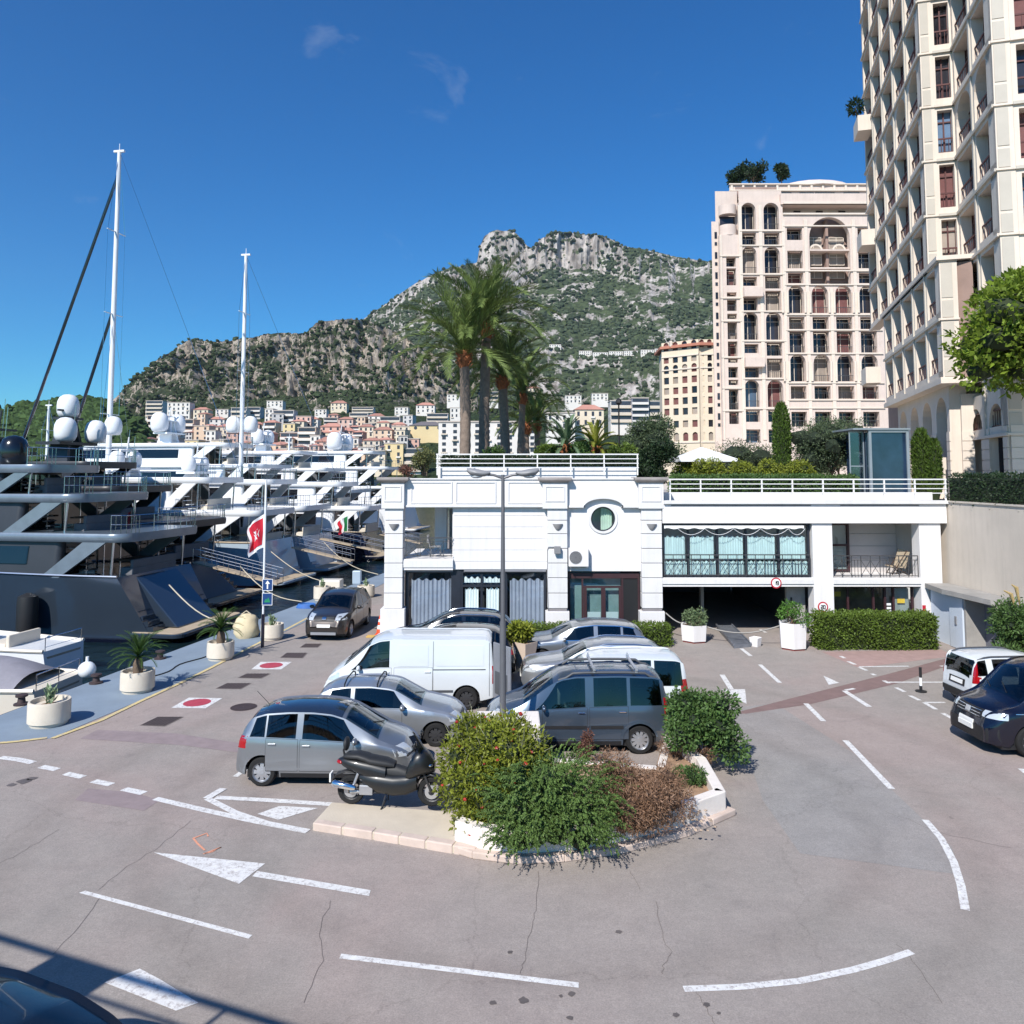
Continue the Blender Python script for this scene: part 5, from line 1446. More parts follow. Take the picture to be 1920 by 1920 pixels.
TB(232, 262, 828, 852, 'ochre', 'hip'); TB(258, 280, 822, 846, 'cream', 'hip'); TB(252, 276, 804, 826, 'pale grey'); TB(275, 313, 840, 868, 'pink', bal=True, label='pink block with white balcony bands low under the cliff'); TB(310, 332, 824, 850, 'pale grey'); TB(322, 346, 846, 872, 'white'); TB(378, 402, 838, 866, 'pink'); TB(396, 420, 826, 850, 'cream'); TB(420, 448, 832, 862, 'white'); TB(424, 446, 812, 830, 'salmon', 'hip'); TB(398, 424, 858, 884, 'white'); TB(346, 376, 862, 886, 'cream', bal=True); TB(230, 256, 858, 884, 'peach')
TB(450, 470, 845, 872, 'beige'); TB(470, 500, 838, 866, 'beige', bal=True); TB(500, 526, 834, 862, 'peach', 'hip'); TB(524, 560, 842, 868, 'cream'); TB(556, 590, 846, 872, 'white', bal=True); TB(484, 512, 812, 834, 'salmon', 'hip'); TB(455, 484, 815, 840, 'pink'); TB(586, 612, 856, 880, 'peach'); TB(648, 684, 850, 884, 'peach', 'hip'); TB(462, 492, 796, 812, 'white', 'hip'); TB(546, 570, 790, 806, 'cream', 'hip'); TB(404, 430, 800, 820, 'beige', 'hip'); TB(520, 548, 872, 890, 'white'); TB(440, 470, 874, 892, 'white', bal=True)
TB(620, 650, 756, 768, 'cream', 'hip'); TB(500, 530, 752, 762, 'white'); TB(590, 612, 768, 778, 'white'); TB(660, 700, 764, 774, 'white', bal=True); TB(404, 428, 768, 778, 'white'); TB(362, 390, 768, 784, 'cream', 'hip'); TB(740, 765, 764, 776, 'white'); TB(780, 815, 760, 774, 'white', 'hip'); TB(800, 840, 776, 792, 'white', bal=True); TB(844, 868, 765, 784, 'white'); TB(838, 862, 740, 752, 'white'); TB(900, 934, 735, 752, 'white', bal=True); TB(985, 1012, 728, 742, 'cream', 'hip'); TB(1060, 1090, 742, 756, 'white'); TB(1110, 1140, 738, 750, 'white')
rf = random.Random(5)
taken = []
for row in range(7):
 yb_ = 800 + row * 13.5
 x = 236 + rf.uniform(0, 10)
 while x < 764:
  w0 = rf.uniform(13, 30); h0 = rf.uniform(12, 22)
  if rf.random() < .62:
   col_ = rf.choice(['white', 'white', 'cream', 'peach', 'pink', 'salmon', 'beige', 'pale grey', 'ochre'] if x < 540 or x > 680 else ['white', 'salmon', 'pink', 'peach', 'salmon', 'cream'])
   TB(x, x + w0, yb_ - h0 + rf.uniform(-4, 4), yb_ + rf.uniform(-3, 3), col_, 'hip' if rf.random() < .5 else 'flat', bal=rf.random() < .25, dep=rf.uniform(6, 10), turn=rf.uniform(-18, 18))
  x += w0 + rf.uniform(-1, 14)
# buildings behind the palms
TB(822, 1008, 792, 850, 'white', bal=False, label='long white hotel with blue shaded balcony rows behind the palms', Y=230, fl=5, dep=14)
TB(1025, 1078, 775, 806, 'white', label='white slab block right of the palms, lower left of two', Y=330); TB(1078, 1132, 768, 800, 'cream', 'hip', label='long cream block with red eaves right of the palms', Y=340)
TB(1145, 1184, 752, 792, 'white', bal=True, label='white balcony block beside the slate grey block', Y=360); TB(1185, 1216, 747, 792, 'slate grey', bal=True, label='slate grey block between two white wings', Y=358); TB(1216, 1240, 753, 792, 'white', bal=True, label='white wing right of the slate grey block', Y=360)
# white villas strung along the mountain road
for i, (a, b_, y) in enumerate(((1030, 1052, 652), (1086, 1110, 664), (1112, 1140, 667), (1142, 1168, 665), (1170, 1200, 664), (1202, 1226, 662), (1228, 1252, 660))):
 Y = hit(VB, (a + b_) / 2, y + 3)
 TB(a, b_, y - 6, y + 3, 'white', label=['white villa standing alone above the mountain road', 'leftmost white villa in the row on the mountain road', 'second white villa from left on the mountain road', 'third white villa from left on the mountain road', 'fourth white villa from left on the mountain road', 'fifth white villa from left on the mountain road', 'rightmost white villa in the row on the mountain road'][i], Y=Y, dep=8)
by_label = {}
for o in COL.objects:
 if o.get('group') == 'buildings of the hillside town': by_label.setdefault(o['label'], []).append(o)
for lb, os_ in by_label.items():
 if len(os_) > 1:
  os_.sort(key=lambda o: o.location.x / o.location.y)
  for i, o in enumerate(os_): o['label'] = lb + (', left one' if i == 0 else ', right one' if i == len(os_) - 1 else ', middle one')
# ================================================================== vehicles
def paint(name, rgb, metal=0.0, rough=.32):
 return mat('paint_' + name, rgb, rough, metal=metal, var=.03, scale=.8, coat=.8)
M_CGLASS = glass_mat('car_glass', (84, 92, 96), .02, .08)
M_CGLASSG = glass_mat('car_glass_green', (92, 108, 106), .02, .08)
M_WSCREEN = glass_mat('windscreen', (176, 192, 190), .02, .15)
M_SEAT = mat('seat_cloth', (58, 58, 62), .9, var=.2, scale=6)
M_CABIN = mat('cabin', (30, 31, 34), .85, var=.2, scale=4)
M_TYRE = mat('tyre', (24, 24, 25), .85, var=.15, scale=8)
M_RIM = mat('alloy_rim', (188, 190, 194), .32, metal=.7, var=.06)
M_STEEL = mat('steel_rim', (62, 62, 64), .5, metal=.4, var=.1)
M_TRIM = mat('black_trim', (30, 30, 32), .55, var=.12, scale=4)
M_CHROME = mat('chrome', (226, 228, 232), .12, metal=1.0, var=.02)
M_LAMP = mat('lamp_glass', (206, 212, 216), .08, metal=.35, var=.1, scale=12)
M_TAIL = mat('tail_lamp', (150, 16, 22), .15, var=.15, scale=10, coat=.5)
M_AMBER = mat('amber_lamp', (214, 110, 40), .2, var=.1)
M_PLATE = mat('number_plate', (226, 226, 222), .5, var=.04)
M_GREYTRIM = mat('grey_trim', (74, 76, 80), .55, var=.1)
WHEELS = {}
def wheel_mesh(R_, wd, style):
 key = (round(R_, 3), round(wd, 3), style)
 if key in WHEELS: return WHEELS[key]
 def spin(prof, n=36):
  b = MB(); b.lathe(prof, n, caps=False); b.v = [(p[0], p[2], p[1]) for p in b.v]; return b
 t = spin([(R_ * .62, -wd / 2), (R_ * .9, -wd / 2), (R_ * .98, -wd / 2 + .03), (R_, -wd / 2 + .06), (R_, wd / 2 - .06), (R_ * .98, wd / 2 - .03), (R_ * .9, wd / 2), (R_ * .62, wd / 2)])
 r = spin([(R_ * .64, -wd / 2 + .01), (R_ * .66, -wd / 2 - .004), (R_ * .60, -wd / 2 + .012), (R_ * .56, -wd / 2 + .05), (R_ * .56, wd / 2)])
 ns = {'alloy10': 10, 'alloy7': 7, 'alloy5': 5, 'cap': 8, 'steel': 8}[style]
 yb = -wd / 2 + .015
 for i in range(ns):
  a = 2 * math.pi * i / ns
  for da in ((-.075, .075) if style == 'alloy5' else (0,)):
   w0, w1 = (R_ * .09, R_ * .11) if style not in ('cap', 'steel') else (R_ * .11, R_ * .15)
   ca, sa = math.cos(a + da), math.sin(a + da)
   P = []
   for (rr, ww) in ((R_ * .12, w0), (R_ * .61, w1)):
    P += [(rr * ca - ww * sa, rr * sa + ww * ca), (rr * ca + ww * sa, rr * sa - ww * ca)]
   r.extr([(P[0][0], yb, P[0][1]), (P[1][0], yb, P[1][1]), (P[3][0], yb + .012, P[3][1]), (P[2][0], yb + .012, P[2][1])], (0, .03, 0))
 r.extr([(R_ * .17 * math.cos(q), yb - .006, R_ * .17 * math.sin(q)) for q in [2 * math.pi * i / 14 for i in range(14)]], (0, .05, 0))
 d = MB(); d.extr([(R_ * .6 * math.cos(q), yb + .05, R_ * .6 * math.sin(q)) for q in [2 * math.pi * i / 24 for i in range(24)]], (0, .02, 0))
 def mk(mb, nm, m):
  o = mb.build(nm, m, None, smooth=35); me = o.data; bpy.data.objects.remove(o); return me
 WHEELS[key] = (mk(t, 'tyre', M_TYRE), mk(r, 'rim', M_STEEL if style == 'steel' else M_RIM), mk(d, 'brake_disc', M_TRIM))
 return WHEELS[key]
class Car:
 def __init__(s, label, cat, spec, loc, heading, name, paintm):
  s.p = spec; L = spec['L']; s.L = L; s.W = spec['W'] / 2
  s.root = thing(name, label, cat, loc, heading)
  s.paint = paintm
  xs = np.linspace(0, L, 400)
  def curve(key, k=9):
   a = spec[key]; v = np.interp(xs, [q[0] for q in a], [q[1] for q in a])
   vp = np.pad(v, k, mode='edge'); return np.convolve(vp, np.ones(2 * k + 1) / (2 * k + 1), 'same')[k:-k]
  s.xs = xs
  s._zt, s._zb, s._w, s._wt = curve('top', 6), curve('belt'), curve('w', 4) * s.W, curve('wt') * s.W
  s.sill = spec.get('sill', .2)
  s.crown = spec.get('crown', .05)
 def zt(s, x): return float(np.interp(x, s.xs, s._zt))
 def zb(s, x): return min(float(np.interp(x, s.xs, s._zb)), s.zt(x) - .045)
 def w(s, x): return float(np.interp(x, s.xs, s._w))
 def wt(s, x): return float(np.interp(x, s.xs, s._wt))
 def zbot(s, x):
  p = s.p; z = s.sill
  if x < .35: z = s.sill + (.35 - x) * p.get('rear_lift', .25)
  if x > s.L - .4: z = s.sill + (x - s.L + .4) * .12
  for xa in (p['xr'], p['xf']):
   Ra = p['R'] + .065
   if abs(x - xa) < Ra: z = max(z, p['R'] + math.sqrt(max(0, Ra * Ra - (x - xa) ** 2)) * .98)
  return min(z, s.zb(x) - .06)
 def side(s, x, z):
  zb = s.zb(x)
  if z <= zb:
   t = (z - .2) / max(zb - .2, .1)
   k = float(np.interp(t, [-.2, 0, .2, .45, .7, .86, .93, 1.0], [.93, .945, .985, 1.0, .998, .992, .978, .962]))
   return s.w(x) * k
  zs = s.zt(x) - .05
  t = min(1.0, (z - zb) / max(zs - zb, .01))
  return s.w(x) * .962 + (s.wt(x) - s.w(x) * .962) * (t + .10 * t * (1 - t) * -1.0 if False else t - .12 * t * (1 - t))
 def top(s, x, f, lift=0.0):
  """point on the upper skin; f -1..1 across"""
  y = f * s.wt(x)
  return Vector((x, y, s.zt(x) - .05 + (.05 + s.crown) * (1 - abs(f) ** 2.6) - s.crown + lift))
 def stations(s):
  p = s.p; v = set(np.round(np.linspace(0, s.L, 56), 4))
  for xa in (p['xr'], p['xf']):
   Ra = p['R'] + .065
   for i in range(19): v.add(round(xa + Ra * math.cos(math.pi * i / 18), 4))
  for q in p['top']: v.add(round(q[0], 4))
  v = sorted(x for x in v if 0 <= x <= s.L)
  o = [v[0]]
  for x in v[1:]:
   if x - o[-1] > .006: o.append(x)
  return o
 def ring(s, x):
  zb, zbt = s.zb(x), s.zbot(x)
  pts = [Vector((x, s.side(x, zbt) * .9, zbt + .0))]
  for t in np.linspace(0, 1, 10): z = zbt + (zb - zbt) * t; pts.append(Vector((x, s.side(x, z), z)))
  zs = s.zt(x) - .05
  hs = max(zs - zb, .004)
  for z in (zb + min(.035, hs * .2), zb + hs * .5, zb + hs - min(.04, hs * .2), zb + hs): pts.append(Vector((x, s.side(x, z), z)))
  for f in (.93, .8, .55, .28, 0): pts.append(s.top(x, f))
  half = pts
  return half + [Vector((q.x, -q.y, q.z)) for q in half[-2::-1]]
 def body(s):
  st = s.stations(); rows = [s.ring(x) for x in st]
  b = MB(); n = len(rows[0]); vs = [p for r in rows for p in r]; fs = []
  def open_side(x):
   return any(x0 + .03 + max(0, a0) * .5 <= x <= x1 - .03 + min(0, a1) * .9 for (x0, x1, a0, a1) in s.p['win'])
  tops = [tuple(sorted(s.p['ws']))] + ([tuple(sorted(s.p['rw']))] if s.p.get('rw') else [])
  for i in range(len(rows) - 1):
   xa, xb = st[i], st[i + 1]
   os_ = open_side(xa) and open_side(xb)
   ot = any(t0 + .02 <= xa and xb <= t1 - .02 for t0, t1 in tops)
   for j in range(n - 1):
    jj = min(j, n - 2 - j)
    if os_ and jj in (11, 12): continue
    if ot and jj >= 16: continue
    fs.append((i * n + j, i * n + j + 1, (i + 1) * n + j + 1, (i + 1) * n + j))
  b.add(vs, fs)
  b.poly(rows[0]); b.poly(rows[-1])
  o = b.build('body', s.paint, s.root, smooth=38)
  # cabin: floor, dashboard, seats, wheel
  xd = max(s.p['ws']) - .28; zf = s.zb(xd) - .12; W = s.W
  k = MB(); k.box(.3, xd + .1, -W * .8, W * .8, .35, .46); k.box(xd - .05, xd + .16, -W * .8, W * .8, .46, zf + .08); k.build('dashboard', M_CABIN, s.root, bevel=.03)
  seats = [(xd - .95, -.37), (xd - .95, .37)] + ([(xd - 1.85, -.4), (xd - 1.85, 0), (xd - 1.85, .4)] if len(s.p['win']) > 1 else [])
  for (x_, y_) in seats:
   k = MB(); k.box(x_ - .05, x_ + .45, y_ - .24, y_ + .24, .46, .62)
   k.extr([(x_ - .02, y_ - .23, .55), (x_ + .12, y_ - .23, .55), (x_ - .06, y_ - .23, zf + .18), (x_ - .18, y_ - .23, zf + .18)], (0, .46, 0)); k.box(x_ - .2, x_ - .1, y_ - .13, y_ + .13, zf + .2, zf + .38)
   k.build('seat', M_SEAT, s.root, bevel=.03)
  k = MB(); k.tube([Vector((xd - .22 + .08 * math.sin(a), .37 + .17 * math.cos(a), zf + .06 + .16 * math.sin(a))) for a in [2 * math.pi * i / 16 for i in range(17)]], .014, 6); k.build('steering_wheel', M_CABIN, s.root)
  s.bodyo = o
  # dark underside and wheel housings
  p = s.p; u = MB()
  u.box(.25, s.L - .3, -s.W * .86, s.W * .86, .17, .34)
  for xa in (p['xr'], p['xf']):
   Ra = p['R'] + .06
   for sg in (-1, 1):
    rws = []
    for yy in (s.W * .93, s.W * .45):
     rws.append([(xa + Ra * math.cos(math.pi * i / 12), sg * yy, p['R'] + Ra * math.sin(math.pi * i / 12) * .99) for i in range(13)])
    u.grid(rws); u.poly([(q[0], q[1], q[2]) for q in rws[1]])
  u.build('underbody', M_TRIM, s.root)
 def patch_side(s, name, m, xlo, xhi, sg, off=.006, nx=14, nz=5, parent=None, thick=True):
  """a sheet on the side skin: xlo(t), xhi(t) give its ends, z from functions"""
 def side_panel(s, name, m, x0, x1, z0, z1, off=.006, parent=None, sides=(-1, 1), nx=14, nz=6, slant0=0.0, slant1=0.0):
  """z0, z1 numbers or functions of x; slant: how far the upper corner leans"""
  out = []
  f0 = z0 if callable(z0) else (lambda x: z0)
  f1 = z1 if callable(z1) else (lambda x: z1)
  for sg in sides:
   rows = []
   for j in range(nz + 1):
    v = j / nz; row = []
    for i in range(nx + 1):
     u = i / nx
     xa, xb = x0 + slant0 * v, x1 + slant1 * v
     x = xa + (xb - xa) * u
     z = f0(x) + (f1(x) - f0(x)) * v
     row.append(Vector((x, sg * (s.side(x, z) + off), z)))
    rows.append(row)
   b = MB(); b.grid(rows, flip=(sg > 0))
   # fold the rim inwards so the sheet has an edge
   rim = [rows[0][i] for i in range(nx + 1)] + [rows[j][nx] for j in range(1, nz + 1)] + [rows[nz][i] for i in range(nx - 1, -1, -1)] + [rows[j][0] for j in range(nz - 1, 0, -1)]
   b.grid([rim, [Vector((q.x, q.y - sg * (off + .02), q.z)) for q in rim]], closed=True)
   out.append(b.build(name, m, parent or s.root, smooth=40))
  return out
 def windows(s, spans, m=None, lo=.03, hi=.075):
  """dark band of side glass, one pane per span (x0, x1, slant0, slant1)"""
  for (x0, x1, a0, a1) in spans:
   s.side_panel('side_window', m or M_CGLASS, x0, x1, lambda x: s.zb(x) + .02, lambda x: max(s.zt(x) - .078, s.zb(x) + .03), .006, slant0=a0, slant1=a1)
 def screen(s, name, xa, xb, m, k0=.9, k1=.88, n=8):
  rows = []
  for i in range(n + 1):
   x = xa + (xb - xa) * i / n; kk = k0 + (k1 - k0) * i / n
   dx = .01; sl = (s.zt(x + dx) - s.zt(x - dx)) / (2 * dx); nrm = Vector((-sl, 0, 1)).normalized()
   rows.append([s.top(x, kk * (2 * j / 10 - 1)) + nrm * .008 for j in range(11)])
  b = MB(); b.grid(rows)
  return b.build(name, m, s.root, smooth=60)
 def wheels(s, style='alloy10', wd=.2):
  p = s.p; t, r, d = wheel_mesh(p['R'], wd, style)
  for xa in (p['xr'], p['xf']):
   for sg in (-1, 1):
    w_ = bpy.data.objects.new('wheel', t); COL.objects.link(w_); w_.parent = s.root
    w_.location = (xa, sg * (s.W - wd / 2 - .03), p['R'])
    if sg > 0: w_.rotation_euler = (0, 0, math.pi)
    for nm, me in (('rim', r), ('brake_disc', d)):
     c = bpy.data.objects.new(nm, me); COL.objects.link(c); c.parent = w_
 def doors(s, spans, handles=True, hz=.86, m=None):
  for (x0, x1) in spans:
   ds = s.side_panel('door_seam', M_TRIM, x0 - .007, x1 + .007, s.sill + .13, lambda x: s.zb(x) + .005, .0012)
   dd = s.side_panel('door', m or s.paint, x0, x1, s.sill + .14, lambda x: s.zb(x) - .003, .004)
   if handles:
    for sg, dr in zip((-1, 1), dd):
     xh = x0 + .13; z = s.zb(xh) - .11
     b = MB(); y = s.side(xh, z)
     b.m = Matrix.Translation((xh, sg * (y + .018), z)); b.box(-.085, .085, -.014, .014, -.016, .016)
     b.build('handle', s.p.get('handle_mat', s.paint), dr, bevel=.008)
 def box_part(s, name, m, x0, x1, y0, y1, z0, z1, bevel=.01, parent=None):
  b = MB(); b.box(x0, x1, y0, y1, z0, z1); return b.build(name, m, parent or s.root, bevel=bevel)
 def blob(s, name, m, c, r, sq, sides=(-1, 1), parent=None):
  for sg in sides:
   b = MB(); b.ball((c[0], sg * c[1], c[2]), r, 14, 9, sq); b.build(name, m, parent or s.root, smooth=60)
 def end_panel(s, name, m, front, y0, y1, z0, z1, off=.012, parent=None, n=10):
  """a sheet wrapped on the nose or tail: x from the skin at that y,z"""
  rows = []
  for j in range(5):
   z = z0 + (z1 - z0) * j / 4; row = []
   ym = .972 * s.side(s.L - .55 if front else .42, z)
   for i in range(n + 1):
    y = y0 + (y1 - y0) * i / n
    y = max(-ym, min(ym, y))
    x = s.skin_x(y, z, front)
    row.append(Vector((x + (off if front else -off), y, z)))
   rows.append(row)
  b = MB(); b.grid(rows)
  rim = rows[0] + [r[-1] for r in rows[1:]] + rows[-1][-2::-1] + [r[0] for r in rows[-2:0:-1]]
  b.grid([rim, [Vector((q.x - (.04 if front else -.04), q.y, q.z)) for q in rim]], closed=True)
  return b.build(name, m, parent or s.root, smooth=45)
 def skin_x(s, y, z, front):
  """where the skin lies ahead of (behind) the car at this y and z"""
  xs = np.linspace(s.L, s.L - 1.0, 140) if front else np.linspace(0, .7, 140)
  for x in xs:
   if s.top(x, min(1.0, abs(y) / s.wt(x))).z >= z and s.side(x, min(z, s.zt(x) - .05)) >= abs(y): return float(x)
  return float(xs[-1])
 def mirrors(s, x, m=None):
  for sg in (-1, 1):
   z = s.zb(x) + .07; y = s.side(x, s.zb(x))
   b = MB(); b.ball((x, sg * (y + .12), z), .105, 12, 8, (.55, 1, .72)); b.bar((x, sg * (y - .02), z - .05), (x, sg * (y + .1), z - .03), .05, .04)
   o = b.build('mirror', m or s.paint, s.root, smooth=60)
 def lamps(s, hl=(.0, .5, .62), tail=None): pass
def std_car(label, name, spec, loc, heading, pm, cat='car', wheel='alloy10', winm=None, handle=None, doors=True):
 if handle: spec = dict(spec, handle_mat=handle)
 c = Car(label, cat, spec, loc, heading, name, pm)
 c.body(); c.wheels(wheel, spec.get('tyre', .2))
 c.windows(spec['win'], winm)
 c.screen('windscreen', spec['ws'][0], spec['ws'][1], M_WSCREEN, .9, .9)
 if spec.get('rw'): c.screen('rear_window', spec['rw'][0], spec['rw'][1], M_CGLASS, .82, .84)
 if doors: c.doors(spec['doors'])
 c.mirrors(spec['mx'])
 L, W = c.L, c.W
 # front
 hz = spec['hl']
 for sg in (-1, 1):
  a, b_ = sg * W * hz[2], sg * W * hz[3]
  c.end_panel('headlight', M_LAMP, True, min(a, b_), max(a, b_), hz[0], hz[1], .010)
 g = spec['grille']; c.end_panel('grille', M_TRIM, True, -W * g[2], W * g[2], g[0], g[1], .014)
 for i in range(3):
  z = g[0] + (g[1] - g[0]) * (i + .5) / 3
  c.end_panel('grille_bar', M_CHROME if spec.get('chrome') else M_GREYTRIM, True, -W * g[2] * .92, W * g[2] * .92, z - .008, z + .008, .022)
 c.end_panel('lower_grille', M_TRIM, True, -W * .6, W * .6, c.sill + .06, c.sill + .16, .012)
 c.end_panel('number_plate', M_PLATE, True, -.26, .26, hz[0] - .26, hz[0] - .15, .03)
 # rear
 tl = spec['tl']
 for sg in (-1, 1):
  a, b_ = sg * W * tl[2], sg * W * tl[3]
  c.end_panel('tail_light', M_TAIL, False, min(a, b_), max(a, b_), tl[0], tl[1], .012)
 c.end_panel('number_plate', M_PLATE, False, -.26, .26, tl[0] - .12, tl[0] - .01, .02)
 c.end_panel('bumper', M_TRIM if spec.get('dark_bumper') else pm, False, -W * .9, W * .9, c.sill + .1, c.sill + .24, .02)
 # sills
 c.side_panel('sill', M_TRIM, spec['xr'] + spec['R'] + .1, spec['xf'] - spec['R'] - .1, c.sill + .0, c.sill + .09, .006)
 # wipers
 xw = spec['ws'][0] if spec['ws'][0] > spec['ws'][1] else spec['ws'][1]
 for y in (-.35, .25):
  a = c.top(xw - .02, y / c.wt(xw), .03); b2 = c.top(xw - .2, (y - .42) / c.wt(xw - .2) if abs(y - .42) < c.wt(xw) else -.8, .025)
  k = MB(); k.bar(a, b2, .012); k.build('wiper', M_TRIM, c.root)
 return c
WPLAN = lambda L: [(0, .80), (.05, .88), (.18, .95), (.5, .995), (L * .5, 1), (L - .75, .99), (L - .35, .93), (L - .14, .83), (L - .04, .70), (L, .60)]
# --- silhouettes: tail at 0, nose at L
YARIS = dict(L=3.75, W=1.69, R=.30, xr=.58, xf=3.04, sill=.2, w=WPLAN(3.75), crown=.05,
 top=[(0, .52), (.02, .72), (.05, .98), (.14, 1.2), (.3, 1.40), (.6, 1.49), (1.1, 1.53), (1.6, 1.53), (2.0, 1.49), (2.3, 1.40), (3.0, 1.00), (3.15, .95), (3.5, .82), (3.66, .70), (3.73, .56), (3.75, .45)],
 belt=[(0, .98), (.5, 1.0), (1.5, .96), (2.6, .90), (3.0, .87), (3.4, .76), (3.75, .5)],
 wt=[(0, .74), (.3, .74), (.7, .765), (1.6, .775), (2.2, .77), (3.0, .84), (3.2, .86), (3.6, .76), (3.75, .6)],
 win=[(.30, .62, .10, .0), (.66, 1.28, .0, .0), (1.42, 2.62, .0, -.36)], ws=(2.98, 2.28), rw=(.05, .26), doors=[(.66, 1.33), (1.38, 2.5)], mx=2.55,
 hl=(.62, .80, .45, .93), grille=(.60, .68, .35), tl=(.78, 1.02, .70, 1.0))
def scaled(base, L, W, H, **kw):
 k, kz = L / base['L'], H / max(q[1] for q in base['top'])
 d = dict(base)
 for key in ('top', 'belt'): d[key] = [(x * k, z * (1 + (kz - 1) * min(1, max(0, (z - .4) / .8)))) for x, z in base[key]]
 d['wt'] = [(x * k, z) for x, z in base['wt']]
 d['w'] = WPLAN(L)
 d['win'] = [(a * k, b * k, c * k, e * k) for a, b, c, e in base['win']]; d['ws'] = tuple(q * k for q in base['ws']); d['rw'] = tuple(q * k for q in base['rw']) if base.get('rw') else None
 d['doors'] = [(a * k, b * k) for a, b in base['doors']]; d['mx'] = base['mx'] * k; d['xr'], d['xf'] = base['xr'] * k, base['xf'] * k
 d['L'], d['W'] = L, W
 d.update(kw); return d
CLIO = dict(scaled(YARIS, 3.77, 1.64, 1.42), R=.28, xr=.62, xf=3.09,
 top=[(0, .5), (.03, .75), (.07, .94), (.25, 1.24), (.5, 1.35), (.9, 1.41), (1.5, 1.42), (1.95, 1.37), (2.1, 1.33), (2.72, .99), (2.9, .95), (3.4, .83), (3.62, .70), (3.74, .54), (3.77, .45)],
 belt=[(0, .92), (.5, .93), (1.5, .9), (2.6, .87), (3.0, .83), (3.5, .70), (3.77, .5)],
 win=[(.42, 1.02, .14, .0), (1.12, 2.42, .0, -.36)], ws=(2.72, 2.08), doors=[(1.08, 2.28)], mx=2.3, hl=(.58, .74, .40, .92), grille=(.60, .66, .3), tl=(.7, .95, .72, 1.0), dark_bumper=True)
BERL = dict(L=4.38, W=1.81, R=.33, xr=.72, xf=3.45, sill=.22, w=[(0, .86), (.03, .93), (.12, .975), (.4, 1), (2.2, 1), (3.5, .99), (3.95, .95), (4.2, .86), (4.33, .74), (4.38, .64)], crown=.05,
 top=[(0, .5), (.015, .8), (.03, 1.1), (.07, 1.5), (.14, 1.72), (.35, 1.78), (1.2, 1.81), (2.2, 1.79), (2.55, 1.73), (2.8, 1.6), (3.45, 1.16), (3.6, 1.10), (4.05, .96), (4.25, .82), (4.35, .62), (4.38, .5)],
 belt=[(0, 1.10), (.8, 1.10), (2.0, 1.07), (3.0, 1.01), (3.5, .97), (4.0, .85), (4.38, .55)],
 wt=[(0, .80), (.3, .82), (1.5, .83), (2.5, .81), (3.4, .86), (3.6, .88), (4.2, .78), (4.38, .6)],
 win=[(.18, .92, .05, .0), (1.0, 1.78, .0, .0), (1.98, 3.15, .0, -.5)], ws=(3.42, 2.72), rw=(.035, .12), doors=[(.98, 1.88), (1.94, 2.98)], mx=2.95,
 hl=(.72, .94, .48, .95), grille=(.66, .74, .4), tl=(.72, 1.28, .84, 1.02), sillm=1, handle_mat=None)
VAN = dict(L=4.78, W=1.90, R=.32, xr=.78, xf=3.9, sill=.26, w=[(0, .9), (.02, .96), (.1, .985), (.4, 1), (3.6, 1), (4.2, .95), (4.55, .85), (4.72, .72), (4.78, .62)], crown=.04,
 top=[(0, .5), (.01, 1.0), (.02, 1.7), (.06, 1.90), (.3, 1.95), (2.8, 1.97), (3.2, 1.93), (3.5, 1.80), (4.2, 1.22), (4.35, 1.14), (4.6, .96), (4.72, .78), (4.78, .55)],
 belt=[(0, 1.16), (3.2, 1.16), (4.0, 1.08), (4.4, .95), (4.78, .55)],
 wt=[(0, .86), (.4, .87), (3.0, .86), (3.5, .84), (4.2, .86), (4.6, .8), (4.78, .6)],
 win=[(2.92, 3.98, .0, -.5)], ws=(4.2, 3.48), rw=None, doors=[(2.86, 3.92)], mx=3.75, hl=(.80, 1.02, .5, .95), grille=(.62, .72, .5), tl=(.72, 1.2, .88, 1.03), dark_bumper=True)
SUV = dict(scaled(YARIS, 4.6, 1.88, 1.66), R=.36, xr=.86, xf=3.68, sill=.24,
 top=[(0, .55), (.03, .85), (.08, 1.1), (.3, 1.42), (.6, 1.58), (1.1, 1.64), (1.9, 1.66), (2.4, 1.60), (2.65, 1.52), (3.35, 1.13), (3.5, 1.09), (4.1, 1.0), (4.36, .95), (4.5, .88), (4.57, .72), (4.6, .5)],
 belt=[(0, 1.08), (.7, 1.08), (2.0, 1.03), (3.2, 1.0), (3.7, .93), (4.3, .75), (4.6, .55)], wt=[(0, .74), (.4, .74), (.9, .765), (2, .775), (2.7, .77), (3.4, .86), (3.7, .88), (4.4, .78), (4.6, .6)], w=[(0, .82), (.05, .9), (.18, .96), (.5, 1), (2.3, 1), (3.8, .99), (4.2, .93), (4.42, .84), (4.55, .72), (4.6, .62)],
 win=[(.4, .9, .16, .0), (.98, 1.76, .0, .0), (1.9, 2.95, .0, -.4)], ws=(3.32, 2.62), rw=(.1, .42), doors=[(.96, 1.82), (1.88, 2.96)], mx=2.9, hl=(.78, .92, .5, .95), grille=(.55, .88, .36), tl=(.86, 1.02, .55, 1.0), chrome=True)
ESTATE = dict(SUV, **{k_: v for k_, v in scaled(SUV, 4.55, 1.8, 1.48).items() if k_ in ('top', 'belt', 'win', 'ws', 'rw', 'doors', 'mx', 'xr', 'xf', 'wt', 'L', 'W')}, )
ESTATE.update(R=.32, w=WPLAN(4.55), hl=(.66, .80, .5, .95), grille=(.5, .72, .36), tl=(.78, .94, .6, 1.0), sill=.2)
DUSTER = dict(SUV, **{k_: v for k_, v in scaled(SUV, 4.32, 1.82, 1.66).items() if k_ in ('top', 'belt', 'win', 'ws', 'rw', 'doors', 'mx', 'wt', 'L', 'W')})
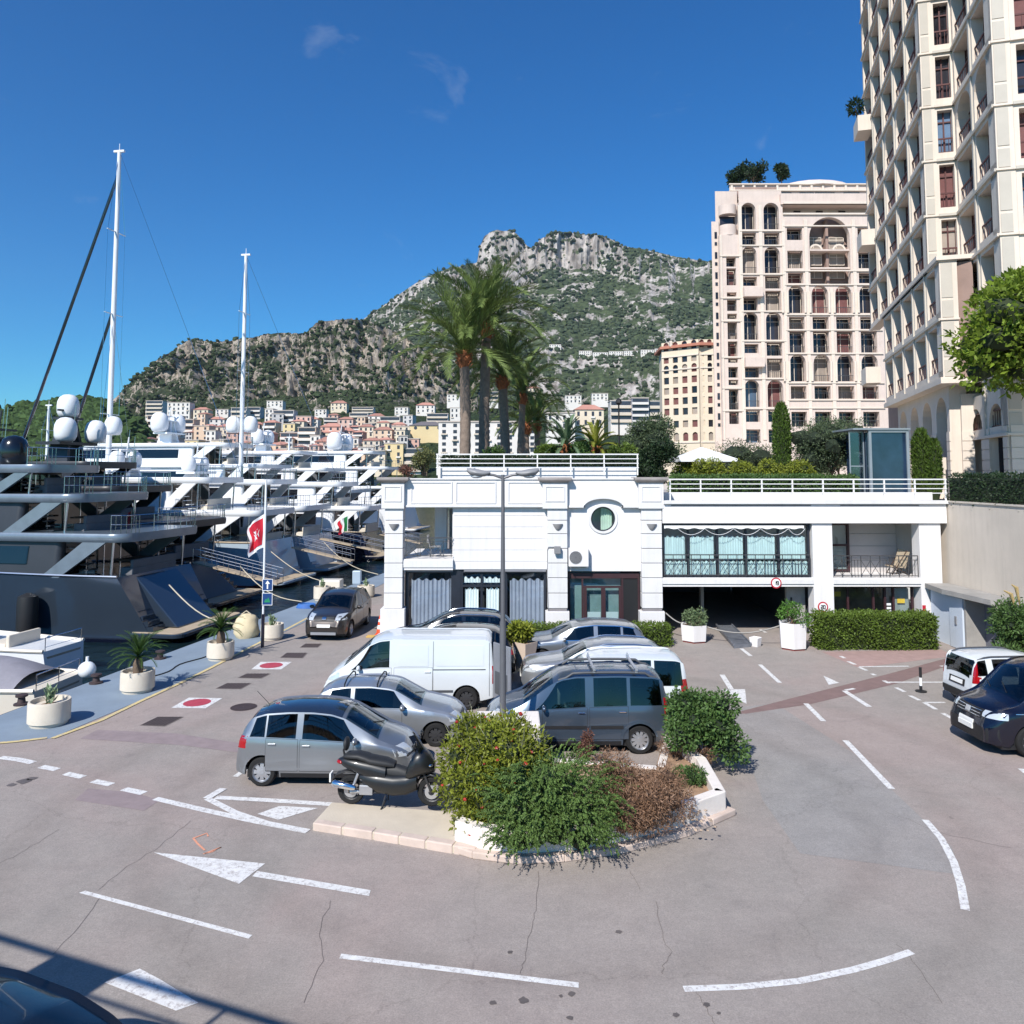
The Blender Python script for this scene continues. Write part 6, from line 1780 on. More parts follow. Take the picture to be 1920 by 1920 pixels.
DUSTER.update(R=.34, xr=.82, xf=3.49, w=WPLAN(4.32), hl=(.80, .98, .48, .93), grille=(.76, .94, .44), tl=(.8, 1.1, .8, 1.0), chrome=False)
PANDA = dict(scaled(YARIS, 3.54, 1.59, 1.54), R=.28, xr=.55, xf=2.85, sill=.22,
 top=[(0, .5), (.02, .8), (.04, 1.02), (.1, 1.36), (.2, 1.48), (.6, 1.53), (1.6, 1.54), (2.0, 1.48), (2.2, 1.41), (2.75, 1.03), (2.9, .98), (3.3, .85), (3.46, .7), (3.54, .5)],
 belt=[(0, 1.0), (.5, 1.02), (1.5, .98), (2.5, .92), (3.0, .84), (3.54, .5)], wt=[(0, .78), (.3, .78), (.9, .79), (1.6, .79), (2.2, .78), (2.8, .86), (3.3, .8), (3.54, .6)],
 win=[(.16, .42, .03, .0), (.6, 1.25, 0, 0), (1.36, 2.45, 0, -.36)], ws=(2.72, 2.16), rw=(.045, .12), doors=[(.58, 1.28), (1.33, 2.3)], mx=2.35, tl=(.82, 1.36, .80, 1.0), dark_bumper=True)
P_SILVER = paint('silver', (152, 156, 160), .75, .3); P_SILVER2 = paint('pale_silver', (176, 180, 184), .7, .32)
P_WHITEV = paint('white', (206, 211, 214)); P_BLUEGREY = paint('blue_grey', (86, 100, 116), .65, .3)
P_NAVY = paint('navy', (12, 14, 32), .2, .2); P_BLACKP = paint('black', (14, 15, 18), .2, .2); P_BROWN = paint('brown_grey', (62, 56, 52), .5, .3); P_DGREY = paint('dark_grey', (70, 72, 76), .6, .3); P_BLACK2 = paint('blue_black', (18, 22, 34), .2, .2)
def place(px, py, dx=0.0, dy=0.0):
 """ground spot below a photograph point"""
 g = G(px, py); return (g.x + dx, g.y + dy, 0)
# 1 silver hatchback, nose to the right
rw_ = G(493, 1474)
c = std_car('silver four door hatchback parked beside the black scooter', 'hatchback', YARIS, (rw_.x - .58, rw_.y + .78, 0), R(-1.5), P_SILVER, wheel='cap', handle=P_SILVER)
c.screen('roof_panel', .34, 2.2, mat('dark_glass_roof', (34, 42, 56), .06, var=.1, coat=1), .93, .93, 14)
b = MB(); p0 = c.top(.45, 0, .01); b.tube([p0, p0 + Vector((-.28, 0, .28))], .006, 5); b.build('antenna', M_TRIM, c.root)
# 2 pale silver three door with roof bars
fw = G(818, 1399)
c = std_car('pale silver three door hatchback with roof bars in front of the white van', 'compact_car', CLIO, (fw.x - 3.09, fw.y + .76, 0), R(-1), P_SILVER2, wheel='steel', handle=P_SILVER2)
c.side_panel('rub_strip', M_GREYTRIM, 1.1, 2.28, .52, .57, .012)
for xx in (.85, 1.65):
 b = MB(); pts = [c.top(xx, -.97, .0), c.top(xx, -.95, .1), c.top(xx, -.5, .11), c.top(xx, .5, .11), c.top(xx, .95, .1), c.top(xx, .97, 0)]
 b.tube(pts, .018, 6); b.build('roof_bar', M_TRIM, c.root, smooth=40)
c.end_panel('bumper', M_TRIM, True, -.78, .78, .36, .5, .03)
# 3 white panel van, nose to the left, rear doors open
vb = G(926, 1333)
c = std_car('white panel van with a rear door standing open', 'panel_van', VAN, (vb.x, vb.y + .97, 0), R(181), P_WHITEV, cat='van', wheel='steel')
c.side_panel('cargo_panel', P_WHITEV, .3, 1.6, 1.2, lambda x: c.zt(x) - .2, .008); c.side_panel('cargo_panel', P_WHITEV, 1.84, 2.68, 1.2, lambda x: c.zt(x) - .2, .008)
c.doors([(1.72, 2.78)], handles=True)
c.side_panel('rail_groove', M_TRIM, .25, 1.7, 1.10, 1.118, .012); c.side_panel('rub_strip', M_GREYTRIM, 1.15, 3.4, .50, .56, .014)
for x_ in (.14, 1.7): c.side_panel('panel_seam', M_GREYTRIM, x_, x_ + .008, .4, lambda x: c.zt(x) - .1, .0105, nx=2)
b = MB(); b.m = Matrix.Translation((.02, .9, 0)) @ Matrix.Rotation(R(-58), 4, 'Z'); b.box(-.86, 0, -.03, .03, .35, 1.86); d = b.build('rear_door', mat('door_inside', (120, 122, 128), .6, var=.15), c.root, bevel=.02)
b = MB(); b.m = Matrix.Translation((.02, .9, 0)) @ Matrix.Rotation(R(-58), 4, 'Z'); b.box(-.74, -.12, .032, .04, .5, 1.1); b.build('inner_panel', M_GREYTRIM, d)
b = MB(); b.box(-.012, .0, -.86, .86, .4, 1.85); b.build('rear_opening', M_TRIM, c.root)
# 4 and 5 dark SUVs behind the van, noses to the left
g4 = AT(966, 1175, 25.6); c = std_car('black SUV directly behind the white van', 'suv', dict(SUV), (g4.x + .0, 25.6, 0), R(180), P_BLACKP, wheel='alloy5')
g5 = AT(962, 1150, 28.1); c = std_car('blue black SUV with silver roof rails nearest the curtained windows', 'suv', dict(SUV), (g5.x + .1, 28.1, 0), R(181), P_BLACK2, wheel='alloy5', handle=M_CHROME)
for sg in (-1, 1):
 b = MB(); b.tube([c.top(x, sg * .93, .055 if .7 < x < 2.3 else .01) for x in np.linspace(.6, 2.4, 12)], .017, 6); b.build('roof_rail', M_CHROME, c.root, smooth=40)
 c.side_panel('window_trim', M_CHROME, .5, 2.9, lambda x: c.zb(x) + .004, lambda x: c.zb(x) + .02, .011, sides=(sg,))
# 6 blue grey people carrier with roof rack, nose to the left
g6 = G(1197, 1414)
c = std_car('blue grey people carrier with roof rack parked behind the flower bed', 'people_carrier', dict(BERL, handle_mat=M_CHROME), (g6.x + .74, g6.y + .84, 0), R(180.5), P_BLUEGREY, wheel='alloy10', winm=M_CGLASSG)
c.side_panel('rub_strip', M_TRIM, 1.1, 1.86, .60, .67, .016); c.side_panel('rub_strip', M_TRIM, 1.96, 2.95, .60, .67, .016)
c.side_panel('lower_bumper', M_GREYTRIM, .02, .34, .3, .55, .016, nx=6)
for xa in (c.p['xr'], c.p['xf']):
 for sg in (-1, 1):
  b = MB(); rows = []
  for i in range(15):
   a = math.pi * (i + .5) / 15.5
   r0, r1 = c.p['R'] + .06, c.p['R'] + .13
   q0 = (xa + r0 * math.cos(a), c.p['R'] + r0 * math.sin(a)); q1 = (xa + r1 * math.cos(a), c.p['R'] + r1 * math.sin(a))
   rows.append([Vector((q0[0], sg * (c.side(q0[0], q0[1]) + .002), q0[1])), Vector((q0[0], sg * (c.side(q0[0], q0[1]) + .02), q0[1])), Vector((q1[0], sg * (c.side(q1[0], q1[1]) + .014), q1[1])), Vector((q1[0], sg * (c.side(q1[0], q1[1]) - .01), q1[1]))])
  b.grid(rows); b.build('wheel_arch_trim', P_BLUEGREY, c.root, smooth=50)
for sg in (-1, 1):
 b = MB(); b.tube([c.top(x, sg * .9, .10 if .5 < x < 2.3 else .02) for x in (.28, .42, .55, 1.0, 1.5, 2.0, 2.25, 2.42, 2.6)], .032, 8); b.build('roof_rail', M_GREYTRIM, c.root, smooth=50)
for xx in (.75, 1.75):
 b = MB(); b.bar(c.top(xx, -.98, .19), c.top(xx, .98, .19), .06, .035); b.bar(c.top(xx, -.9, .1), c.top(xx, -.9, .22), .06, .06); b.bar(c.top(xx, .9, .1), c.top(xx, .9, .22), .06, .06)
 b.bar(c.top(xx, -.96, .18), c.top(xx, -.96, .27), .03, .03); b.build('roof_bar', M_RIM, c.root)
b = MB(); rows = []
for x, hh in ((.1, .02), (.22, .14), (.5, .2), (1.2, .22), (2.0, .2), (2.5, .12), (2.7, .03)): rows.append([c.top(x, f, hh * (1 - abs(f) ** 3) + .02) for f in (-.72, -.5, -.2, .2, .5, .72)])
# 7 white leisure van behind it
g7 = AT(1281, 1330, 21.0)
KANGOO = dict(scaled(BERL, 4.28, 1.83, 1.83), R=.31, xr=.75, xf=3.42)
c = std_car('white leisure activity van between the grey cars and roof racked carrier', 'small_van', KANGOO, (g7.x, 21.0, 0), R(180), P_WHITEV, cat='van', wheel='cap')
b = MB(); b.m = Matrix.Translation((.02, -.80, 0)) @ Matrix.Rotation(R(-115), 4, 'Z'); b.box(.02, .7, -.03, .03, .45, 1.0); b.build('rear_flap', M_TRIM, c.root, bevel=.1, segs=3)
# 8 grey estate with roof rails, 9 dark saloon beyond
g8 = AT(1254, 1190, 24.2)
c = std_car('pale silver estate car with roof rails behind the white leisure van', 'estate_car', dict(ESTATE), (g8.x, 24.2, 0), R(180), P_SILVER2, wheel='alloy7')
for sg in (-1, 1):
 b = MB(); b.tube([c.top(x, sg * .93, .05 if .6 < x < 2.2 else .01) for x in np.linspace(.5, 2.4, 12)], .018, 6); b.build('roof_rail', M_CHROME, c.root, smooth=40)
 c.side_panel('window_trim', M_CHROME, .5, 2.9, lambda x: c.zt(x) - .085, lambda x: c.zt(x) - .068, .012, sides=(sg,))
g9 = AT(1210, 1160, 27.3)
c = std_car('silver estate car with chrome window line closest to the clipped hedge', 'estate_car', dict(ESTATE), (g9.x, 27.3, 0), R(180), P_SILVER, wheel='alloy7')
for sg in (-1, 1):
 c.side_panel('window_trim', M_CHROME, .5, 2.9, lambda x: c.zt(x) - .085, lambda x: c.zt(x) - .062, .012, sides=(sg,)); c.side_panel('window_trim', M_CHROME, .5, 2.9, lambda x: c.zb(x) + .004, lambda x: c.zb(x) + .022, .012, sides=(sg,))
# 10 brown compact SUV by the quay, nose towards the viewer
g10 = G(606, 1203)
c = std_car('dark brown compact SUV facing the viewer beside the quay', 'compact_suv', DUSTER, (g10.x + .30, g10.y + 4.3, 0), R(-94), P_BROWN, wheel='alloy5')
for sg in (-1, 1):
 b = MB(); b.tube([c.top(x, sg * .92, .06 if .7 < x < 2.2 else .01) for x in np.linspace(.5, 2.4, 12)], .02, 6); b.build('roof_rail', M_GREYTRIM, c.root, smooth=40)
c.end_panel('skid_plate', M_RIM, True, -.5, .5, .26, .36, .04)
c.end_panel('badge', M_CHROME, True, -.08, .08, .84, .93, .05)
c.end_panel('bonnet_edge', P_BROWN, True, -.8, .8, .98, 1.02, .012)
# 11 white hatchback on the right, tail to the left
g11 = G(1772, 1306)
c = std_car('white boxy hatchback parked tail first beside the navy van', 'hatchback', PANDA, (12.5, 22.2, 0), R(3), P_WHITEV, wheel='cap', handle=P_WHITEV)
c.end_panel('tail_glass', M_CGLASS, False, -.58, .58, 1.02, 1.4, .014)
for sg in (-1, 1):
 b = MB(); b.tube([c.top(x, sg * .92, .055 if .4 < x < 1.9 else .01) for x in np.linspace(.25, 2.0, 10)], .02, 6); b.build('roof_rail', M_GREYTRIM, c.root, smooth=40)
c.end_panel('bumper_strip', M_TRIM, False, -.76, .76, .40, .52, .035); c.end_panel('plate_recess', M_TRIM, False, -.34, .34, .66, .84, .016)
# 12 navy van at the right edge, nose to the left
T6 = dict(VAN, L=4.9, W=1.92, R=.36, xr=.95, xf=3.95, sill=.24, w=[(0, .9), (.02, .96), (.1, .985), (.4, 1), (3.7, 1), (4.35, .97), (4.68, .90), (4.84, .78), (4.9, .66)],
 top=[(0, .5), (.01, 1.0), (.02, 1.7), (.06, 1.90), (.3, 1.96), (2.9, 1.97), (3.2, 1.92), (3.45, 1.82), (4.1, 1.24), (4.25, 1.17), (4.66, 1.06), (4.82, .98), (4.88, .8), (4.9, .5)],
 belt=[(0, 1.16), (3.2, 1.14), (4.0, 1.06), (4.5, .98), (4.9, .6)], win=[(.3, 1.5, 0, 0), (1.6, 2.75, 0, 0), (2.88, 3.9, .0, -.5)], ws=(4.08, 3.44), doors=[(2.82, 3.86)], mx=3.7, hl=(.84, .98, .5, .97), grille=(.78, .98, .48), chrome=True, dark_bumper=False)
g12 = G(1902, 1416)
c = std_car('glossy navy blue van parked nose out beside the white hatchback', 'passenger_van', T6, (g12.x + 4.2, g12.y + .83, 0), R(182), P_NAVY, cat='van', wheel='alloy5')
c.end_panel('bumper_lower', M_TRIM, True, -.86, .86, .32, .62, .016); c.end_panel('badge', M_CHROME, True, -.09, .09, .83, .95, .035)
c.end_panel('number_plate', M_PLATE, True, -.26, .26, .48, .59, .05)
c.side_panel('side_trim', M_CHROME, .3, 4.3, .985, 1.0, .012)
# 13 black car under the viewer, lower left corner
c = std_car('black car roof cut off at the lower left corner', 'black_car', dict(SUV), (-6.15, 7.85, 0), R(-25.4), P_BLACKP, wheel='alloy5')
# ------------------------------------------------------------------ scooter
SCX = G(720, 1535)
SCO = thing('motor_scooter', 'black maxi scooter parked on the pale kerb slab', 'scooter', (G(655, 1531).x - .02, G(655, 1531).y + .28, 0.13), R(-4))
M_SBLK = mat('scooter_black', (26, 28, 30), .38, var=.12, scale=5, coat=.3)
M_SMATT = mat('scooter_matt', (36, 37, 39), .6, var=.12, scale=6)
def loft(name, m, secs, parent, n=14, smooth=60):
 """secs: (x, z centre, half width, half height, power)"""
 rows = []
 for (x, zc, hw, hh) in secs:
  rows.append([Vector((x, hw * math.copysign(abs(math.cos(a)) ** .7, math.cos(a)), zc + hh * math.copysign(abs(math.sin(a)) ** .8, math.sin(a)))) for a in [2 * math.pi * i / n for i in range(n)]])
 b = MB(); b.grid(rows, closed=True); b.poly(rows[0]); b.poly(rows[-1])
 return b.build(name, m, parent, smooth=smooth)
def sc_wheel(x, r):
 b = MB(); b.lathe([(r * .66, -.06), (r * .9, -.065), (r, -.03), (r, .03), (r * .9, .065), (r * .66, .06)], 32, caps=False); b.v = [(x + p[0], p[2], r + p[1]) for p in b.v]
 w_ = b.build('wheel', M_TYRE, SCO, smooth=40)
 b = MB()
 for i in range(5):
  a = 2 * math.pi * i / 5 + .3
  b.bar((x + .04 * math.cos(a), 0, r + .04 * math.sin(a)), (x + r * .68 * math.cos(a), 0, r + r * .68 * math.sin(a)), .05, .03)
 b.tube([(x, -.08, r), (x, .08, r)], .045, 10)
 rows = [[(x + rr * math.cos(2 * math.pi * i / 24), yy, r + rr * math.sin(2 * math.pi * i / 24)) for i in range(24)] for rr, yy in ((r * .68, -.045), (r * .6, -.03), (r * .6, .03), (r * .68, .045))]
 b.grid(rows, closed=True); b.build('rim', M_STEEL, w_)
 b = MB(); rows = [[(x + rr * math.cos(2 * math.pi * i / 24), -.075, r + rr * math.sin(2 * math.pi * i / 24)) for i in range(24)] for rr in (.06, .13)]; b.grid(rows, closed=True); b.build('brake_disc', M_RIM, w_)
sc_wheel(0, .27); sc_wheel(1.58, .28)
loft('tail_fairing', M_SBLK, [(-.26, .82, .05, .03), (-.14, .80, .13, .09), (.1, .74, .18, .14), (.4, .66, .2, .19), (.7, .58, .2, .2)], SCO)
loft('seat', M_SMATT, [(-.16, .90, .08, .02), (-.08, .92, .15, .05), (.15, .92, .17, .06), (.3, .88, .18, .07), (.38, .84, .18, .08), (.7, .80, .17, .07), (.86, .76, .12, .05)], SCO)
loft('body_side', M_SBLK, [(.16, .54, .12, .08), (.3, .5, .2, .15), (.55, .45, .24, .2), (.85, .41, .25, .21), (1.1, .42, .23, .2), (1.3, .5, .17, .2)], SCO)
loft('floor_tunnel', M_SMATT, [(.7, .6, .12, .16), (.9, .58, .13, .18), (1.1, .56, .13, .14), (1.2, .56, .12, .1)], SCO)
loft('leg_shield', M_SBLK, [(1.1, .62, .2, .1), (1.18, .72, .26, .2), (1.3, .82, .27, .26), (1.42, .84, .24, .24), (1.54, .80, .17, .18), (1.64, .74, .08, .09)], SCO)
loft('front_mudguard', M_SBLK, [(1.28, .42, .05, .03), (1.36, .54, .085, .04), (1.55, .60, .09, .035), (1.76, .54, .08, .03), (1.86, .44, .05, .02)], SCO)
loft('rear_mudguard', M_SMATT, [(-.36, .46, .06, .02), (-.28, .56, .08, .03), (-.1, .62, .08, .02), (.1, .6, .08, .02)], SCO)
b = MB()
for sg in (-1, 1): b.tube([(1.58, sg * .09, .28), (1.40, sg * .09, .72)], .025, 8)
b.tube([(1.36, 0, .7), (1.24, 0, 1.05)], .03, 8); b.tube([(1.18, -.36, 1.06), (1.22, -.18, 1.08), (1.25, 0, 1.06), (1.22, .18, 1.08), (1.18, .36, 1.06)], .015, 8); b.build('fork', M_STEEL, SCO, smooth=40)
for sg in (-1, 1):
 b = MB(); b.tube([(1.185, sg * .24, 1.065), (1.17, sg * .37, 1.06)], .02, 8); b.build('grip', M_TRIM, SCO)
 b = MB(); b.tube([(1.25, sg * .22, 1.08), (1.3, sg * .3, 1.22)], .008, 6); b.ball((1.31, sg * .33, 1.26), .07, 12, 8, (.4, 1.1, .75)); b.build('mirror', M_SBLK, SCO, smooth=60)
b = MB(); rows = []
for j in range(6):
 v = j / 5; rows.append([Vector((1.50 - .26 * v - .1 * (abs(f) ** 2), f * (.2 - .05 * v), .98 + .36 * v)) for f in np.linspace(-1, 1, 7)])
b.grid(rows); b.build('windshield', mat('smoked_screen', (22, 24, 28), .08, var=.05), SCO, smooth=60)
for sg in (-1, 1):
 b = MB(); b.ball((1.53, sg * .13, .80), .06, 10, 7, (1.5, .6, .5)); b.build('headlight', M_CHROME, SCO, smooth=60)
b = MB(); b.ball((-.2, 0, .80), .09, 12, 8, (1.1, 1.3, .55)); b.build('tail_light', M_TAIL, SCO, smooth=60)
b = MB(); b.tube([(-.14, 0, .86), (-.17, 0, 1.0), (-.14, 0, 1.08)], .02, 8); b.build('backrest_stem', M_TRIM, SCO)
b = MB(); b.ball((-.11, 0, 1.13), .13, 14, 9, (.45, 1.1, 1)); b.build('backrest', M_SMATT, SCO, smooth=60)
b = MB(); b.tube([(-.34, -.18, .45), (-.3, -.18, .44), (.05, -.18, .38), (.12, -.18, .36)], [.03, .065, .065, .04], 14); b.build('exhaust', M_CHROME, SCO, smooth=50)
b = MB(); b.tube([(.12, -.18, .36), (.4, -.15, .28), (.6, -.1, .26)], .022, 8); b.build('exhaust_pipe', M_STEEL, SCO, smooth=50)
b = MB(); b.box(.2, .46, -.2, -.1, .24, .42); b.tube([(0, -.1, .27), (.4, -.12, .3)], .05, 8); b.tube([(.05, -.13, .33), (.16, -.13, .62)], .03, 8); b.build('engine', M_RIM, SCO, bevel=.02)
b = MB(); b.box(-.42, -.39, -.09, .09, .42, .58); b.build('number_plate', M_PLATE, SCO)
b = MB(); b.tube([(.7, .12, .22), (.68, .2, .0)], .014, 6); b.tube([(.7, -.12, .22), (.64, -.22, .0)], .014, 6); b.tube([(.64, -.24, .01), (.64, .22, .01)], .016, 6); b.build('centre_stand', M_STEEL, SCO)
# ================================================================== yachts
WL = -1.35
M_GEL = mat('white_gelcoat', (228, 230, 232), .25, var=.03, scale=.6, coat=.4)
M_GELC = mat('cream_gelcoat', (222, 214, 200), .3, var=.04, scale=.6)
M_HGREY = mat('metallic_grey_hull', (62, 74, 88), .12, metal=.5, var=.05, scale=.6, coat=.6)
M_HPALE = mat('pale_blue_hull', (166, 182, 196), .25, var=.04, scale=.6, coat=.5)
M_HNAVY = mat('navy_hull', (16, 20, 40), .15, var=.1, scale=.6, coat=.8)
M_YGLASS = mat('yacht_glass', (14, 14, 18), .05, var=.3, scale=.4, spec=.8)
M_TEAK = mat('teak', (172, 156, 134), .75, var=.12, scale=3)
M_BROWN = mat('brown_interior', (74, 56, 46), .7, var=.25, scale=1)
M_STAIN = mat('stainless', (206, 208, 212), .2, metal=1.0, var=.03)
M_CUSH = mat('cushion', (206, 196, 180), .85, var=.06)
M_ANTIF = mat('red_antifouling', (120, 34, 30), .7, var=.12)
M_DOME = mat('radome_white', (226, 228, 230), .35, var=.03)
M_DOMEK = mat('radome_black', (18, 20, 26), .2, var=.05, coat=.5)
M_ROPE = mat('rope', (186, 176, 156), .9, var=.15)
M_SOFA = mat('grey_sofa', (104, 104, 108), .85, var=.1)
M_GREYBLK = mat('graphite', (46, 48, 54), .4, var=.1, scale=1)
def hull_loft(b, L, B, f0, f1, rake=1.0, flare=.12, bowrise=1.0, n=22):
 """topsides: stern at x=0, bow at L"""
 rows = []
 for i in range(n + 1):
  t = i / n
  half = B / 2 * (.86 + .14 * min(1, t * 4)) * (1 - max(0, (t - .45) / .55) ** 2.2)
  fb = f0 + (f1 - f0) * t ** 1.6
  r = []
  for j in range(7):
   s_ = j / 6
   z = -.9 + (fb + .9) * s_
   hw = max(.02, half * (1 - flare * (1 - s_) * (1 + 2.5 * t * t)))
   x = t * L + (rake * (s_ - .35) * (1 - t) ** 3) * 1.0 + bowrise * s_ * t ** 4 * 2.0
   r.append(Vector((x, hw, z)))
  rows.append(r + [Vector((q.x, -q.y, q.z)) for q in r[::-1]])
 b.grid(rows); b.poly(rows[0]); b.poly(rows[-1])
 return rows
def rounded_plan(x0, x1, hw, aft, fore, n=6):
 """deck outline: aft corners rounded by aft, nose drawn in by fore"""
 pts = []
 for i in range(n + 1):
  a = math.pi / 2 * i / n
  pts.append((x0 + aft * (1 - math.sin(a)), hw - aft * (1 - math.cos(a)) if aft < hw else hw))
 pts = [(x0, hw - aft)] + [(x0 + aft * (1 - math.cos(math.pi / 2 * i / n)), hw - aft * (1 - math.sin(math.pi / 2 * i / n))) for i in range(1, n + 1)]
 for i in range(n + 1):
  t = i / n
  pts.append((x1 - fore * (1 - math.sin(math.pi / 2 * t)), hw * math.cos(math.pi / 2 * t * .8)))
 return pts + [(p[0], -p[1]) for p in pts[::-1]]
def rail(b, pts, h, posts=None, r=.022, rails=2):
 for k in range(rails):
  zz = h * (1 - k * .5)
  b.tube([Vector(p) + Vector((0, 0, zz)) for p in pts], r if k == 0 else r * .6, 5)
 for a, c in zip(pts[:-1], pts[1:]):
  a, c = Vector(a), Vector(c); n = max(1, int((c - a).length / 1.1))
  for i in range(n + 1):
   p = a.lerp(c, i / n); b.tube([p, p + Vector((0, 0, h))], r * .8, 5)
def dome(parent, x, y, z, r, m=None, name='radar_dome'):
 b = MB(); b.lathe([(r * .62, 0), (r * .8, r * .1), (r * .97, r * .45), (r, r * 1.1), (r * .95, r * 1.55), (r * .78, r * 1.95), (r * .46, r * 2.2), (.01, r * 2.28)], 16, (x, y, z)); return b.build(name, m or M_DOME, parent, smooth=50)
def yacht(name, label, L, B, loc, rot, f0, f1, hullm, supm, tiers, rake=1.2, platform=1.6, boot=M_HNAVY, teak=M_TEAK, garage=None, gang=None, mast=None, overm=None):
 """tiers: (x0 aft wall, x1 front, z deck, height, half width, aft overhang of the deck above, glass share)"""
 t = thing(name, label, 'yacht', (loc[0], loc[1], WL), rot)
 b = MB(); rows = hull_loft(b, L, B, f0, f1, rake); hu = b.build('hull', hullm, t, smooth=40)
 b = MB(); hull_loft(b, L, B + .04, .16, .3, rake * .1); b.build('boot_stripe', boot, hu, smooth=40)
 # dark hull windows
 for (xa, xb) in ((L * .25, L * .36), (L * .4, L * .5)):
  for sg in (-1, 1):
   b = MB(); b.box(xa, xb, sg * B / 2 - .06, sg * B / 2 + .025, f0 * .55, f0 * .8); b.build('hull_window', M_YGLASS, hu, bevel=.05)
 # deck and bulwark cap
 b = MB(); b.prism(rounded_plan(.4 + rake * .6, L * .8, B * .415, .3, L * .3), f0 - .35, f0 - .25); b.build('main_deck', teak, t)
 b = MB(); b.tube([rows[i][6] + Vector((0, 0, .03)) for i in range(0, 20)], .06, 6); b.tube([rows[i][7] + Vector((0, 0, .03)) for i in range(0, 20)], .06, 6); b.build('cap_rail', M_STAIN if supm is not M_GEL else M_TEAK, t, smooth=40)
 # swim platform and transom steps
 b = MB(); b.prism(rounded_plan(-platform, .9, B * .43, .5, .1), .25, .45); b.build('swim_platform', hullm, t, bevel=.04)
 b = MB(); b.prism(rounded_plan(-platform + .12, .85, B * .41, .4, .1), .45, .48); b.build('platform_teak', teak, t)
 for sg in (-1, 1):
  for i in range(5):
   b = MB(); b.box(-.25 + i * .27, 1.3, sg * B * .33 - .45, sg * B * .33 + .45, .48 + i * .24, .70 + i * .24); b.build('step', hullm, t)
 if garage:
  b = MB(); b.extr([(-.35 * rake, -B * .24, .5), (.62 * rake, -B * .24, f0 - .1), (.62 * rake + .5, -B * .24, f0 - .1), (.3, -B * .24, .5)], (0, B * .48, 0)); b.build('garage_door', garage, t, bevel=.05)
 # superstructure
 prev_over = 0
 for i, (x0, x1, z0, h, hw, over, gl) in enumerate(tiers):
  b = MB(); rws = []
  for (dz, ins, fr) in ((0, 0, 0), (h * .35, .05, .35), (h * .8, .16, 1.0), (h, .2, 1.25)):
   rws.append([(p[0], p[1], z0 + dz) for p in rounded_plan(x0, x1 - fr, hw - ins, .3, (x1 - x0) * .35)])
  b.grid(rws, closed=True); b.poly(rws[-1]); dh = b.build('deckhouse', supm, t, smooth=35)
  b = MB(); rws = []
  for (dz, ins, fr) in ((h * .38, .035, .36), (h * .84, .15, 1.05)):
   rws.append([(p[0] + (.05 if k < 14 else 0), p[1] * 1.004, z0 + dz) for k, p in enumerate(rounded_plan(x0 + 1.6, x1 - fr + .05, hw - ins + .03, .1, (x1 - x0) * .35))])
  b.grid(rws, closed=True); b.build('window_band', M_YGLASS, dh, smooth=35)
  b = MB(); b.box(x0 - .04, x0 + .05, -hw + .5, hw - .5, z0 + .1, z0 + h - .15); dg_ = b.build('aft_doors', M_YGLASS, dh)
  for yy in (-hw * .4, 0, hw * .4):
   b = MB(); b.box(x0 - .06, x0 - .03, yy - .03, yy + .03, z0 + .1, z0 + h - .15); b.build('door_post', M_STAIN, dg_)
  # deck above with its overhang
  b = MB(); zz = z0 + h
  plan = rounded_plan(x0 - over, x1 - 1.6, hw + .12, .9, (x1 - x0) * .3)
  b.grid([[(p[0], p[1] * .97, zz - .05) for p in plan], [(p[0], p[1], zz + .08) for p in plan], [(p[0], p[1], zz + .3) for p in plan], [(p[0], p[1] * .985, zz + .36) for p in plan]], closed=True)
  b.poly([(p[0], p[1] * .985, zz + .36) for p in plan]); b.poly([(p[0], p[1] * .97, zz - .05) for p in plan])
  ov = b.build('deck_overhang', overm or supm, t, smooth=40)
  b = MB(); pl = [Vector((p[0], p[1] * .93, zz + .36)) for p in plan]
  k0 = [q for q in pl if q.x < x0 + 1.2]
  up = [q for q in k0 if q.y >= 0][::-1]; dn = [q for q in k0 if q.y < 0][::-1]
  rail(b, up + dn, .85); b.build('deck_rail', M_STAIN, ov)
  for sg in (-1, 1):      # raked wing between the decks
   b = MB(); b.extr([(x0 - over * .72, sg * (hw + .02), zz - .02), (x0 - over * .38, sg * (hw + .02), zz - .02), (x0 + .9, sg * (hw + .02), z0 + .05), (x0 - .1, sg * (hw + .02), z0 + .05)], (0, -sg * .14, 0)); b.build('raked_wing', overm or supm, t)
  if over > 1.5:
   for sg in (-1, 1):
    b = MB(); b.tube([(x0 - over + 1.0, sg * (hw - .35), z0 - .1), (x0 - over + .9, sg * (hw - .35), zz)], .06, 8); b.build('deck_stanchion', M_STAIN, t)
   b = MB(); b.box(x0 - over + .6, x0 - over + 1.3, -hw * .55, hw * .55, z0 - .02, z0 + .42); b.box(x0 - over + .6, x0 - over + .78, -hw * .55, hw * .55, z0 + .4, z0 + .8); b.build('sofa', M_SOFA if supm is M_GREYBLK else M_CUSH, t, bevel=.05)
   b = MB(); b.box(x0 - over * .5 - .5, x0 - over * .5 + .5, -hw * .3, hw * .3, z0 + .62, z0 + .7); b.tube([(x0 - over * .5, 0, z0 - .05), (x0 - over * .5, 0, z0 + .63)], .1, 8); b.build('table', M_BROWN if supm is not M_GEL else M_TEAK, t)
  # stair between decks
  for j in range(7):
   b = MB(); b.box(x0 - 1.6 + j * .2, x0 - 1.35 + j * .2, hw - 1.0, hw - .35, z0 + h / 7 * j + .1, z0 + h / 7 * j + .16); b.build('stair_tread', M_GREYBLK if supm is M_GREYBLK else M_GEL, t)
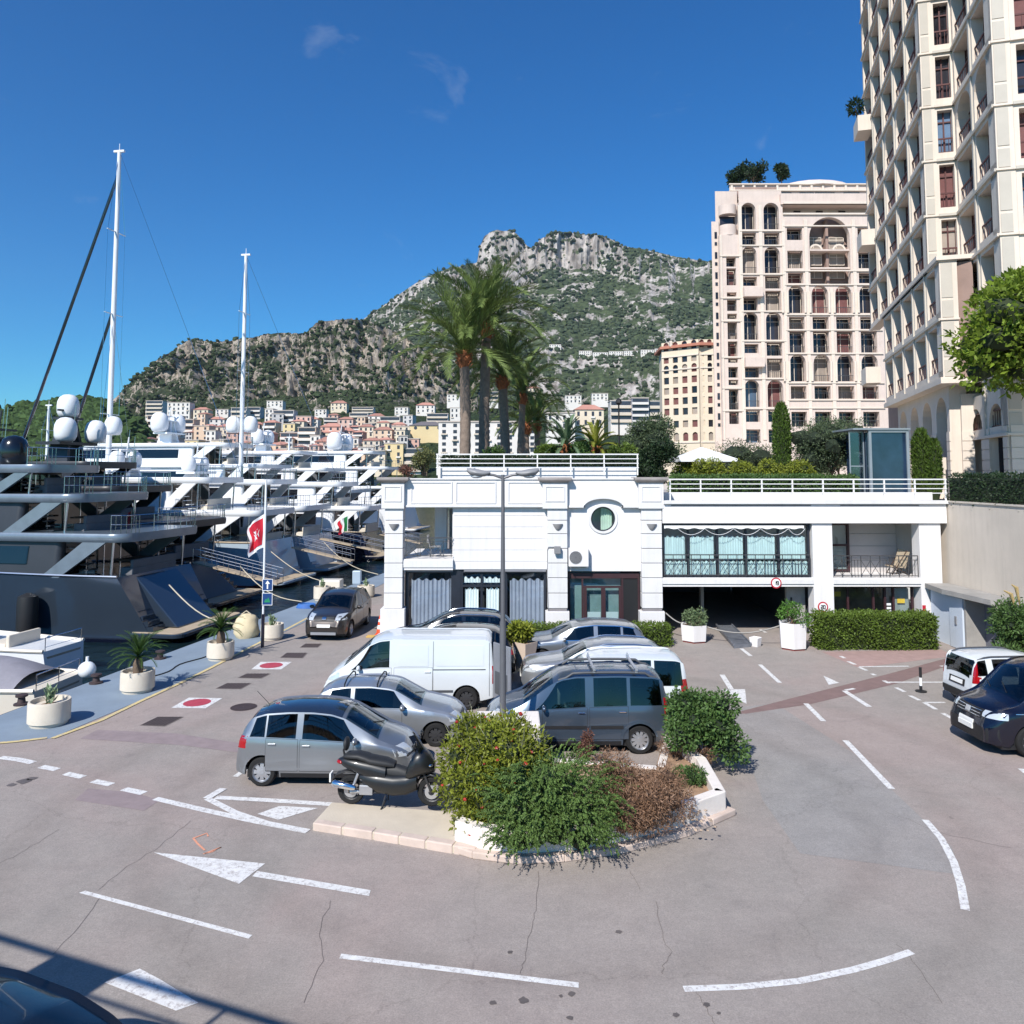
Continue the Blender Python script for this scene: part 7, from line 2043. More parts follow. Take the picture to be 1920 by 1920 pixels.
 if mast:
  mx, mz, mh, doms = mast
  b = MB()
  for sg in (-1, 1): b.extr([(mx - .9, sg * .9, mz), (mx + .8, sg * .9, mz), (mx + .2, sg * .35, mz + mh), (mx - .5, sg * .35, mz + mh)], (0, -sg * .22, 0))
  b.box(mx - 1.0, mx + .7, -1.7, 1.7, mz + mh * .45, mz + mh * .45 + .18); b.box(mx - .6, mx + .3, -.8, .8, mz + mh, mz + mh + .14); b.tube([(mx, 0, mz + mh), (mx - .2, 0, mz + mh + 1.6)], .05, 6); b.box(mx - .3, mx - .15, -1.0, 1.0, mz + mh + .5, mz + mh + .62)
  ms = b.build('radar_mast', supm, t)
  for (dx, dy, dz, r, m_) in doms: dome(ms, mx + dx, dy, mz + dz, r, m_)
  b = MB()
  for (dx, dy, hh) in ((-1, .6, 2.4), (.4, -.7, 3.0), (.5, .4, 1.6)): b.tube([(mx + dx, dy, mz + mh * .5), (mx + dx - .15, dy, mz + mh * .5 + hh)], .02, 5)
  b.build('antenna', M_STAIN, ms)
 if gang:
  y_, l_, z_ = gang
  b = MB(); b.bar((.2, y_, z_), (-l_, y_, 1.45), .75, .09); g = b.build('gangway', M_TEAK, t)
  b = MB()
  for sg in (-.38, .38):
   for k in range(8):
    p = Vector((.2, y_ + sg, z_)).lerp(Vector((-l_, y_ + sg, 1.45)), k / 7); b.tube([p, p + Vector((0, 0, .85))], .016, 5)
   for hh in (.85, .45): b.tube([Vector((.2, y_ + sg, z_ + hh)), Vector((-l_, y_ + sg, 1.45 + hh))], .016, 5)
  b.build('gangway_rail', M_STAIN, g)
 return t
QROT = math.atan2(.17, -1)
Y1 = yacht('motor_yacht', 'grey hulled black motor yacht with raked metallic stern nearest the tender', 34, 7.0, (-16.6, 39.6), QROT, 3.0, 4.6, M_HGREY, M_GREYBLK,
 [(4.6, 24, 2.9, 1.8, 3.2, 3.6, 1), (7.0, 22, 5.0, 1.55, 2.9, 3.2, 1), (8.8, 18, 6.9, 1.1, 2.3, 2.4, 1)], rake=2.4, platform=1.8, garage=M_HGREY, overm=mat('silver_grey_deck', (118, 130, 142), .3, metal=.3, coat=.4), mast=(11.2, 8.3, 1.4, [(-1.9, .9, 0, .7, M_DOMEK)]))
Y2 = yacht('motor_yacht', 'dark navy motor yacht with white domes on its mast behind the grey yacht', 36, 7.2, (-18.6, 48.2), QROT, 2.7, 4.4, M_HNAVY, M_GREYBLK,
 [(4.0, 26, 2.8, 1.9, 3.3, 3.4, 1), (7.4, 24, 5.0, 1.8, 3.0, 3.0, 1), (9.0, 19, 7.1, 1.2, 2.4, 2.4, 1)], rake=2.6, platform=2.2, garage=M_GREYBLK, gang=(1.2, 5.2, 2.6),
 mast=(10.4, 8.4, 3.0, [(-1.1, -1.35, 1.55, .66, None), (-.1, 0, 3.15, .66, None), (-1.1, 1.35, 1.55, .66, None)]), overm=M_GREYBLK)
Y3 = yacht('motor_yacht', 'white motor yacht with cream aft deck and pale blue transom', 34, 6.8, (-16.6, 56.8), QROT, 3.1, 4.4, M_HPALE, M_GEL,
 [(5.0, 25, 2.8, 2.2, 3.1, 4.6, 1), (7.5, 22, 5.3, 2.0, 2.8, 3.0, 1)], rake=1.2, platform=1.4, boot=M_ANTIF, mast=(13, 7.5, 1.6, [(0, -1.0, .9, .55, None), (0, 1.0, .9, .55, None)]), gang=(-2, 4.5, 2.4))
Y4 = yacht('motor_yacht', 'white motor yacht with grey hull and railed gangway by the quay bend', 30, 6.6, (-15.4, 64.6), QROT, 2.9, 4.2, M_HPALE, M_GEL,
 [(4.2, 22, 2.8, 2.2, 3.0, 3.6, 1), (6.2, 19, 5.2, 1.9, 2.7, 2.6, 1)], rake=1.2, platform=1.4, boot=M_ANTIF, gang=(.5, 6, 2.6), mast=(12, 7.3, 1.4, [(0, -1.0, .8, .6, None), (0, 1.0, .8, .6, None)]))
Y5 = yacht('motor_yacht', 'white motor yacht showing a purple reflection beside the pavilion pillar', 28, 6.4, (-12.4, 73.5), QROT, 2.6, 4.0, M_HNAVY, M_GEL,
 [(3.6, 20, 2.5, 2.1, 2.9, 3.4, 1), (5.6, 17, 4.9, 1.9, 2.6, 2.6, 1)], rake=1.4, platform=1.2, gang=(0, 4, 2.3))
WHITES = [('large white superyacht with paired domes behind the second mast', 48, 9.0, (-21, 84), [(6, 36, 3.4, 2.5, 4.1, 4.6, 1), (9, 33, 6.2, 2.4, 3.8, 4.4, 1), (13, 29, 8.9, 2.0, 3.2, 4.0, 1)], (18, 11.2, 2.6, [(0, -1.6, 1.4, .95, None), (0, 1.6, 1.4, .95, None)])),
          ('white superyacht with long raked top deck left of the white domes', 44, 8.6, (-17, 96), [(6, 33, 3.3, 2.4, 3.9, 4.4, 1), (9, 30, 6.0, 2.3, 3.6, 4.0, 1), (12, 24, 8.6, 1.8, 3.0, 3.4, 1)], (15, 10.6, 2.2, [(0, -1.4, 1.2, .8, None), (0, 1.4, 1.2, .8, None)])),
          ('white superyacht with railed sun deck next to the pavilion cornice', 46, 8.8, (-14, 110), [(5, 34, 3.4, 2.5, 4.0, 4.4, 1), (7, 31, 6.2, 2.4, 3.7, 4.4, 1), (9, 25, 8.9, 1.9, 3.1, 4.0, 1)], (11, 11.0, 2.4, [(0, -2.1, .4, 1.1, None), (0, 2.1, .4, 1.1, None)])),
          ('white yacht at the far end of the moored row', 38, 8.0, (-24, 128), [(5, 28, 3.0, 2.4, 3.6, 4.0, 1), (8, 25, 5.7, 2.2, 3.3, 3.4, 1)], (13, 8.2, 2.2, [(0, -1.2, 1.2, .9, None), (0, 1.2, 1.2, .9, None)])),
          ('white yacht with low profile moored farthest out', 40, 8.0, (-46, 150), [(5, 30, 3.0, 2.4, 3.6, 4.0, 1), (8, 26, 5.7, 2.2, 3.3, 3.4, 1)], (13, 8.2, 2.2, [(0, -1.2, 1.2, .9, None)]))]
for x_ in (3.6, 8.4, 13.5):
 b = MB(); b.lathe([(.1, 0), (.42, .12), (.45, .4), (.45, 1.6), (.42, 1.85), (.1, 2.0)], 14, (x_ + 2.0, 3.75, .3)); b.build('fender', M_TRIM, Y1, smooth=40)
for lb, L_, B_, lc, ti, ma in WHITES:
 yacht('superyacht', lb, L_, B_, lc, QROT, 3.4, 5.0, M_GEL, M_GEL, ti, rake=1.4, platform=1.6, mast=ma)
# sailing yachts: hull, coachroof, mast, boom, rigging
def sail_yacht(label, base, topz, lean, L, fur):
 t = thing('sailing_yacht', label, 'yacht', (base[0], base[1], WL), QROT)
 b = MB(); hull_loft(b, L, L * .22, 1.5, 2.0, .8); b.v = [(p[0] - L * .45, p[1], p[2]) for p in b.v]; b.build('hull', M_GEL, t, smooth=40)
 b = MB(); b.prism(rounded_plan(-L * .2, L * .25, L * .07, .4, 3), 1.4, 2.2); b.build('coachroof', M_GEL, t, bevel=.1)
 H_ = topz - WL
 top = Vector((lean, 0, H_))
 b = MB(); b.tube([(0, 0, 1.4), (lean * .5, 0, H_ * .5), top], [.24, .22, .16], 12); m_ = b.build('mast', M_GEL, t, smooth=40)
 b = MB()
 for f_ in (.36, .6, .8): b.bar(Vector((lean * f_, -1.15, H_ * f_)), Vector((lean * f_, 1.15, H_ * f_)), .12, .05)
 b.box(top.x - .5, top.x + .5, -.1, .1, H_ - .08, H_ + .1); b.tube([top, top + Vector((0, 0, .7))], .03, 5); b.build('spreaders', M_GEL, m_)
 b = MB()
 for sg in (-1, 1):
  b.tube([(0, sg * L * .1, 1.6), (lean * .36, sg * 1.15, H_ * .36), (lean * .6, sg * 1.15, H_ * .6), (lean * .8, sg * 1.1, H_ * .8), top], .022, 4)
  b.tube([(-1, sg * L * .1, 1.6), (lean * .6, 0, H_ * .6)], .018, 4)
 b.tube([(-L * .44, 0, 1.6), top], .022, 4); b.build('stays', M_STAIN, m_)
 b = MB(); b.tube([(-.3, 0, 3.0), (-L * .34, 0, 3.2)], .2, 8); b.build('boom', M_GEL, t, smooth=40)
 for (x_, z_, m_f) in fur:
  b = MB(); b.tube([(x_, 0, 2.0), (lean * z_, 0, H_ * z_ - .2)], .13, 8); b.build('furled_sail', m_f, t, smooth=40)
 return t
p1, t1 = AT(203, 860, 66), AT(230, 284, 66)
S1 = sail_yacht('tall masted sailing yacht with two dark furled forestays at the left', (p1.x, 66), t1.z, 0.0, 34, [(11.5, .95, M_HNAVY), (6.5, .62, M_HNAVY)])
for i_, (x_, z_) in enumerate(((-.75, 11.2), (.95, 10.6))): dome(S1, x_, .5 * (-1) ** i_, z_, .7)
p2, t2 = AT(450, 940, 80), AT(475, 478, 80)
S2 = sail_yacht('sailing yacht with white mast and paired domes in front of the town', (p2.x, 80), t2.z, 0.0, 30, [])
for x_ in (-.95, .95): dome(S2, x_, 0, 12.2, .75)
for (px, yt, yb, Y, lb) in ((392, 868, 925, 120, 'small sailing boat with bare mast between the two tall masts'), (541, 820, 900, 140, 'small sailing boat with thin bare mast right of second mast'), (88, 760, 850, 110, 'small sailing boat whose bare mast rises beside the black dome')):
 a, c = AT(px, yb, Y), AT(px, yt, Y)
 sail_yacht(lb, (a.x, Y), c.z, 0.0, 12, [])
# covered tender and white speedboat by the quay
def small_boat(name, label, loc, rot, L, B, hm, cover=None, fb=.9, tilt=0):
 t = thing(name, label, 'boat', (loc[0], loc[1], WL), rot); t.rotation_euler = (0, R(tilt), rot)
 b = MB(); rows = hull_loft(b, L, B, fb, fb * 1.35, .2, .2, .5, 16); b.build('hull', hm, t, smooth=40)
 b = MB(); b.tube([rows[i][6] + Vector((0, 0, .02)) for i in range(15)], .07, 6); b.tube([rows[i][7] + Vector((0, 0, .02)) for i in range(15)], .07, 6); b.build('rub_rail', M_GELC, t, smooth=40)
 b = MB(); b.prism(rounded_plan(.1, L * .85, B * .42, .2, L * .4), fb - .3, fb - .22); b.build('deck', M_TEAK, t)
 b = MB(); b.box(L * .42, L * .5, -.4, .4, fb - .22, fb + .5); b.build('console', hm, t, bevel=.06)
 b = MB(); b.box(L * .25, L * .36, -B * .32, B * .32, fb - .22, fb + .18); b.box(L * .23, L * .25, -B * .32, B * .32, fb - .2, fb + .5); b.build('bench', M_CUSH, t, bevel=.05)
 b = MB(); rail(b, [(.15, B * .38, fb - .2), (.15, -B * .38, fb - .2)], .7); b.build('stern_rail', M_STAIN, t)
 if cover:
  rw2 = []
  for i in range(13):
   u = i / 12; x = .8 + u * L * .72
   h = (.35 + .55 * math.sin(math.pi * min(1, u * 1.2)) ** .7) * (1 - .5 * u)
   rw2.append([Vector((x, B * .47 * f * (1 - .7 * max(0, u - .5)), fb + h * (1 - abs(f) ** 2.5) + .05 * math.sin(7 * u + 3 * f))) for f in np.linspace(-1, 1, 11)])
  b = MB(); b.grid(rw2); b.build('cover', cover, t, smooth=60)
 return t
small_boat('covered_tender', 'grey tender under a dust sheet moored at the quay corner', (-14.9, 26.2), QROT + .1, 8.5, 2.9, M_GELC, mat('grey_cover', (132, 130, 138), .85, var=.12, scale=2, bump=.3, bscale=5), 1.0)
small_boat('white_speedboat', 'white speedboat with raised bow between the tender and grey yacht', (-17.3, 30.6), QROT, 8.0, 2.5, M_GEL, None, 1.2)
# mooring lines
for i, (a, c, lb) in enumerate((((-16.2, 37.0, 1.3), (-11.6, 33.6, .12), 'mooring line from the grey yacht to the quay'), ((-15.8, 45.4, 1.2), (-10.6, 39.5, .12), 'mooring line from the navy yacht to the quay'), ((-16.6, 53.8, 1.2), (-9.6, 45.2, .12), 'mooring line from the pale blue transom to the quay'), ((-15.0, 62.0, 1.2), (-8.6, 50.2, .12), 'mooring line from the gangway yacht to the quay'))):
 a, c = Vector(a), Vector(c); b = MB()
 b.tube([a.lerp(c, k / 10) - Vector((0, 0, .5 * math.sin(math.pi * k / 10))) for k in range(11)], .03, 6)
 tag(b.build('mooring_line', M_ROPE, None, smooth=60), lb, 'rope')
# ================================================================== planting
def leaf_mat(name, rgb, trans=.25, isl=.35):
 return mat(name, rgb, .55, var=.18, scale=1.2, island=isl, trans=trans, spec=.3)
def leaves(P, N, ln, wd, jit=.6, droop=0.0):
 """rhombic leaves at points P facing roughly along N: returns (n*4,3)"""
 n = len(P)
 d = N + rng.normal(0, jit, (n, 3)); d[:, 2] -= droop
 d /= np.linalg.norm(d, axis=1, keepdims=True) + 1e-9
 r = rng.normal(0, 1, (n, 3)); s = np.cross(d, r); s /= np.linalg.norm(s, axis=1, keepdims=True) + 1e-9
 l = ln * rng.uniform(.45, 1.5, (n, 1)); w = wd * rng.uniform(.7, 1.2, (n, 1))
 m = P + d * l * .45
 return np.stack([P, m + s * w, P + d * l, m - s * w], 1).reshape(-1, 3)
def sample_clumps(clumps, n, shell=.4):
 """points inside lumpy ellipsoids, mostly near their skins"""
 c = np.array(clumps, float); vol = c[:, 3] * c[:, 4] * c[:, 5]
 idx = rng.choice(len(c), n, p=vol ** .75 / (vol ** .75).sum())
 d = rng.normal(0, 1, (n, 3)); d /= np.linalg.norm(d, axis=1, keepdims=True)
 r = shell + (1 - shell) * rng.random((n, 1)) ** .6
 r = r * (1 + .12 * np.sin(d[:, :1] * 7 + idx[:, None]) * np.cos(d[:, 1:2] * 6 + d[:, 2:] * 5))
 P = c[idx, :3] + d * r * c[idx, 3:6]
 return P, d
def lumps(base, R_, H_, k, seed, flat=.85, rr=(.32, .5)):
 """a handful of overlapping ellipsoids filling a dome of radius R_ and height H_"""
 g = np.random.default_rng(seed); out = []
 for i in range(k):
  a = g.uniform(0, 2 * math.pi); q = g.uniform(0, 1) ** .6 * R_ * .68; z = g.uniform(.28, .82) * H_
  q *= math.sqrt(max(.15, 1 - ((z / H_ - .35) / .75) ** 2))
  r = g.uniform(*rr) * R_
  out.append((base[0] + q * math.cos(a), base[1] + q * math.sin(a), base[2] + z, r, r, r * flat))
 return out
M_BARK = mat('bark', (104, 88, 74), .9, var=.25, scale=6, bump=.4, bscale=14)
def shrub(name, label, cat, base, clumps, n, ln, wd, m, stems=6, core=True, jit=.7, group=None, extra=None, droop=0.0, stem_m=None, corem=None):
 t = thing(name, label, cat, base, world_space=True, group=group)
 P, D = sample_clumps(clumps, n)
 keep = P[:, 2] > base[2] + .02
 np_mesh('foliage', leaves(P[keep], D[keep], ln, wd, jit, droop), 4, m, t)
 c = np.array(clumps)
 if core:
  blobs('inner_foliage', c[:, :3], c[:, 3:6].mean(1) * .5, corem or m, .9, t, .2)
 b = MB()
 for i in range(stems):
  q = c[i % len(c)]
  p0 = Vector((base[0] + rng.uniform(-.12, .12), base[1] + rng.uniform(-.12, .12), base[2] - .05)); p1 = Vector(q[:3])
  mid = p0.lerp(p1, .5) + Vector((rng.uniform(-.1, .1), rng.uniform(-.1, .1), .05))
  b.tube([p0, mid, p1], [.035, .025, .012], 6)
 b.build('stems', stem_m or M_BARK, t, smooth=50)
 if extra: extra(t, P, D)
 return t
# ---------------------------------------------------------------- the traffic island
M_KERBW = mat('white_kerb', (222, 214, 206), .85, var=.08, scale=2.0, bump=.25, bscale=12, var2=(186, 172, 160))
M_KERBP = mat('pink_kerb', (196, 178, 166), .9, var=.12, scale=2.5, bump=.25, bscale=14)
M_SLAB = mat('pale_slab', (196, 184, 166), .9, var=.08, scale=1.5, bump=.2, bscale=30)
M_SOIL = mat('dry_soil', (150, 122, 98), .95, var=.25, scale=5, bump=.6, bscale=12)
ISL = thing('traffic_island', 'low white walled planting island with pale kerb slab at its left end', 'planter', G(1000, 1560), world_space=True)
def pts(l, z=0.0): return [(G(x, y, z).x, G(x, y, z).y) for x, y in l]
slab = pts([(586, 1556), (622, 1516), (862, 1536), (900, 1560), (893, 1606), (850, 1600), (700, 1574)])
k = MB(); k.prism(slab, -.02, .125); k.build('kerb_slab', M_SLAB, ISL, bevel=.02)
# separate kerb stones along the slab front
sf = [Vector((p[0], p[1], 0)) for p in (slab[0], slab[6], slab[5], slab[4])]
nst = 0
for a, c2 in zip(sf[:-1], sf[1:]):
 n_ = max(1, int((c2 - a).length / .5)); t_ = (c2 - a).normalized(); nn = Vector((t_.y, -t_.x, 0))
 for i in range(n_):
  p, q = a.lerp(c2, (i + .03) / n_), a.lerp(c2, (i + .97) / n_)
  k = MB(); k.prism([(p + nn * .02)[:2], (q + nn * .02)[:2], (q - nn * .16)[:2], (p - nn * .16)[:2]], -.02, .137 + .006 * (i % 3)); k.build('kerb_stone', M_KERBP, ISL, bevel=.02)
outer = [G(x, y) for x, y in ((852, 1590), (905, 1606), (985, 1614), (1070, 1608), (1160, 1592), (1270, 1566), (1362, 1530), (1325, 1462), (1248, 1404))]
inner_path = [G(x, y) for x, y in ((1248, 1404), (1232, 1462), (1110, 1452), (1020, 1446), (900, 1440), (862, 1520), (852, 1590))]
def wall_path(P, h, th, m, name, h0=0.0, seg=.9):
 for a, c2 in zip(P[:-1], P[1:]):
  L_ = (c2 - a).length; n_ = max(1, int(L_ / seg)); t_ = (c2 - a).normalized(); nn = Vector((t_.y, -t_.x, 0))
  for i in range(n_):
   p, q = a.lerp(c2, i / n_) , a.lerp(c2, (i + 1) / n_ - .004)
   k = MB(); k.prism([p[:2], q[:2], (q - nn * th)[:2], (p - nn * th)[:2]], h0, h); k.build(name, m, ISL, bevel=.02)
wall_path(outer, .46, .22, M_KERBW, 'wall_block')
wall_path(inner_path, .30, .18, M_KERBW, 'wall_block')
cen = sum(outer, Vector()) / len(outer)
ok = [cen + (p - cen) * 1.0 + (p - cen).normalized() * .20 for p in outer[:7]]
wall_path(ok, .12, .24, M_KERBP, 'kerb_stone', seg=.55)
k = MB(); k.prism([p[:2] for p in [cen + (q - cen) * .97 for q in outer + inner_path[1:-1]]], 0, .27); k.build('soil', M_SOIL, ISL)
# stones and dead leaves on the soil
P = np.array([[rng.uniform(1.0, 3.6), rng.uniform(14.0, 15.8), .285] for _ in range(260)]); o = blobs('pebbles', P, rng.uniform(.015, .04, 260), mat('pebble', (170, 150, 132), .9, island=.4), .6, ISL); o['kind'] = 'stuff'
ML_YG = leaf_mat('leaf_yellow_green', (122, 130, 46)); ML_DG = leaf_mat('leaf_rosemary', (92, 116, 60), .15); ML_MG = leaf_mat('leaf_mid_green', (80, 106, 56)); ML_BR = leaf_mat('twig_brown', (138, 108, 86), .2); ML_HEDGE = leaf_mat('leaf_hedge', (92, 112, 44)); ML_OLIVE = leaf_mat('leaf_olive', (84, 98, 70)); ML_DARK = leaf_mat('leaf_dark', (44, 62, 38)); ML_BRIGHT = leaf_mat('leaf_bright', (116, 136, 46), .4); ML_CYP = leaf_mat('leaf_cypress', (78, 100, 40)); ML_GREY = leaf_mat('leaf_grey_twig', (150, 150, 124), .2); ML_RED = mat('red_berry', (150, 42, 30), .5, island=.3); ML_PURP = leaf_mat('leaf_red_brown', (112, 78, 66))
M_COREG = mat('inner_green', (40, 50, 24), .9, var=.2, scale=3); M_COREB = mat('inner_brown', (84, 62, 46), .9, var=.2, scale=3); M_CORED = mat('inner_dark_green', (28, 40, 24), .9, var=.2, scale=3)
def berries(t, P, D):
 i = rng.choice(len(P), 90); blobs('red_flowers', P[i] + D[i] * .05, rng.uniform(.025, .05, 90), ML_RED, .8, t)
 # pale dead twigs at the crown
 j = rng.choice(np.where(P[:, 2] > P[:, 2].max() - .7)[0], 420)
 v = []
 for q in j:
  a = P[q]; d = D[q] * .5 + np.array([0, 0, .9]) + rng.normal(0, .4, 3); d /= np.linalg.norm(d); b_ = a + d * rng.uniform(.12, .34); s_ = np.cross(d, rng.normal(0, 1, 3)); s_ = s_ / np.linalg.norm(s_) * .005
  v += [a - s_, a + s_, b_ + s_ * .5, b_ - s_ * .5]
 np_mesh('dry_twigs', np.array(v), 4, ML_GREY, t)
bp = G(930, 1580); base = (bp.x, bp.y + .95, .25)
cl = lumps(base, 1.15, 1.8, 20, 3, rr=(.24, .42)) + [(base[0] - .62, base[1] - .5, .8, .5, .5, .5), (base[0] - .2, base[1] - .75, .7, .55, .5, .55), (base[0] + .25, base[1] - .55, 1.0, .5, .5, .5), (base[0] - .1, base[1] - .2, 1.4, .5, .45, .45), (base[0] - .75, base[1] - .1, 1.15, .4, .4, .4), (base[0] - .45, base[1] - .95, .35, .35, .3, .3)]
shrub('flowering_shrub', 'big yellow green shrub with red flowers beside the scooter', 'shrub', base, cl, 17000, .085, .021, ML_YG, 14, extra=berries, corem=M_COREG)
bp = G(1040, 1615); base = (bp.x, bp.y + .55, .3)
cl = [(base[0] + dx, base[1] + dy, z, rx, ry, rz) for dx, dy, z, rx, ry, rz in ((0, .1, .75, .85, .6, .5), (-.5, -.15, .6, .55, .5, .5), (.5, -.05, .55, .55, .5, .45), (0, -.4, .45, .8, .35, .4), (-.55, -.5, .3, .4, .3, .3), (.45, -.42, .3, .5, .3, .3), (-.1, .3, 1.0, .6, .45, .4))]
def trails(t, P, D):
 """hanging rosemary sprays: strings of narrow leaves"""
 n = 760; c = np.array(cl); v = []
 for i in range(n):
  a = rng.uniform(0, 2 * math.pi) if i % 3 else rng.uniform(-2.6, -.5)
  q = c[rng.integers(len(c))]; p = np.array([q[0] + q[3] * .9 * math.cos(a), q[1] + q[4] * .95 * math.sin(a), q[2] + q[5] * rng.uniform(-.1, .9)])
  d = np.array([math.cos(a) * .3, math.sin(a) * .4, .55]); d /= np.linalg.norm(d)
  st = .035; L_ = int(rng.uniform(9, 20))
  for s_ in range(L_):
   d[2] -= .10; d /= np.linalg.norm(d); p = p + d * st
   if p[2] < .03: break
   for _ in range(3):
    u = rng.normal(0, 1, 3); u /= np.linalg.norm(u); e = p + u * .03 + d * .015; w_ = np.cross(u, d); w_ = w_ / (np.linalg.norm(w_) + 1e-6) * .011
    v += [p - w_, p + w_, e + w_ * .6, e - w_ * .6]
 np_mesh('trailing_sprays', np.array(v), 4, ML_DG, t)
shrub('rosemary', 'dark green rosemary trailing over the island wall to the road', 'shrub', base, cl, 9000, .10, .010, ML_DG, 6, extra=trails, droop=.3, corem=M_CORED)
bp = G(1205, 1590); base = (bp.x, bp.y + .35, .28)
shrub('dry_bush', 'dry brown bush on the island between rosemary and white corner', 'shrub', base, lumps(base, .9, 1.1, 13, 5) + [(base[0], base[1] - .35, .45, .55, .3, .3), (base[0] - .35, base[1] - .3, .35, .4, .25, .25)], 16000, .085, .008, ML_BR, 8, corem=M_COREB, jit=.9)
bp = G(1325, 1452); base = (bp.x, bp.y + .2, .25)
shrub('green_bush', 'round green bush behind the white island corner beside the people carrier', 'shrub', base, lumps(base, 1.0, 1.5, 16, 8) + [(base[0] + .5, base[1] - .2, .6, .45, .4, .45), (base[0] - .4, base[1], 1.4, .4, .4, .4)], 13000, .085, .026, ML_MG, 8, corem=M_CORED)
bp = G(1100, 1440); base = (bp.x, bp.y - .05, .27)
shrub('red_brown_plant', 'small red brown twiggy plant by the low kerb of the carrier', 'plant', base, [(base[0], base[1], .5, .16, .14, .24), (base[0] + .03, base[1], .72, .1, .1, .16), (base[0] - .1, base[1] - .1, .4, .18, .14, .14)], 1200, .06, .012, ML_PURP, 5, core=False)
bp = G(1300, 1500); base = (bp.x, bp.y + .1, .27)
shrub('low_green_plant', 'low dark green plant inside the white island corner', 'plant', base, [(base[0], base[1], .42, .32, .26, .2), (base[0] - .2, base[1] + .15, .4, .2, .2, .16)], 2400, .05, .014, ML_MG, 4, corem=M_CORED)
bp = G(1270, 1440); base = (bp.x, bp.y, .27)
shrub('dry_tuft', 'sparse dry brown tuft below the round green bush', 'plant', base, [(base[0], base[1], .45, .45, .3, .22), (base[0] + .5, base[1] - .35, .42, .3, .25, .16)], 2600, .09, .005, ML_BR, 5, core=False, jit=1.2)
bp = G(1150, 1500); base = (bp.x, bp.y, .27)
shrub('dry_tuft', 'sparse dry tuft between the rosemary and red brown plant', 'plant', base, [(base[0] - .2, base[1], .38, .3, .2, .15), (base[0] - .55, base[1] - .1, .36, .25, .2, .14)], 1500, .08, .005, ML_GREY, 4, core=False, jit=1.2)
# ---------------------------------------------------------------- clipped hedges
def hedge(label, x0, x1, y0, y1, z0, z1, n, ln, m, cm):
 t = thing('clipped_hedge', label, 'hedge', ((x0 + x1) / 2, (y0 + y1) / 2, z0), world_space=True)
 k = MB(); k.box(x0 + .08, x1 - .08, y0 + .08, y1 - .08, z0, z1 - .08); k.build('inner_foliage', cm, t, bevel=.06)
 P = []; D = []
 A = ((x1 - x0) * (z1 - z0), (x1 - x0) * (y1 - y0), (y1 - y0) * (z1 - z0))
 for f, a in (('front', A[0]), ('top', A[1]), ('l', A[2]), ('r', A[2])):
  c = int(n * a / (A[0] + A[1] + 2 * A[2])); u = rng.random((c, 3))
  p = np.array([x0, y0, z0]) + u * np.array([x1 - x0, y1 - y0, z1 - z0]); d = np.zeros((c, 3))
  dep = rng.uniform(-.10, .05, c) + .05 * np.sin(p[:, 0] * 2.3 + p[:, 2] * 4)
  if f == 'front': p[:, 1] = y0 - dep; d[:, 1] = -1
  if f == 'top': p[:, 2] = z1 + dep; d[:, 2] = 1
  if f == 'l': p[:, 0] = x0 - dep; d[:, 0] = -1
  if f == 'r': p[:, 0] = x1 + dep; d[:, 0] = 1
  P.append(p); D.append(d)
 np_mesh('foliage', leaves(np.concatenate(P), np.concatenate(D), ln, ln * .3, .8), 4, m, t)
 return t
a, c2 = G(1540, 1219), G(1758, 1219)
hedge('clipped green hedge below the glazed shop front', a.x, c2.x, a.y, a.y + 1.0, 0, 1.22, 12000, .09, ML_HEDGE, M_COREG)
a, c2 = G(962, 1199), G(1246, 1199)
hedge('low clipped hedge in front of the entrance behind the parked cars', a.x, c2.x, FY - 1.6, FY - .7, 0, .72, 9000, .08, ML_HEDGE, M_COREG)
a = AT(830, 870, FY + 2.6); c2 = AT(1195, 870, FY + 2.6)
hedge('low dark hedge behind the roof railing at the palm trunks', a.x, c2.x, FY + 2.3, FY + 3.1, 6.7, 7.28, 7000, .09, ML_DARK, M_CORED)
a = AT(1260, 920, FY + 2.0); c2 = AT(1600, 890, FY + 2.0)
hedge('long roof hedge behind the railing of the garage building', a.x, c2.x, FY + 1.6, FY + 2.5, 5.3, 6.40, 12000, .1, ML_MG, M_CORED)
hedge('dark hedge along the top of the beige retaining wall', RW + .1, RW + .9, 14.0, FY + .2, 5.2, 6.45, 14000, .1, ML_DARK, M_CORED)
# ---------------------------------------------------------------- trees on the roof garden and podium
def tree(name, label, base, R_, H_, trunk, k, n, ln, wd, m, seed, cm=M_CORED, tr=.12, flat=.85, rr=(.32, .5)):
 t = thing(name, label, 'tree', base, world_space=True)
 cb = (base[0], base[1], base[2] + trunk)
 cl_ = lumps(cb, R_, H_, k, seed, flat, rr)
 P, D = sample_clumps(cl_, n, .6)
 np_mesh('crown', leaves(P, D, ln, wd, .8), 4, m, t)
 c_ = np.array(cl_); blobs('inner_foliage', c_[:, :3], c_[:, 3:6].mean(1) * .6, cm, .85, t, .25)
 b = MB(); top = Vector((cb[0], cb[1], cb[2] + H_ * .35))
 b.tube([Vector(base) - Vector((0, 0, .1)), Vector((base[0] + .05, base[1], base[2] + trunk * .6)), top], [tr, tr * .8, tr * .4], 8)
 for q in cl_[:10]:
  p0 = Vector((cb[0], cb[1], cb[2] + H_ * .1)); b.tube([p0, p0.lerp(Vector(q[:3]), .5) + Vector((0, 0, .1)), Vector(q[:3])], [tr * .5, tr * .3, tr * .1], 6)
 b.build('trunk', M_BARK, t, smooth=50)
 return t
PZ = 5.1
def on(px, Y, z=PZ): return ((px - 960) * Y / FPX, Y, z)
tree('olive_tree', 'dense dark olive tree left of the white parasol', on(1222, 44), 2.0, 4.0, 1.0, 20, 9000, .16, .035, ML_OLIVE, 21)
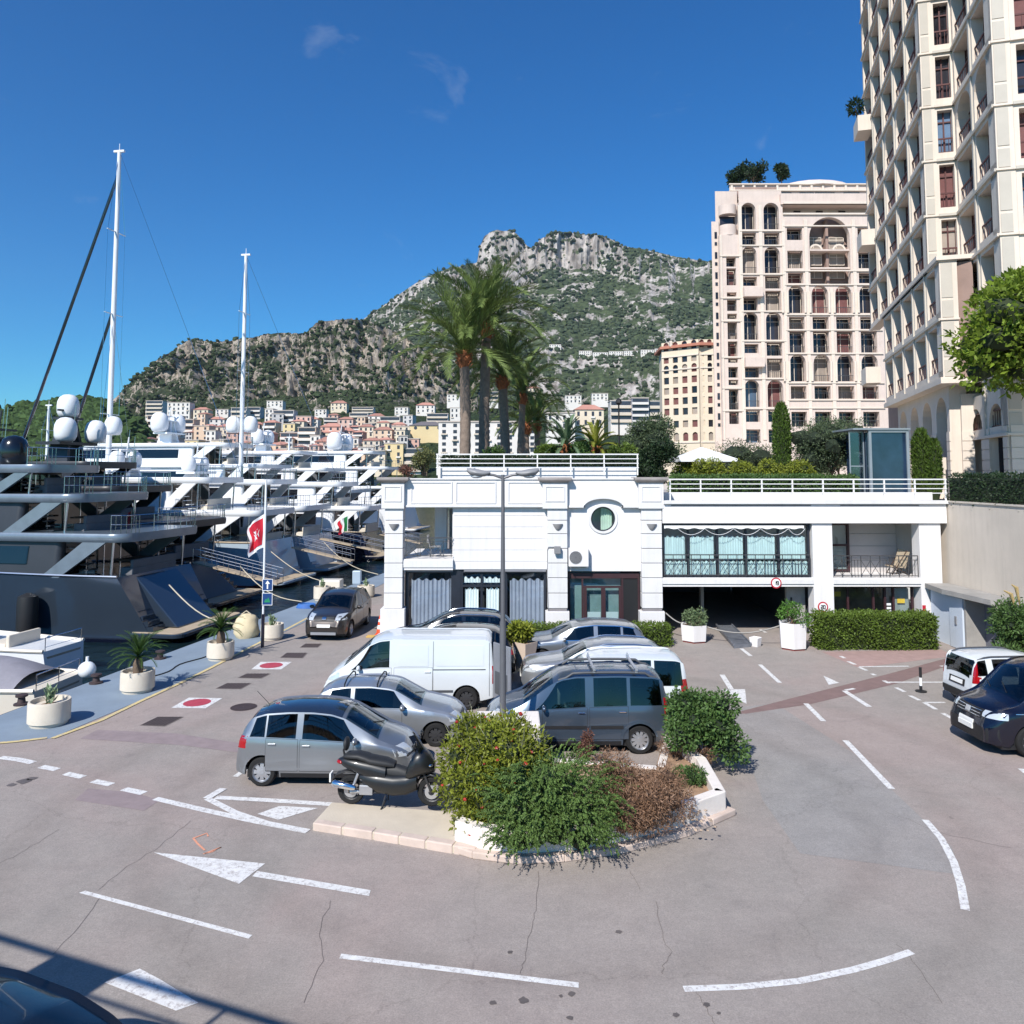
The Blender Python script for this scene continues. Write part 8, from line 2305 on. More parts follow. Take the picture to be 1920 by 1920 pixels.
tree('olive_tree', 'grey green olive tree beside the glass lift', on(1555, 40), 2.3, 3.2, .9, 22, 11000, .13, .025, ML_OLIVE, 22)
tree('olive_tree', 'low grey olive tree behind the white parasol', on(1395, 52), 2.9, 2.6, .7, 18, 7000, .15, .03, ML_OLIVE, 23)
tree('olive_tree', 'broad olive tree under the pink tower terrace', on(1570, 54), 3.0, 4.2, 1.2, 20, 7000, .17, .035, ML_OLIVE, 24)
tree('garden_tree', 'dark bushy tree beside the roof railing end', on(1232, 35.5), 1.1, 2.8, .4, 14, 6000, .13, .04, ML_DARK, 25)
tree('bright_tree', 'bright green tree leaning in at the right edge below the tower', (21.2, 30.2, 5.1), 4.0, 7.2, 3.3, 40, 13000, .26, .08, ML_BRIGHT, 26, M_COREG, rr=(.16, .34))
for i, (px, Y, lb) in enumerate(((1290, 37, 'yellow green shrub under the white parasol'), (1385, 36.5, 'yellow green shrub right of the parasol'), (1440, 37.5, 'yellow green shrub between parasol and cypress'), (1505, 36, 'yellow green shrub right of the cypress'), (1335, 36, 'low green shrub below the parasol canopy'))):
 bs_ = on(px, Y, 5.9); shrub('garden_shrub', lb, 'shrub', bs_, lumps(bs_, .95, 1.25, 10, 30 + i), 3600, .12, .03, ML_YG, 4, corem=M_COREG, group='shrubs of the roof garden')
shrub('roof_shrub', 'loose shrub with dry twigs at the left end of the roof railing', 'shrub', AT(795, 890, FY + 1.6), lumps(AT(795, 890, FY + 1.6), .75, 1.25, 9, 40), 1900, .1, .03, leaf_mat('leaf_loose', (110, 112, 70)), 9, core=False)
shrub('roof_shrub', 'small reddish plant at the roof edge above the left pillar', 'shrub', AT(760, 892, FY + 1.0), lumps(AT(760, 892, FY + 1.0), .4, .4, 5, 41), 700, .1, .02, ML_PURP, 4, core=False)
def cypress(label, base, r, h, n):
 t = thing('cypress', label, 'tree', base, world_space=True)
 z = rng.random(n) ** .9; a = rng.uniform(0, 2 * math.pi, n); rad = r * np.clip(np.minimum(1, z * 6) * (1 - np.clip((z - .75) / .25, 0, 1) ** 2 * .75), .12, 1) * rng.uniform(.82, 1.06, n)
 P = np.stack([base[0] + rad * np.cos(a), base[1] + rad * np.sin(a), base[2] + .15 + z * h], 1); D = np.stack([np.cos(a) * .5, np.sin(a) * .5, np.ones(n)], 1)
 np_mesh('crown', leaves(P, D, .16, .03, .35), 4, ML_CYP, t)
 b = MB(); b.lathe([(r * .5, .15), (r * .86, h * .2), (r * .86, h * .7), (r * .6, h * .9), (.02, h)], 12, base); b.build('inner_foliage', M_COREG, t)
 b = MB(); b.tube([base, Vector(base) + Vector((0, 0, .4))], .08, 6); b.build('trunk', M_BARK, t)
cypress('slim clipped cypress standing before the pink tower', on(1466, 40), .40, 4.9, 5000)
cypress('taller clipped cypress right of the glass lift', on(1727, 37.5), .38, 3.4, 4000)
cypress('shorter clipped cypress right of the glass lift', on(1750, 37), .30, 2.9, 3000)
# plants on top of the pink tower
for i, (px, py, r, h, lb) in enumerate(((1380, 345, 1.6, 2.6, 'dark pine at the left corner of the pink tower roof'), (1412, 338, 2.3, 3.0, 'spreading pine on the pink tower roof'), (1465, 336, 1.5, 2.8, 'small conifer on the pink tower roof near the dome'))):
 p = AT(px, py, T2Y + 5); tree('roof_pine', lb, (p.x, p.y, p.z - 1.2), r, h, .8, 9, 1500, .4, .12, ML_DARK, 60 + i)
# balcony greenery of the high rise
p = AT(1604, 205, 56); shrub('balcony_plant', 'dark plant on the highest corner balcony of the high rise', 'plant', (p.x, p.y, p.z - .4), [(p.x, p.y, p.z + .2, .5, .5, .6)], 500, .3, .05, ML_DARK, 2, core=False)
# bush with plumes at the right edge
base = (16.5, 25.4, 0)
def plumes(t, P, D):
 b = MB()
 for (dx, dy, h, ex, ez) in ((-.1, 0, 2.2, -.45, .55), (.35, -.1, 2.6, -.15, .9), (.6, .2, 2.5, -.2, .8), (.2, .3, 2.4, -.3, .5)):
  q = Vector((base[0] + dx, base[1] + dy, 1.2)); pts_ = [q, q + Vector((-.05, 0, h - 1.4)), q + Vector((ex * .5, 0, h - 1.2 + ez * .8)), q + Vector((ex, 0, h - 1.2 + ez))]
  b.tube(pts_, [.015, .02, .06, .02], 6)
 b.build('plumes', mat('plume', (176, 152, 104), .9, var=.2, scale=20), t, smooth=60)
shrub('wall_bush', 'tall green bush with dry plumes at the right edge', 'shrub', base, lumps(base, 1.25, 2.6, 18, 50), 11000, .11, .025, ML_MG, 8, extra=plumes, corem=M_CORED)
# ---------------------------------------------------------------- palms
def frond_mesh(L_, leaflet, n, droop, up, wid, seed):
 """feather leaf: arching rib with two rows of leaflets; base at origin, running along +x"""
 g = np.random.default_rng(seed); v = []; rib = []
 d = np.array([math.cos(up), 0, math.sin(up)]); p = np.zeros(3); st = L_ / n
 ang = up
 for i in range(n + 1):
  rib.append(p.copy()); t_ = i / n
  ang -= droop / n * (.5 + 1.1 * t_); p = p + np.array([math.cos(ang), 0, math.sin(ang)]) * st
 rib = np.array(rib)
 for i in range(1, n):
  t_ = i / n; tg = rib[i + 1] - rib[i - 1]; tg /= np.linalg.norm(tg); nrm = np.array([-tg[2], 0, tg[0]])
  ll = leaflet * (math.sin(math.pi * (.08 + .86 * t_)) ** .6) * g.uniform(.85, 1.1)
  for sg in (-1, 1):
   dirv = tg * .95 + np.array([0, sg, 0]) * .55 + nrm * .32 + np.array([0, 0, -.08]) + g.normal(0, .06, 3); dirv /= np.linalg.norm(dirv)
   w_ = tg * wid
   tip = rib[i] + dirv * ll + np.array([0, 0, -.06 * ll])
   mid = rib[i] + dirv * ll * .5
   v += [rib[i] - w_ * .5, rib[i] + w_ * .5, mid + w_ * .6, mid - w_ * .6, mid - w_ * .6, mid + w_ * .6, tip + w_ * .1, tip - w_ * .1]
 for i in range(n):
  a, c_ = rib[i], rib[i + 1]; w0 = .035 * (1 - i / n) + .006
  v += [a + (0, -w0, 0), c_ + (0, -w0, 0), c_ + (0, w0, 0), a + (0, w0, 0)]
 return np.array(v)
def crown_of(t, top, meshes, m, k, spread, seed, twist=True):
 g = np.random.default_rng(seed); mes = []
 for v in meshes:
  o = np_mesh('frond', v, 4, m); me = o.data; bpy.data.objects.remove(o); mes.append(me)
 off = OFF[t.name]
 for i in range(k):
  u = (i + .5) / k; me = mes[min(len(mes) - 1, int(u * len(mes)))]
  o = bpy.data.objects.new('frond', me); COL.objects.link(o); o.parent = t
  o.location = Vector(top) - off + Vector((0, 0, .25 * (1 - u)))
  s_ = g.uniform(.86, 1.08)
  o.rotation_euler = (g.uniform(-.25, .25), g.uniform(-.12, .12), i * 2.39996 + g.uniform(-.2, .2)); o.scale = (s_, s_, s_)
ML_PALM = leaf_mat('palm_leaf', (102, 118, 62), .08, .5); ML_PALMY = leaf_mat('palm_leaf_yellow', (138, 142, 58), .3, .25); ML_PALMB = leaf_mat('palm_leaf_blue', (106, 128, 96), .2, .2); ML_CYCAD = leaf_mat('cycad_leaf', (66, 92, 40), .15, .25)
M_PTRUNK = mat('palm_trunk', (128, 112, 100), .95, var=.25, scale=5, bump=.8, bscale=9)
M_PBOOT = mat('palm_boots', (150, 92, 58), .95, var=.3, scale=8, bump=.6, bscale=16)
def palm(label, base, top, R_, k, seed, m, tr=.27):
 t = thing('palm_tree', label, 'tree', base, world_space=True)
 b0, t0 = Vector(base), Vector(top); rows = []; nseg = 26
 b = MB(); pts_ = []; rad = []
 for i in range(nseg + 1):
  u = i / nseg; p = b0.lerp(t0, u); p.x += .12 * math.sin(u * 2.2 + seed); pts_.append(p); rad.append(tr * (1.08 - .22 * u) * (1 + (.05 if i % 2 else -.03)))
 b.tube(pts_, rad, 12); b.build('trunk', M_PTRUNK, t, smooth=50)
 b = MB(); tp = pts_[-1]; b.lathe([(tr * .8, -.6), (tr * 1.05, -.4), (tr * 1.35, -.12), (tr * 1.2, .12), (tr * .5, .35)], 12, tp)
 for i in range(34):
  a = i * 2.4; z = -.55 + .02 * i; q = tp + Vector((tr * 1.0 * math.cos(a), tr * 1.0 * math.sin(a), z)); b.bar(q, q + Vector((.16 * math.cos(a), .16 * math.sin(a), .2)), .08, .03)
 b.build('leaf_bases', M_PBOOT, t)
 sp = [frond_mesh(R_ * 1.1, R_ * .2, 50, .7, 1.4, .05, seed + 1), frond_mesh(R_ * 1.18, R_ * .2, 50, 1.15, 1.1, .05, seed + 2), frond_mesh(R_ * 1.22, R_ * .2, 50, 1.6, .8, .05, seed + 3), frond_mesh(R_ * 1.15, R_ * .19, 50, 1.45, .3, .05, seed + 4)]
 crown_of(t, tp, sp, m, k, 1, seed)
 return t
def trunk_pts(px, yb, ytop, Y): a = AT(px, yb, Y); c_ = AT(px, ytop, Y); return (a.x, Y, 5.6), (c_.x, Y, c_.z)
for (px, yt, Y, R_, k, sd, m_, lb) in ((868, 668, 37.0, 3.5, 54, 101, ML_PALM, 'tallest front palm rising above the roof railing, left trunk'), (912, 614, 38.5, 3.4, 54, 111, ML_PALM, 'tall palm just right of and behind the left trunk'), (945, 712, 42, 2.9, 44, 121, ML_PALM, 'middle palm with rust coloured leaf bases'), (976, 742, 46, 2.7, 38, 131, ML_PALM, 'lower palm behind the middle palm'), (990, 800, 50, 2.1, 32, 141, ML_PALM, 'small slender palm left of its twin'), (1004, 796, 52, 2.1, 32, 151, ML_PALM, 'small slender palm right of its twin')):
 b_, t_ = trunk_pts(px, 850, yt, Y); palm(lb, b_, t_, R_, k, sd, m_, .26 if sd < 125 else .21)
for (px, yt, Y, R_, sd, m_, lb) in ((1062, 842, 36, 1.35, 161, ML_PALMB, 'blue green short palm behind the roof railing'), (1120, 848, 36.5, 1.2, 171, ML_PALMY, 'yellow green short palm behind the roof railing')):
 b_, t_ = trunk_pts(px, 880, yt, Y); palm(lb, b_, t_, R_, 30, sd, m_, .16)
for i, (px, Y, lb) in enumerate(((1030, 36, 'green shrub filling the roof bed right of the palm trunks'), (1090, 35.5, 'green shrub between the two short palms'), (1150, 36, 'green shrub right of the yellow green palm'), (935, 37.5, 'low green shrub at the foot of the palm trunks'), (1180, 37, 'green shrub at the right end of the roof bed'))):
 bs_ = on(px, Y, 6.75); shrub('garden_shrub', lb, 'shrub', bs_, lumps(bs_, .8, 1.2, 8, 80 + i), 2600, .13, .03, ML_MG if i % 2 else ML_HEDGE, 4, corem=M_CORED, group='shrubs of the roof garden')
# ---------------------------------------------------------------- planters on the quay
M_PLANTER = mat('planter_concrete', (208, 198, 182), .85, var=.07, scale=2.5, bump=.3, bscale=60)
def round_planter(label, px, py, R_, H_, kind, seed, z=.012):
 g0 = G(px, py); y = g0.y + R_
 t = thing('round_planter', label, 'planter', (g0.x * y / g0.y * 1.0, y, z), world_space=True, group='round concrete planters on the quay')
 c_ = t.location
 b = MB(); b.lathe([(R_ * .86, 0), (R_ * .9, .05), (R_ * .9, .09), (R_, .1), (R_, H_ - .05), (R_ * .98, H_), (R_ * .88, H_), (R_ * .86, H_ - .12)], 32, c_); b.build('bowl', M_PLANTER, t, smooth=35)
 b = MB(); b.lathe([(R_ * .87, H_ - .14), (.01, H_ - .1)], 24, c_, caps=False); b.build('soil', M_SOIL, t)
 pl = thing('cycad' if kind == 'cycad' else 'small_succulent', {'cycad': 'spiky cycad growing in the ', 'aloe': 'pale green succulent in the '}[kind] + label, 'plant', (c_.x, c_.y, c_.z + H_ - .12), world_space=True)
 if kind == 'cycad':
  top = Vector((c_.x, c_.y, c_.z + H_ + .32)); b = MB(); b.lathe([(.13, -.45), (.15, -.3), (.14, -.1), (.1, .02), (.02, .06)], 12, top); b.build('trunk', M_PBOOT if False else M_BARK, pl, smooth=40)
  crown_of(pl, top, [frond_mesh(.85, .17, 24, .9, 1.15, .014, seed), frond_mesh(.95, .17, 24, 1.2, .8, .014, seed + 1), frond_mesh(.9, .16, 24, 1.2, .35, .014, seed + 2)], ML_CYCAD, 34, 1, seed)
 else:
  P = np.repeat(np.array([[c_.x, c_.y, c_.z + H_ - .1]]), 70, 0) + rng.normal(0, .05, (70, 3)); D = np.stack([rng.normal(0, .3, 70), rng.normal(0, .3, 70), np.ones(70)], 1); P[:, 2] += rng.uniform(0, .28, 70)
  np_mesh('leaves', leaves(P, D, .2, .03, .25), 4, leaf_mat('succulent', (128, 146, 112), .1), pl)
 return t
round_planter('round planter at the quay corner', 91, 1370, .50, .62, 'aloe', 1)
round_planter('round planter beside the lone mooring line', 257, 1305, .48, .62, 'cycad', 210)
round_planter('round planter beside the beige bag', 413, 1242, .46, .62, 'cycad', 220)
round_planter('round planter behind the signpost', 510, 1203, .44, .6, 'aloe', 3)
round_planter('round planter behind the brown SUV', 686, 1122, .46, .6, 'aloe', 4)
round_planter('round planter at the far end of the quay', 604, 1128, .44, .7, 'aloe', 5)
# ================================================================== street furniture and small things
# lamp post on its white plinth
LP = thing('street_lamp', 'tall grey twin armed street lamp rising from white block', 'street lamp', (-.2, 17.15, 1.26), world_space=True)
M_POLE = mat('lamp_pole', (104, 104, 108), .5, metal=.3, var=.08)
b = MB(); b.tube([(-.2, 17.15, 1.26), (-.2, 17.15, 3.6), (-.2, 17.15, 6.5)], [.062, .052, .036], 12); b.tube([(-.2, 17.15, 1.26), (-.2, 17.15, 3.3)], .068, 12); b.build('pole', M_POLE, LP, smooth=40)
for sg in (-1, 1):
 b = MB(); b.tube([(-.2, 17.15, 6.42), (-.2 + sg * .2, 17.15, 6.49), (-.2 + sg * .42, 17.15, 6.52)], .028, 8); a_ = b.build('arm', M_POLE, LP, smooth=40)
 b = MB(); rows = []
 for u, hw, h0, h1 in ((.28, .05, .0, .06), (.4, .12, -.06, .07), (.55, .15, -.07, .1), (.72, .13, -.03, .12), (.8, .04, .05, .12)):
  rows.append([Vector((-.2 + sg * u, 17.15 + hw * math.cos(q), 6.52 + (h0 + h1) / 2 + (h1 - h0) / 2 * math.sin(q))) for q in [2 * math.pi * i / 12 for i in range(12)]])
 b.grid(rows, closed=True); b.poly(rows[0]); b.poly(rows[-1]); hd = b.build('lamp_head', mat('lamp_head', (132, 132, 134), .5, var=.1), LP, smooth=50)
 b = MB(); b.ball((-.2 + sg * .58, 17.15, 6.46), .1, 10, 6, (1.3, 1, .4)); b.build('lens', mat('lamp_lens', (200, 204, 206), .2), hd, smooth=60)
BL = MB(); BL.box(-.78, .60, 16.7, 17.62, 0, 1.26)
tag(BL.build('lamp_plinth', M_KERBW, None, bevel=.03), 'square white concrete block carrying the street lamp', 'plinth')
# white hexagonal planters with chain, small tub
def hex_planter(label, plabel, px, py, R_, H_, seed, lm):
 g0 = G(px, py); c_ = Vector((g0.x, g0.y + R_, 0)); t = thing('hexagonal_planter', label, 'planter', c_, world_space=True)
 def hexa(r, z): return [(c_.x + r * math.cos(math.pi / 3 * i + .26), c_.y + r * math.sin(math.pi / 3 * i + .26), z) for i in range(6)]
 b = MB(); b.grid([hexa(R_ * .92, .06), hexa(R_ * 1.0, H_), hexa(R_ * .88, H_), hexa(R_ * .86, H_ - .1)], closed=True); b.poly(hexa(R_ * .92, .06)); b.build('box', M_WHITE, t)
 b = MB(); b.prism([p[:2] for p in hexa(R_ * .85, 0)], 0, .06); b.build('foot', mat('red_foot', (120, 48, 44), .8), t)
 b = MB(); b.poly(hexa(R_ * .87, H_ - .09)); b.build('soil', M_SOIL, t)
 bs_ = (c_.x, c_.y, H_ - .1)
 shrub('potted_shrub', plabel, 'plant', bs_, lumps(bs_, .62, .8, 7, seed), 1500, .09, .022, lm, 7, core=False)
 return c_
h1 = hex_planter('white hexagonal planter left of the garage entrance', 'sparse grey green plant in the left hexagonal planter', 1308, 1208, .56, .66, 301, leaf_mat('leaf_grey_green', (112, 130, 92)))
h2 = hex_planter('white hexagonal planter right of the garage entrance', 'leafy green plant in the right hexagonal planter', 1497, 1222, .54, .98, 302, leaf_mat('leaf_fresh', (86, 124, 52)))
b = MB(); a, c_ = Vector((h1.x, h1.y, .72)), Vector((h2.x, h2.y, 1.0)); b.tube([a.lerp(c_, k / 12) - Vector((0, 0, .42 * math.sin(math.pi * k / 12))) for k in range(13)], .028, 6)
tag(b.build('barrier_rope', mat('grey_rope', (150, 146, 140), .9), None, smooth=60), 'grey rope slung between the two hexagonal planters', 'rope')
b = MB(); a, c_ = Vector((bx(1243), FY - .1, 1.0)), Vector((h1.x, h1.y, .72)); b.tube([a.lerp(c_, k / 8) - Vector((0, 0, .2 * math.sin(math.pi * k / 8))) for k in range(9)], .028, 6)
tag(b.build('barrier_rope', MATS['grey_rope'], None, smooth=60), 'grey rope from the right pillar to the left hexagonal planter', 'rope')
g0 = G(1420, 1214); b = MB(); b.lathe([(.2, 0), (.25, .34), (.22, .34), (.2, .28)], 4, (g0.x, g0.y + .2, 0)); tag(b.build('square_tub', M_WHITE, None, bevel=.015), 'small square white tub beside the metal ramp', 'tub')
# metal ramp plate
RP = thing('loading_ramp', 'grey metal ramp plate lying at the garage threshold', 'ramp', G(1380, 1200), world_space=True)
A = [G(1343, 1172, .16), G(1372, 1172, .16), G(1408, 1208, .10), G(1376, 1211, .10)]
b = MB(); b.extr(A, (0, 0, -.1)); b.build('plate', mat('galvanised', (132, 136, 144), .45, metal=.5, var=.25, scale=3), RP)
b = MB(); b.bar(A[0] + Vector((0, 0, .03)), A[3] + Vector((0, 0, .03)), .05, .06); b.bar(A[1] + Vector((0, 0, .03)), A[2] + Vector((0, 0, .03)), .05, .06); b.build('edge_rail', MATS['galvanised'], RP)
# terracotta-pale square pot with palm between the car rows
g0 = G(985, 1262); PT = thing('tapered_pot', 'pale square tapered pot between the two rows of cars', 'planter', (g0.x, g0.y + .3, 0), world_space=True)
b = MB(); b.lathe([(.24, 0), (.42, .95), (.38, .95), (.36, .88)], 4, PT.location); b.build('pot', mat('pale_terracotta', (206, 188, 172), .85, var=.08), PT)
b = MB(); b.lathe([(.37, .9), (.01, .92)], 4, PT.location, caps=False); b.build('soil', M_SOIL, PT)
c_ = PT.location; shrub('pot_plant', 'leafy yellow green plant in the tapered pot', 'plant', (c_.x, c_.y, .85), lumps((c_.x, c_.y, .85), .5, .85, 7, 310), 1700, .16, .04, ML_YG, 6, core=False)
bs_ = (c_.x - .75, c_.y - .2, 0); shrub('pot_plant', 'dry yellowish weeds left of the tapered pot', 'plant', bs_, lumps(bs_, .4, .9, 5, 311), 800, .16, .03, leaf_mat('leaf_dry', (150, 140, 90)), 5, core=False)
# traffic cone
g0 = G(711, 1192); CN = thing('traffic_cone', 'orange and white traffic cone beside the left pillar', 'cone', (g0.x, g0.y + .15, 0), world_space=True)
M_OR = mat('cone_orange', (220, 78, 40), .6, var=.06); c_ = CN.location
b = MB(); b.box(c_.x - .2, c_.x + .2, c_.y - .2, c_.y + .2, .0, .04); b.build('base', M_OR, CN, bevel=.015)
for (r0, z0, r1, z1, m_, nm) in ((.15, .04, .115, .25, M_OR, 'body'), (.115, .25, .09, .4, M_SIGNW, 'reflective_band'), (.09, .4, .068, .53, M_OR, 'body'), (.068, .53, .05, .64, M_SIGNW, 'reflective_band'), (.05, .64, .025, .78, M_OR, 'tip')):
 b = MB(); b.lathe([(r0, z0), (r1, z1)], 16, c_); b.build(nm, m_, CN, smooth=50)
g0 = G(700, 1196); b = MB(); b.box(g0.x - .3, g0.x + .1, g0.y, g0.y + .35, 0, .05); tag(b.build('ochre_slab', mat('ochre', (196, 160, 90), .85), None, bevel=.01), 'ochre rubber slab next to the traffic cone', 'slab')
# signpost with two blue plates, and the flag on it
sp = G(492, 1214)
SP = thing('signpost', 'white post with two blue direction plates on the quay', 'signpost', (sp.x, sp.y, .012), world_space=True)
b = MB(); b.tube([(sp.x, sp.y, 1.25), (sp.x, sp.y, 6.3)], .04, 10); b.build('post', M_GEL, SP, smooth=40)
b = MB(); b.tube([(sp.x, sp.y, .0), (sp.x, sp.y, 1.25)], .065, 10); b.build('sleeve', M_HNAVY, SP, smooth=40)
M_SBLUE = mat('sign_blue', (18, 58, 112), .5, var=.04); M_SGREEN = mat('sign_green', (30, 130, 90), .5, var=.04)
for (z0, z1, kind) in ((2.12, 2.56, 'arrow'), (1.58, 2.04, 'pict')):
 b = MB(); b.box(sp.x - .03, sp.x + .36, sp.y - .07, sp.y - .045, z0, z1); pl = b.build('plate', M_SBLUE, SP)
 xc, zc, y_ = sp.x + .165, (z0 + z1) / 2, sp.y - .078
 b = MB()
 if kind == 'arrow':
  b.extr([(xc - .025, y_, zc - .15), (xc + .025, y_, zc - .15), (xc + .025, y_, zc + .04), (xc - .025, y_, zc + .04)], (0, .006, 0)); b.extr([(xc - .09, y_, zc + .04), (xc + .09, y_, zc + .04), (xc, y_, zc + .17)], (0, .006, 0))
  b.build('arrow', M_SIGNW, pl)
 else:
  b.extr([(xc - .12, y_, zc - .12), (xc + .12, y_, zc - .12), (xc + .05, y_, zc + .06), (xc - .02, y_, zc - .02), (xc - .05, y_, zc + .02)], (0, .006, 0)); b.build('pictogram', M_SGREEN, pl)
 b = MB(); window_frame(b, sp.x - .03, sp.x + .36, z0, z1, sp.y - .075, .018, .01); b.build('border', M_SIGNW, pl)
def flag(label, top, h, w_, cols, name='flag', droop=.35, emblem=None):
 """hanging cloth: w_ wide, h tall, from the staff at the right"""
 t = thing(name, label, 'flag', top, world_space=True)
 nu, nv = 10, 14
 def pos(u, v, off=0.0):
  x = top[0] - w_ * (.62 * u + .06 * math.sin(9 * v) * u) * (1 - .25 * v * u); z = top[2] - h * .72 * v - droop * u ** 1.3 * h * .8 * (1 - .25 * v)
  y = top[1] + .16 * w_ * math.sin(u * 8.5 + v * 2.5) * (.3 + .7 * u) + off
  return Vector((x, y, z))
 def cloth(nm, m_, u0, u1, v0, v1, off):
  for sg in (1, -1) if off else (1,):
   b = MB(); b.grid([[pos(u0 + (u1 - u0) * i / nu, v0 + (v1 - v0) * j / nv, sg * off) for i in range(nu + 1)] for j in range(nv + 1)]); b.build(nm, m_, t, smooth=60, fix=False)
 for args in cols: cloth(*args)
 if emblem:
  for sg in (1, -1):
   b = MB()
   for a in range(4):
    q = math.pi / 2 * a
    def pt(dx, dy): return pos(.5 + (dx * math.cos(q) - dy * math.sin(q)) * .30, .5 + (dx * math.sin(q) + dy * math.cos(q)) * .22, sg * .03)
    b.poly([pt(0, 0), pt(.75, .5), pt(.55, 0), pt(.75, -.5)])
   b.build('cross', M_SIGNW, t, fix=False)
 return t
M_FRED = mat('flag_red', (190, 24, 48), .8, var=.05); M_FGREEN = mat('flag_green', (20, 116, 62), .8, var=.05)
flag('red flag with white border and white cross on the signpost', (sp.x - .03, sp.y, 5.0), 1.75, 1.05, [('border_cloth', M_SIGNW, 0, 1, 0, 1, 0), ('field', M_FRED, .1, .9, .1, .9, .015)], emblem=True)
p = AT(652, 968, 62); flag('green white and red flag on a stern staff', (p.x, p.y, p.z), 1.6, 1.3, [('green_stripe', M_FGREEN, 0, .34, 0, 1, 0), ('white_stripe', M_SIGNW, .34, .67, 0, 1, 0), ('red_stripe', M_FRED, .67, 1, 0, 1, 0)])
b = MB(); b.tube([(p.x, p.y, 2.0), (p.x + .02, p.y, p.z + .1)], .03, 6); tag(b.build('flagstaff', M_GEL, None), 'white staff of the green white and red flag', 'flagstaff')
p = AT(246, 958, 44); flag('red ensign on the stern of the dark navy yacht', (p.x, p.y, p.z), 1.3, .7, [('cloth', mat('ensign_red', (206, 60, 60), .8), 0, 1, 0, 1, 0)])
b = MB(); b.tube([(p.x, p.y, 2.2), (p.x + .02, p.y, p.z + .1)], .03, 6); tag(b.build('flagstaff', M_TEAK, None), 'short staff of the red ensign', 'flagstaff')
# quay furniture
for (px, py, lb) in ((40, 1322, 'black iron mooring bollard behind the quay corner planter'), (180, 1282, 'black iron mooring bollard beside the white buoy'), (300, 1236, 'black iron mooring bollard behind the cycad planter')):
 g0 = G(px, py); b = MB(); b.lathe([(.2, 0), (.2, .04), (.11, .06), (.09, .2), (.16, .23), (.16, .28), (.05, .31)], 16, (g0.x, g0.y, .012)); tag(b.build('mooring_bollard', M_IRON, None, smooth=40), lb, 'bollard', 'mooring bollards along the quay')
p = AT(163, 1256, 25.3); b = MB(); b.ball((p.x, p.y, p.z), .27, 16, 10); b.tube([(p.x, p.y, p.z + .25), (p.x, p.y, p.z + .42)], .05, 8); tag(b.build('buoy', M_GEL, None, smooth=60), 'round white fender buoy hanging at the quay edge', 'buoy')
g0 = G(456, 1198); bag = [(g0.x + dx, g0.y + .3, z) for dx, z in ()]
BG = thing('cargo_bag', 'crumpled beige bulk bag behind the planter', 'bag', (g0.x, g0.y + .35, .012), world_space=True)
rows = []
for z, r in ((0, .42), (.2, .5), (.45, .48), (.7, .42), (.85, .3), (.92, .1)): rows.append([Vector((g0.x + r * (1 + .12 * math.sin(3 * a + z * 9)) * math.cos(a), g0.y + .35 + r * (1 + .1 * math.cos(4 * a + z * 7)) * math.sin(a), .012 + z)) for a in [2 * math.pi * i / 18 for i in range(18)]])
b = MB(); b.grid(rows, closed=True); b.poly(rows[-1]); b.build('sack', mat('beige_sack', (206, 190, 156), .9, var=.12, scale=3, bump=.5, bscale=8), BG, smooth=60)
b = MB(); b.tube([Vector((g0.x - .2, g0.y + .3, .9)), Vector((g0.x, g0.y + .3, 1.05)), Vector((g0.x + .2, g0.y + .3, .9))], .025, 6); b.build('strap', M_ROPE, BG)
g0 = G(607, 1128); b = MB(); b.box(g0.x - .55, g0.x + .55, g0.y + 1.2, g0.y + 2.1, .012, .9); tag(b.build('quay_cabinet', M_GELC, None, bevel=.04), 'cream service cabinet on the quay behind the brown SUV', 'cabinet')
g0 = G(668, 1096); b = MB(); b.box(g0.x - .25, g0.x + .25, g0.y, g0.y + .4, .012, .8); tag(b.build('service_pedestal', M_HPALE, None, bevel=.05), 'pale blue shore power pedestal far along the quay', 'pedestal')
g0 = G(575, 1140); b = MB()
for i in range(5): b.tube([(g0.x + .5 * math.cos(a) * (1 - .05 * i), g0.y + .3 * math.sin(a), .03 + .04 * i) for a in [2 * math.pi * k / 16 for k in range(17)]], .03, 5)
tag(b.build('blue_hose', mat('blue_hose', (60, 110, 180), .6), None, smooth=60), 'coiled blue hose on the quay beside the brown SUV', 'hose')
q0, q1 = G(286, 1270), G(392, 1228); b = MB(); b.tube([q0.lerp(q1, k / 10) + Vector((.12 * math.sin(k * .9), 0, .03)) for k in range(11)], .02, 6); tag(b.build('shore_cable', M_TRIM, None, smooth=60), 'dark cable lying across the quay between two cycads', 'cable')
# plastic delineator post in the parking bay
g0 = G(1727, 1297); DP = thing('delineator_post', 'short black and white flexible post in the parking bay', 'post', (g0.x, g0.y, 0), world_space=True)
for (z0, z1, m_) in ((.03, .18, M_TRIM), (.18, .42, M_SIGNW), (.42, .72, M_TRIM)):
 b = MB(); b.tube([(g0.x, g0.y, z0), (g0.x, g0.y, z1)], .04, 10); b.build('band', m_, DP)
b = MB(); b.lathe([(.16, 0), (.16, .03), (.06, .05)], 12, (g0.x, g0.y, 0)); b.build('foot', M_TRIM, DP)
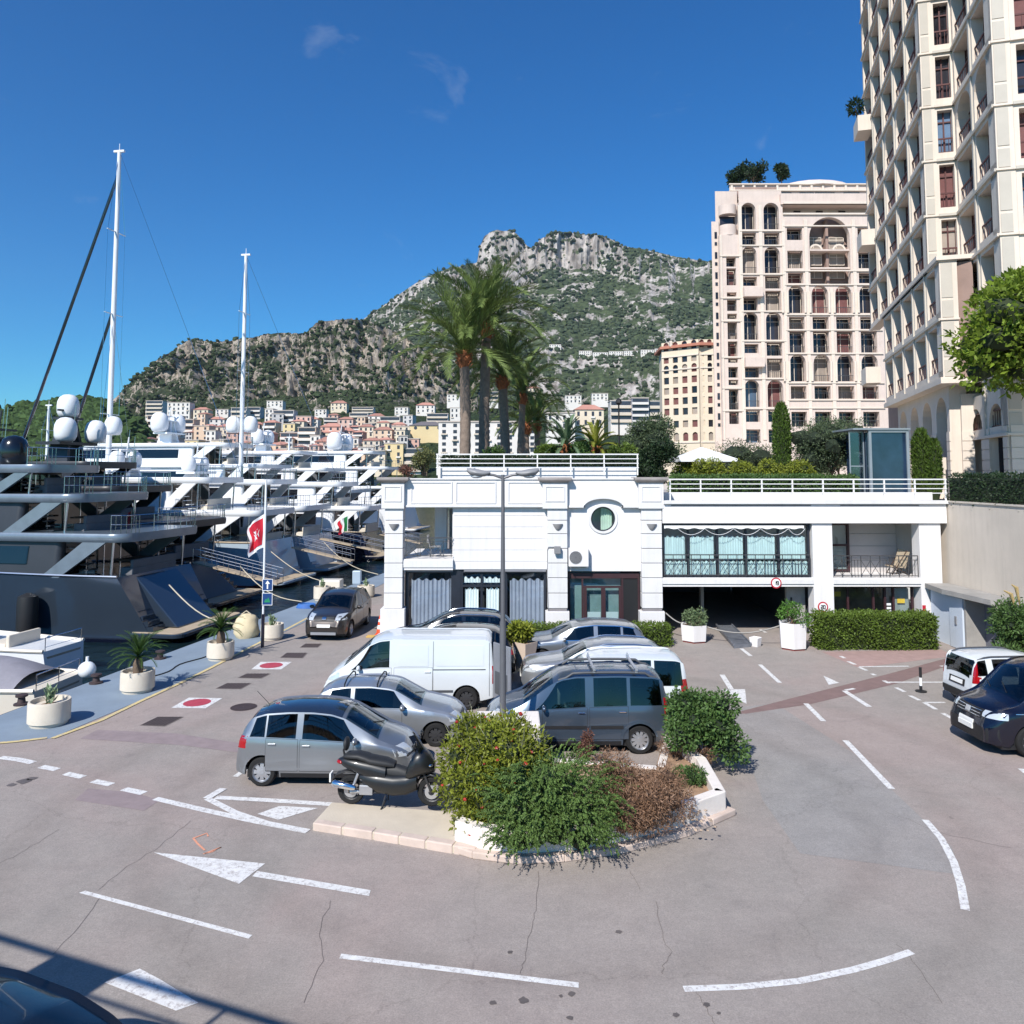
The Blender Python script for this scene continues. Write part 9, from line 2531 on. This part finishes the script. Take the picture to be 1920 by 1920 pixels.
# parasol on the roof garden
p = AT(1315, 838, 37.5); PR = thing('parasol', 'square white parasol standing in the roof garden', 'parasol', (p.x, 37.5, 5.3), world_space=True)
b = MB(); rows = []
ap = Vector((p.x, 37.5, AT(1315, 838, 37.5).z)); zr = AT(1315, 861, 37.5).z; hw = 1.35
n = 4
cs = [(ap.x - hw, 37.5 - hw), (ap.x + hw, 37.5 - hw), (ap.x + hw, 37.5 + hw), (ap.x - hw, 37.5 + hw)]
for i in range(4):
 b = MB(); c0, c1 = cs[i], cs[(i + 1) % 4]; mz = Vector(((c0[0] + c1[0]) / 2, (c0[1] + c1[1]) / 2, zr + .06))
 b.add([ap, (c0[0], c0[1], zr), mz, (c1[0], c1[1], zr), (c0[0], c0[1], zr - .14), (c1[0], c1[1], zr - .14)], [(0, 1, 2), (0, 2, 3), (1, 4, 5, 3, 2)]); b.build('canopy_panel', M_SIGNW, PR, fix=False)
b = MB(); b.tube([(ap.x, 37.5, 5.0), ap], .04, 8); b.build('pole', M_TRIM, PR)
# glass lift
LX0, LX1 = AT(1628, 805, 36).x, AT(1703, 805, 36).x; zt_ = AT(1660, 806, 36).z
LF = thing('glass_lift', 'grey framed glass lift shaft on the roof garden', 'lift', ((LX0 + LX1) / 2, 37, 5), world_space=True)
M_LFR = mat('lift_frame', (150, 158, 164), .4, metal=.4, var=.06); M_LGL = mat('lift_glass', (34, 52, 74), .04, var=.35, scale=.8, spec=.9)
b = MB(); b.poly([(LX0 + .08, 36.03, 5), (LX1 - .08, 36.03, 5), (LX1 - .08, 36.03, zt_ - .1), (LX0 + .08, 36.03, zt_ - .1)]); b.build('front_pane', M_LGL, LF, fix=False)
b = MB(); b.poly([(LX0 + .03, 36.1, 5), (LX0 - .1, 38.2, 5), (LX0 - .1, 38.2, zt_ - .1), (LX0 + .03, 36.1, zt_ - .1)]); b.build('side_pane', M_LGL, LF, fix=False)
b = MB()
window_frame(b, LX0, LX1, 5, zt_, 35.97, .12, .12); b.box(LX0 - .75, LX0, 36.4, 36.46, 5, 5.1)
b.build('frame', M_LFR, LF)
b = MB(); b.poly([(LX0 - .7, 36.5, 5), (LX0 - .05, 36.5, 5), (LX0 - .05, 36.5, zt_ - .1), (LX0 - .7, 36.5, zt_ - .1)]); b.build('porch_pane', glass_mat('clear_glass', (190, 205, 205), .03, .6), LF, fix=False)
b = MB(); window_frame(b, LX0 - .72, LX0 - .02, 5, zt_ - .05, 36.44, .05, .05, mullz=(6.9,)); b.build('porch_frame', M_LFR, LF)
b = MB(); b.box(LX0 - .75, LX1 + .05, 35.9, 38.3, zt_, zt_ + .08); b.build('lid', M_LFR, LF)
b = MB(); b.box(LX0 + .15, LX1 - .1, 37.9, 38.1, 5, zt_ - .1); b.build('back_pane', M_LGL, LF)
# thin lamp post on the roof garden
p = AT(1160, 750, 46); GL = thing('garden_lamp', 'thin dark lamp post rising from the roof garden trees', 'lamp', (p.x, 46, 5.1), world_space=True)
b = MB(); b.tube([(p.x, 46, 5.1), (p.x, 46, p.z)], .05, 6); b.build('pole', M_TRIM, GL); b = MB(); b.lathe([(.05, 0), (.2, .12), (.16, .3), (.03, .42)], 10, (p.x, 46, p.z - .3)); b.build('lantern', M_TRIM, GL)
# balcony furniture on the left block
CH = thing('balcony_chairs', 'pale metal chair and small table on the left balcony', 'chair', (bx(815), FY + 1.0, bz(1047)), world_space=True)
x_, z_ = bx(815), bz(1047)
b = MB(); b.box(x_ - .25, x_ + .2, FY + .7, FY + 1.15, z_ + .42, z_ + .46)
b.build('seat', M_GREY, CH)
for dx, dy in ((-.23, .72), (.18, .72), (-.23, 1.13), (.18, 1.13)):
 b = MB(); b.box(x_ + dx - .012, x_ + dx + .012, FY + dy - .012, FY + dy + .012, z_, z_ + .43); b.build('leg', M_GREY, CH)
b = MB(); b.bar((x_ - .24, FY + .72, z_ + .44), (x_ - .36, FY + .72, z_ + .92), .03); b.bar((x_ - .24, FY + 1.13, z_ + .44), (x_ - .36, FY + 1.13, z_ + .92), .03); b.box(x_ - .37, x_ - .3, FY + .72, FY + 1.13, z_ + .6, z_ + .88); b.build('backrest', M_GREY, CH)
DC = thing('deck_chair', 'folding deck chair in the loggia at the right end of balustrade', 'chair', (bx(1700), FY + 1.2, bz(1081)), world_space=True)
x_, z_ = bx(1702), bz(1081)
b = MB(); b.bar((x_ - .4, FY + 1.2, z_ + .35), (x_ + .1, FY + 1.2, z_ + .3), .5, .03); b.bar((x_ + .1, FY + 1.2, z_ + .3), (x_ + .3, FY + 1.2, z_ + 1.0), .5, .03); b.build('sling', M_TEAK, DC)
for sg in (-.26, .26):
 b = MB(); b.bar((x_ - .35, FY + 1.2 + sg, z_), (x_ + .3, FY + 1.2 + sg, z_ + 1.0), .03); b.bar((x_ + .3, FY + 1.2 + sg, z_), (x_ - .3, FY + 1.2 + sg, z_ + .4), .03); b.build('leg', M_BROWN, DC)
# ---------------------------------------------------------------- the footbridge railing whose shadow falls across the lower left corner
FB = thing('footbridge_railing', 'metal footbridge railing beside the viewer at the left', 'railing', (-8, 4.4, 0), world_space=True)
ra, rb_ = Vector((-15.4, 7.2, 6.15)), Vector((-3.6, 2.62, 6.15))
M_FBR = mat('bridge_rail', (70, 72, 76), .5, metal=.3, var=.1)
for dz, r_ in ((0, .05), (-.4, .03), (-.75, .03)):
 b = MB(); b.tube([ra + Vector((0, 0, dz)), rb_ + Vector((0, 0, dz))], r_, 8); b.build('rail', M_FBR, FB)
for k_ in range(6):
 p = ra.lerp(rb_, (k_ + .5) / 6); b = MB(); b.tube([p, p - Vector((0, 0, 1.15))], .035, 8); b.build('post', M_FBR, FB)
t_ = (rb_ - ra).normalized(); p = ra.lerp(rb_, .52)
b = MB(); b.extr([p - Vector((0, 0, .08)), p + t_ * 1.15 - Vector((0, 0, .08)), p + t_ * 1.15 - Vector((0, 0, .8)), p - Vector((0, 0, .8))], (.02, .04, 0)); b.build('panel', M_FBR, FB)
b = MB(); nn = Vector((t_.y, -t_.x, 0)); b.extr([ra - Vector((0, 0, 1.2)), rb_ - Vector((0, 0, 1.2)), rb_ + nn * 2.2 - Vector((0, 0, 1.2)), ra + nn * 2.2 - Vector((0, 0, 1.2))], (0, 0, -.3)); b.build('deck', M_CONC, FB)
# ================================================================== thin sea air
hm = bpy.data.materials.new('haze_air'); hm.use_nodes = True
hn = hm.node_tree; hn.nodes.clear()
ho = hn.nodes.new('ShaderNodeOutputMaterial'); hv = hn.nodes.new('ShaderNodeVolumePrincipled')
hv.inputs['Color'].default_value = (0.80, 0.88, 1.0, 1); hv.inputs['Density'].default_value = 0.00006; hv.inputs['Anisotropy'].default_value = 0.3
hn.links.new(hv.outputs[0], ho.inputs['Volume'])
b = MB(); b.box(-2600, 2600, -90, 2400, -6, 640)
tag(b.build('haze', hm), 'thin bluish sea haze over the far slopes', 'haze', kind='stuff')
SC.cycles.volume_bounces = 0
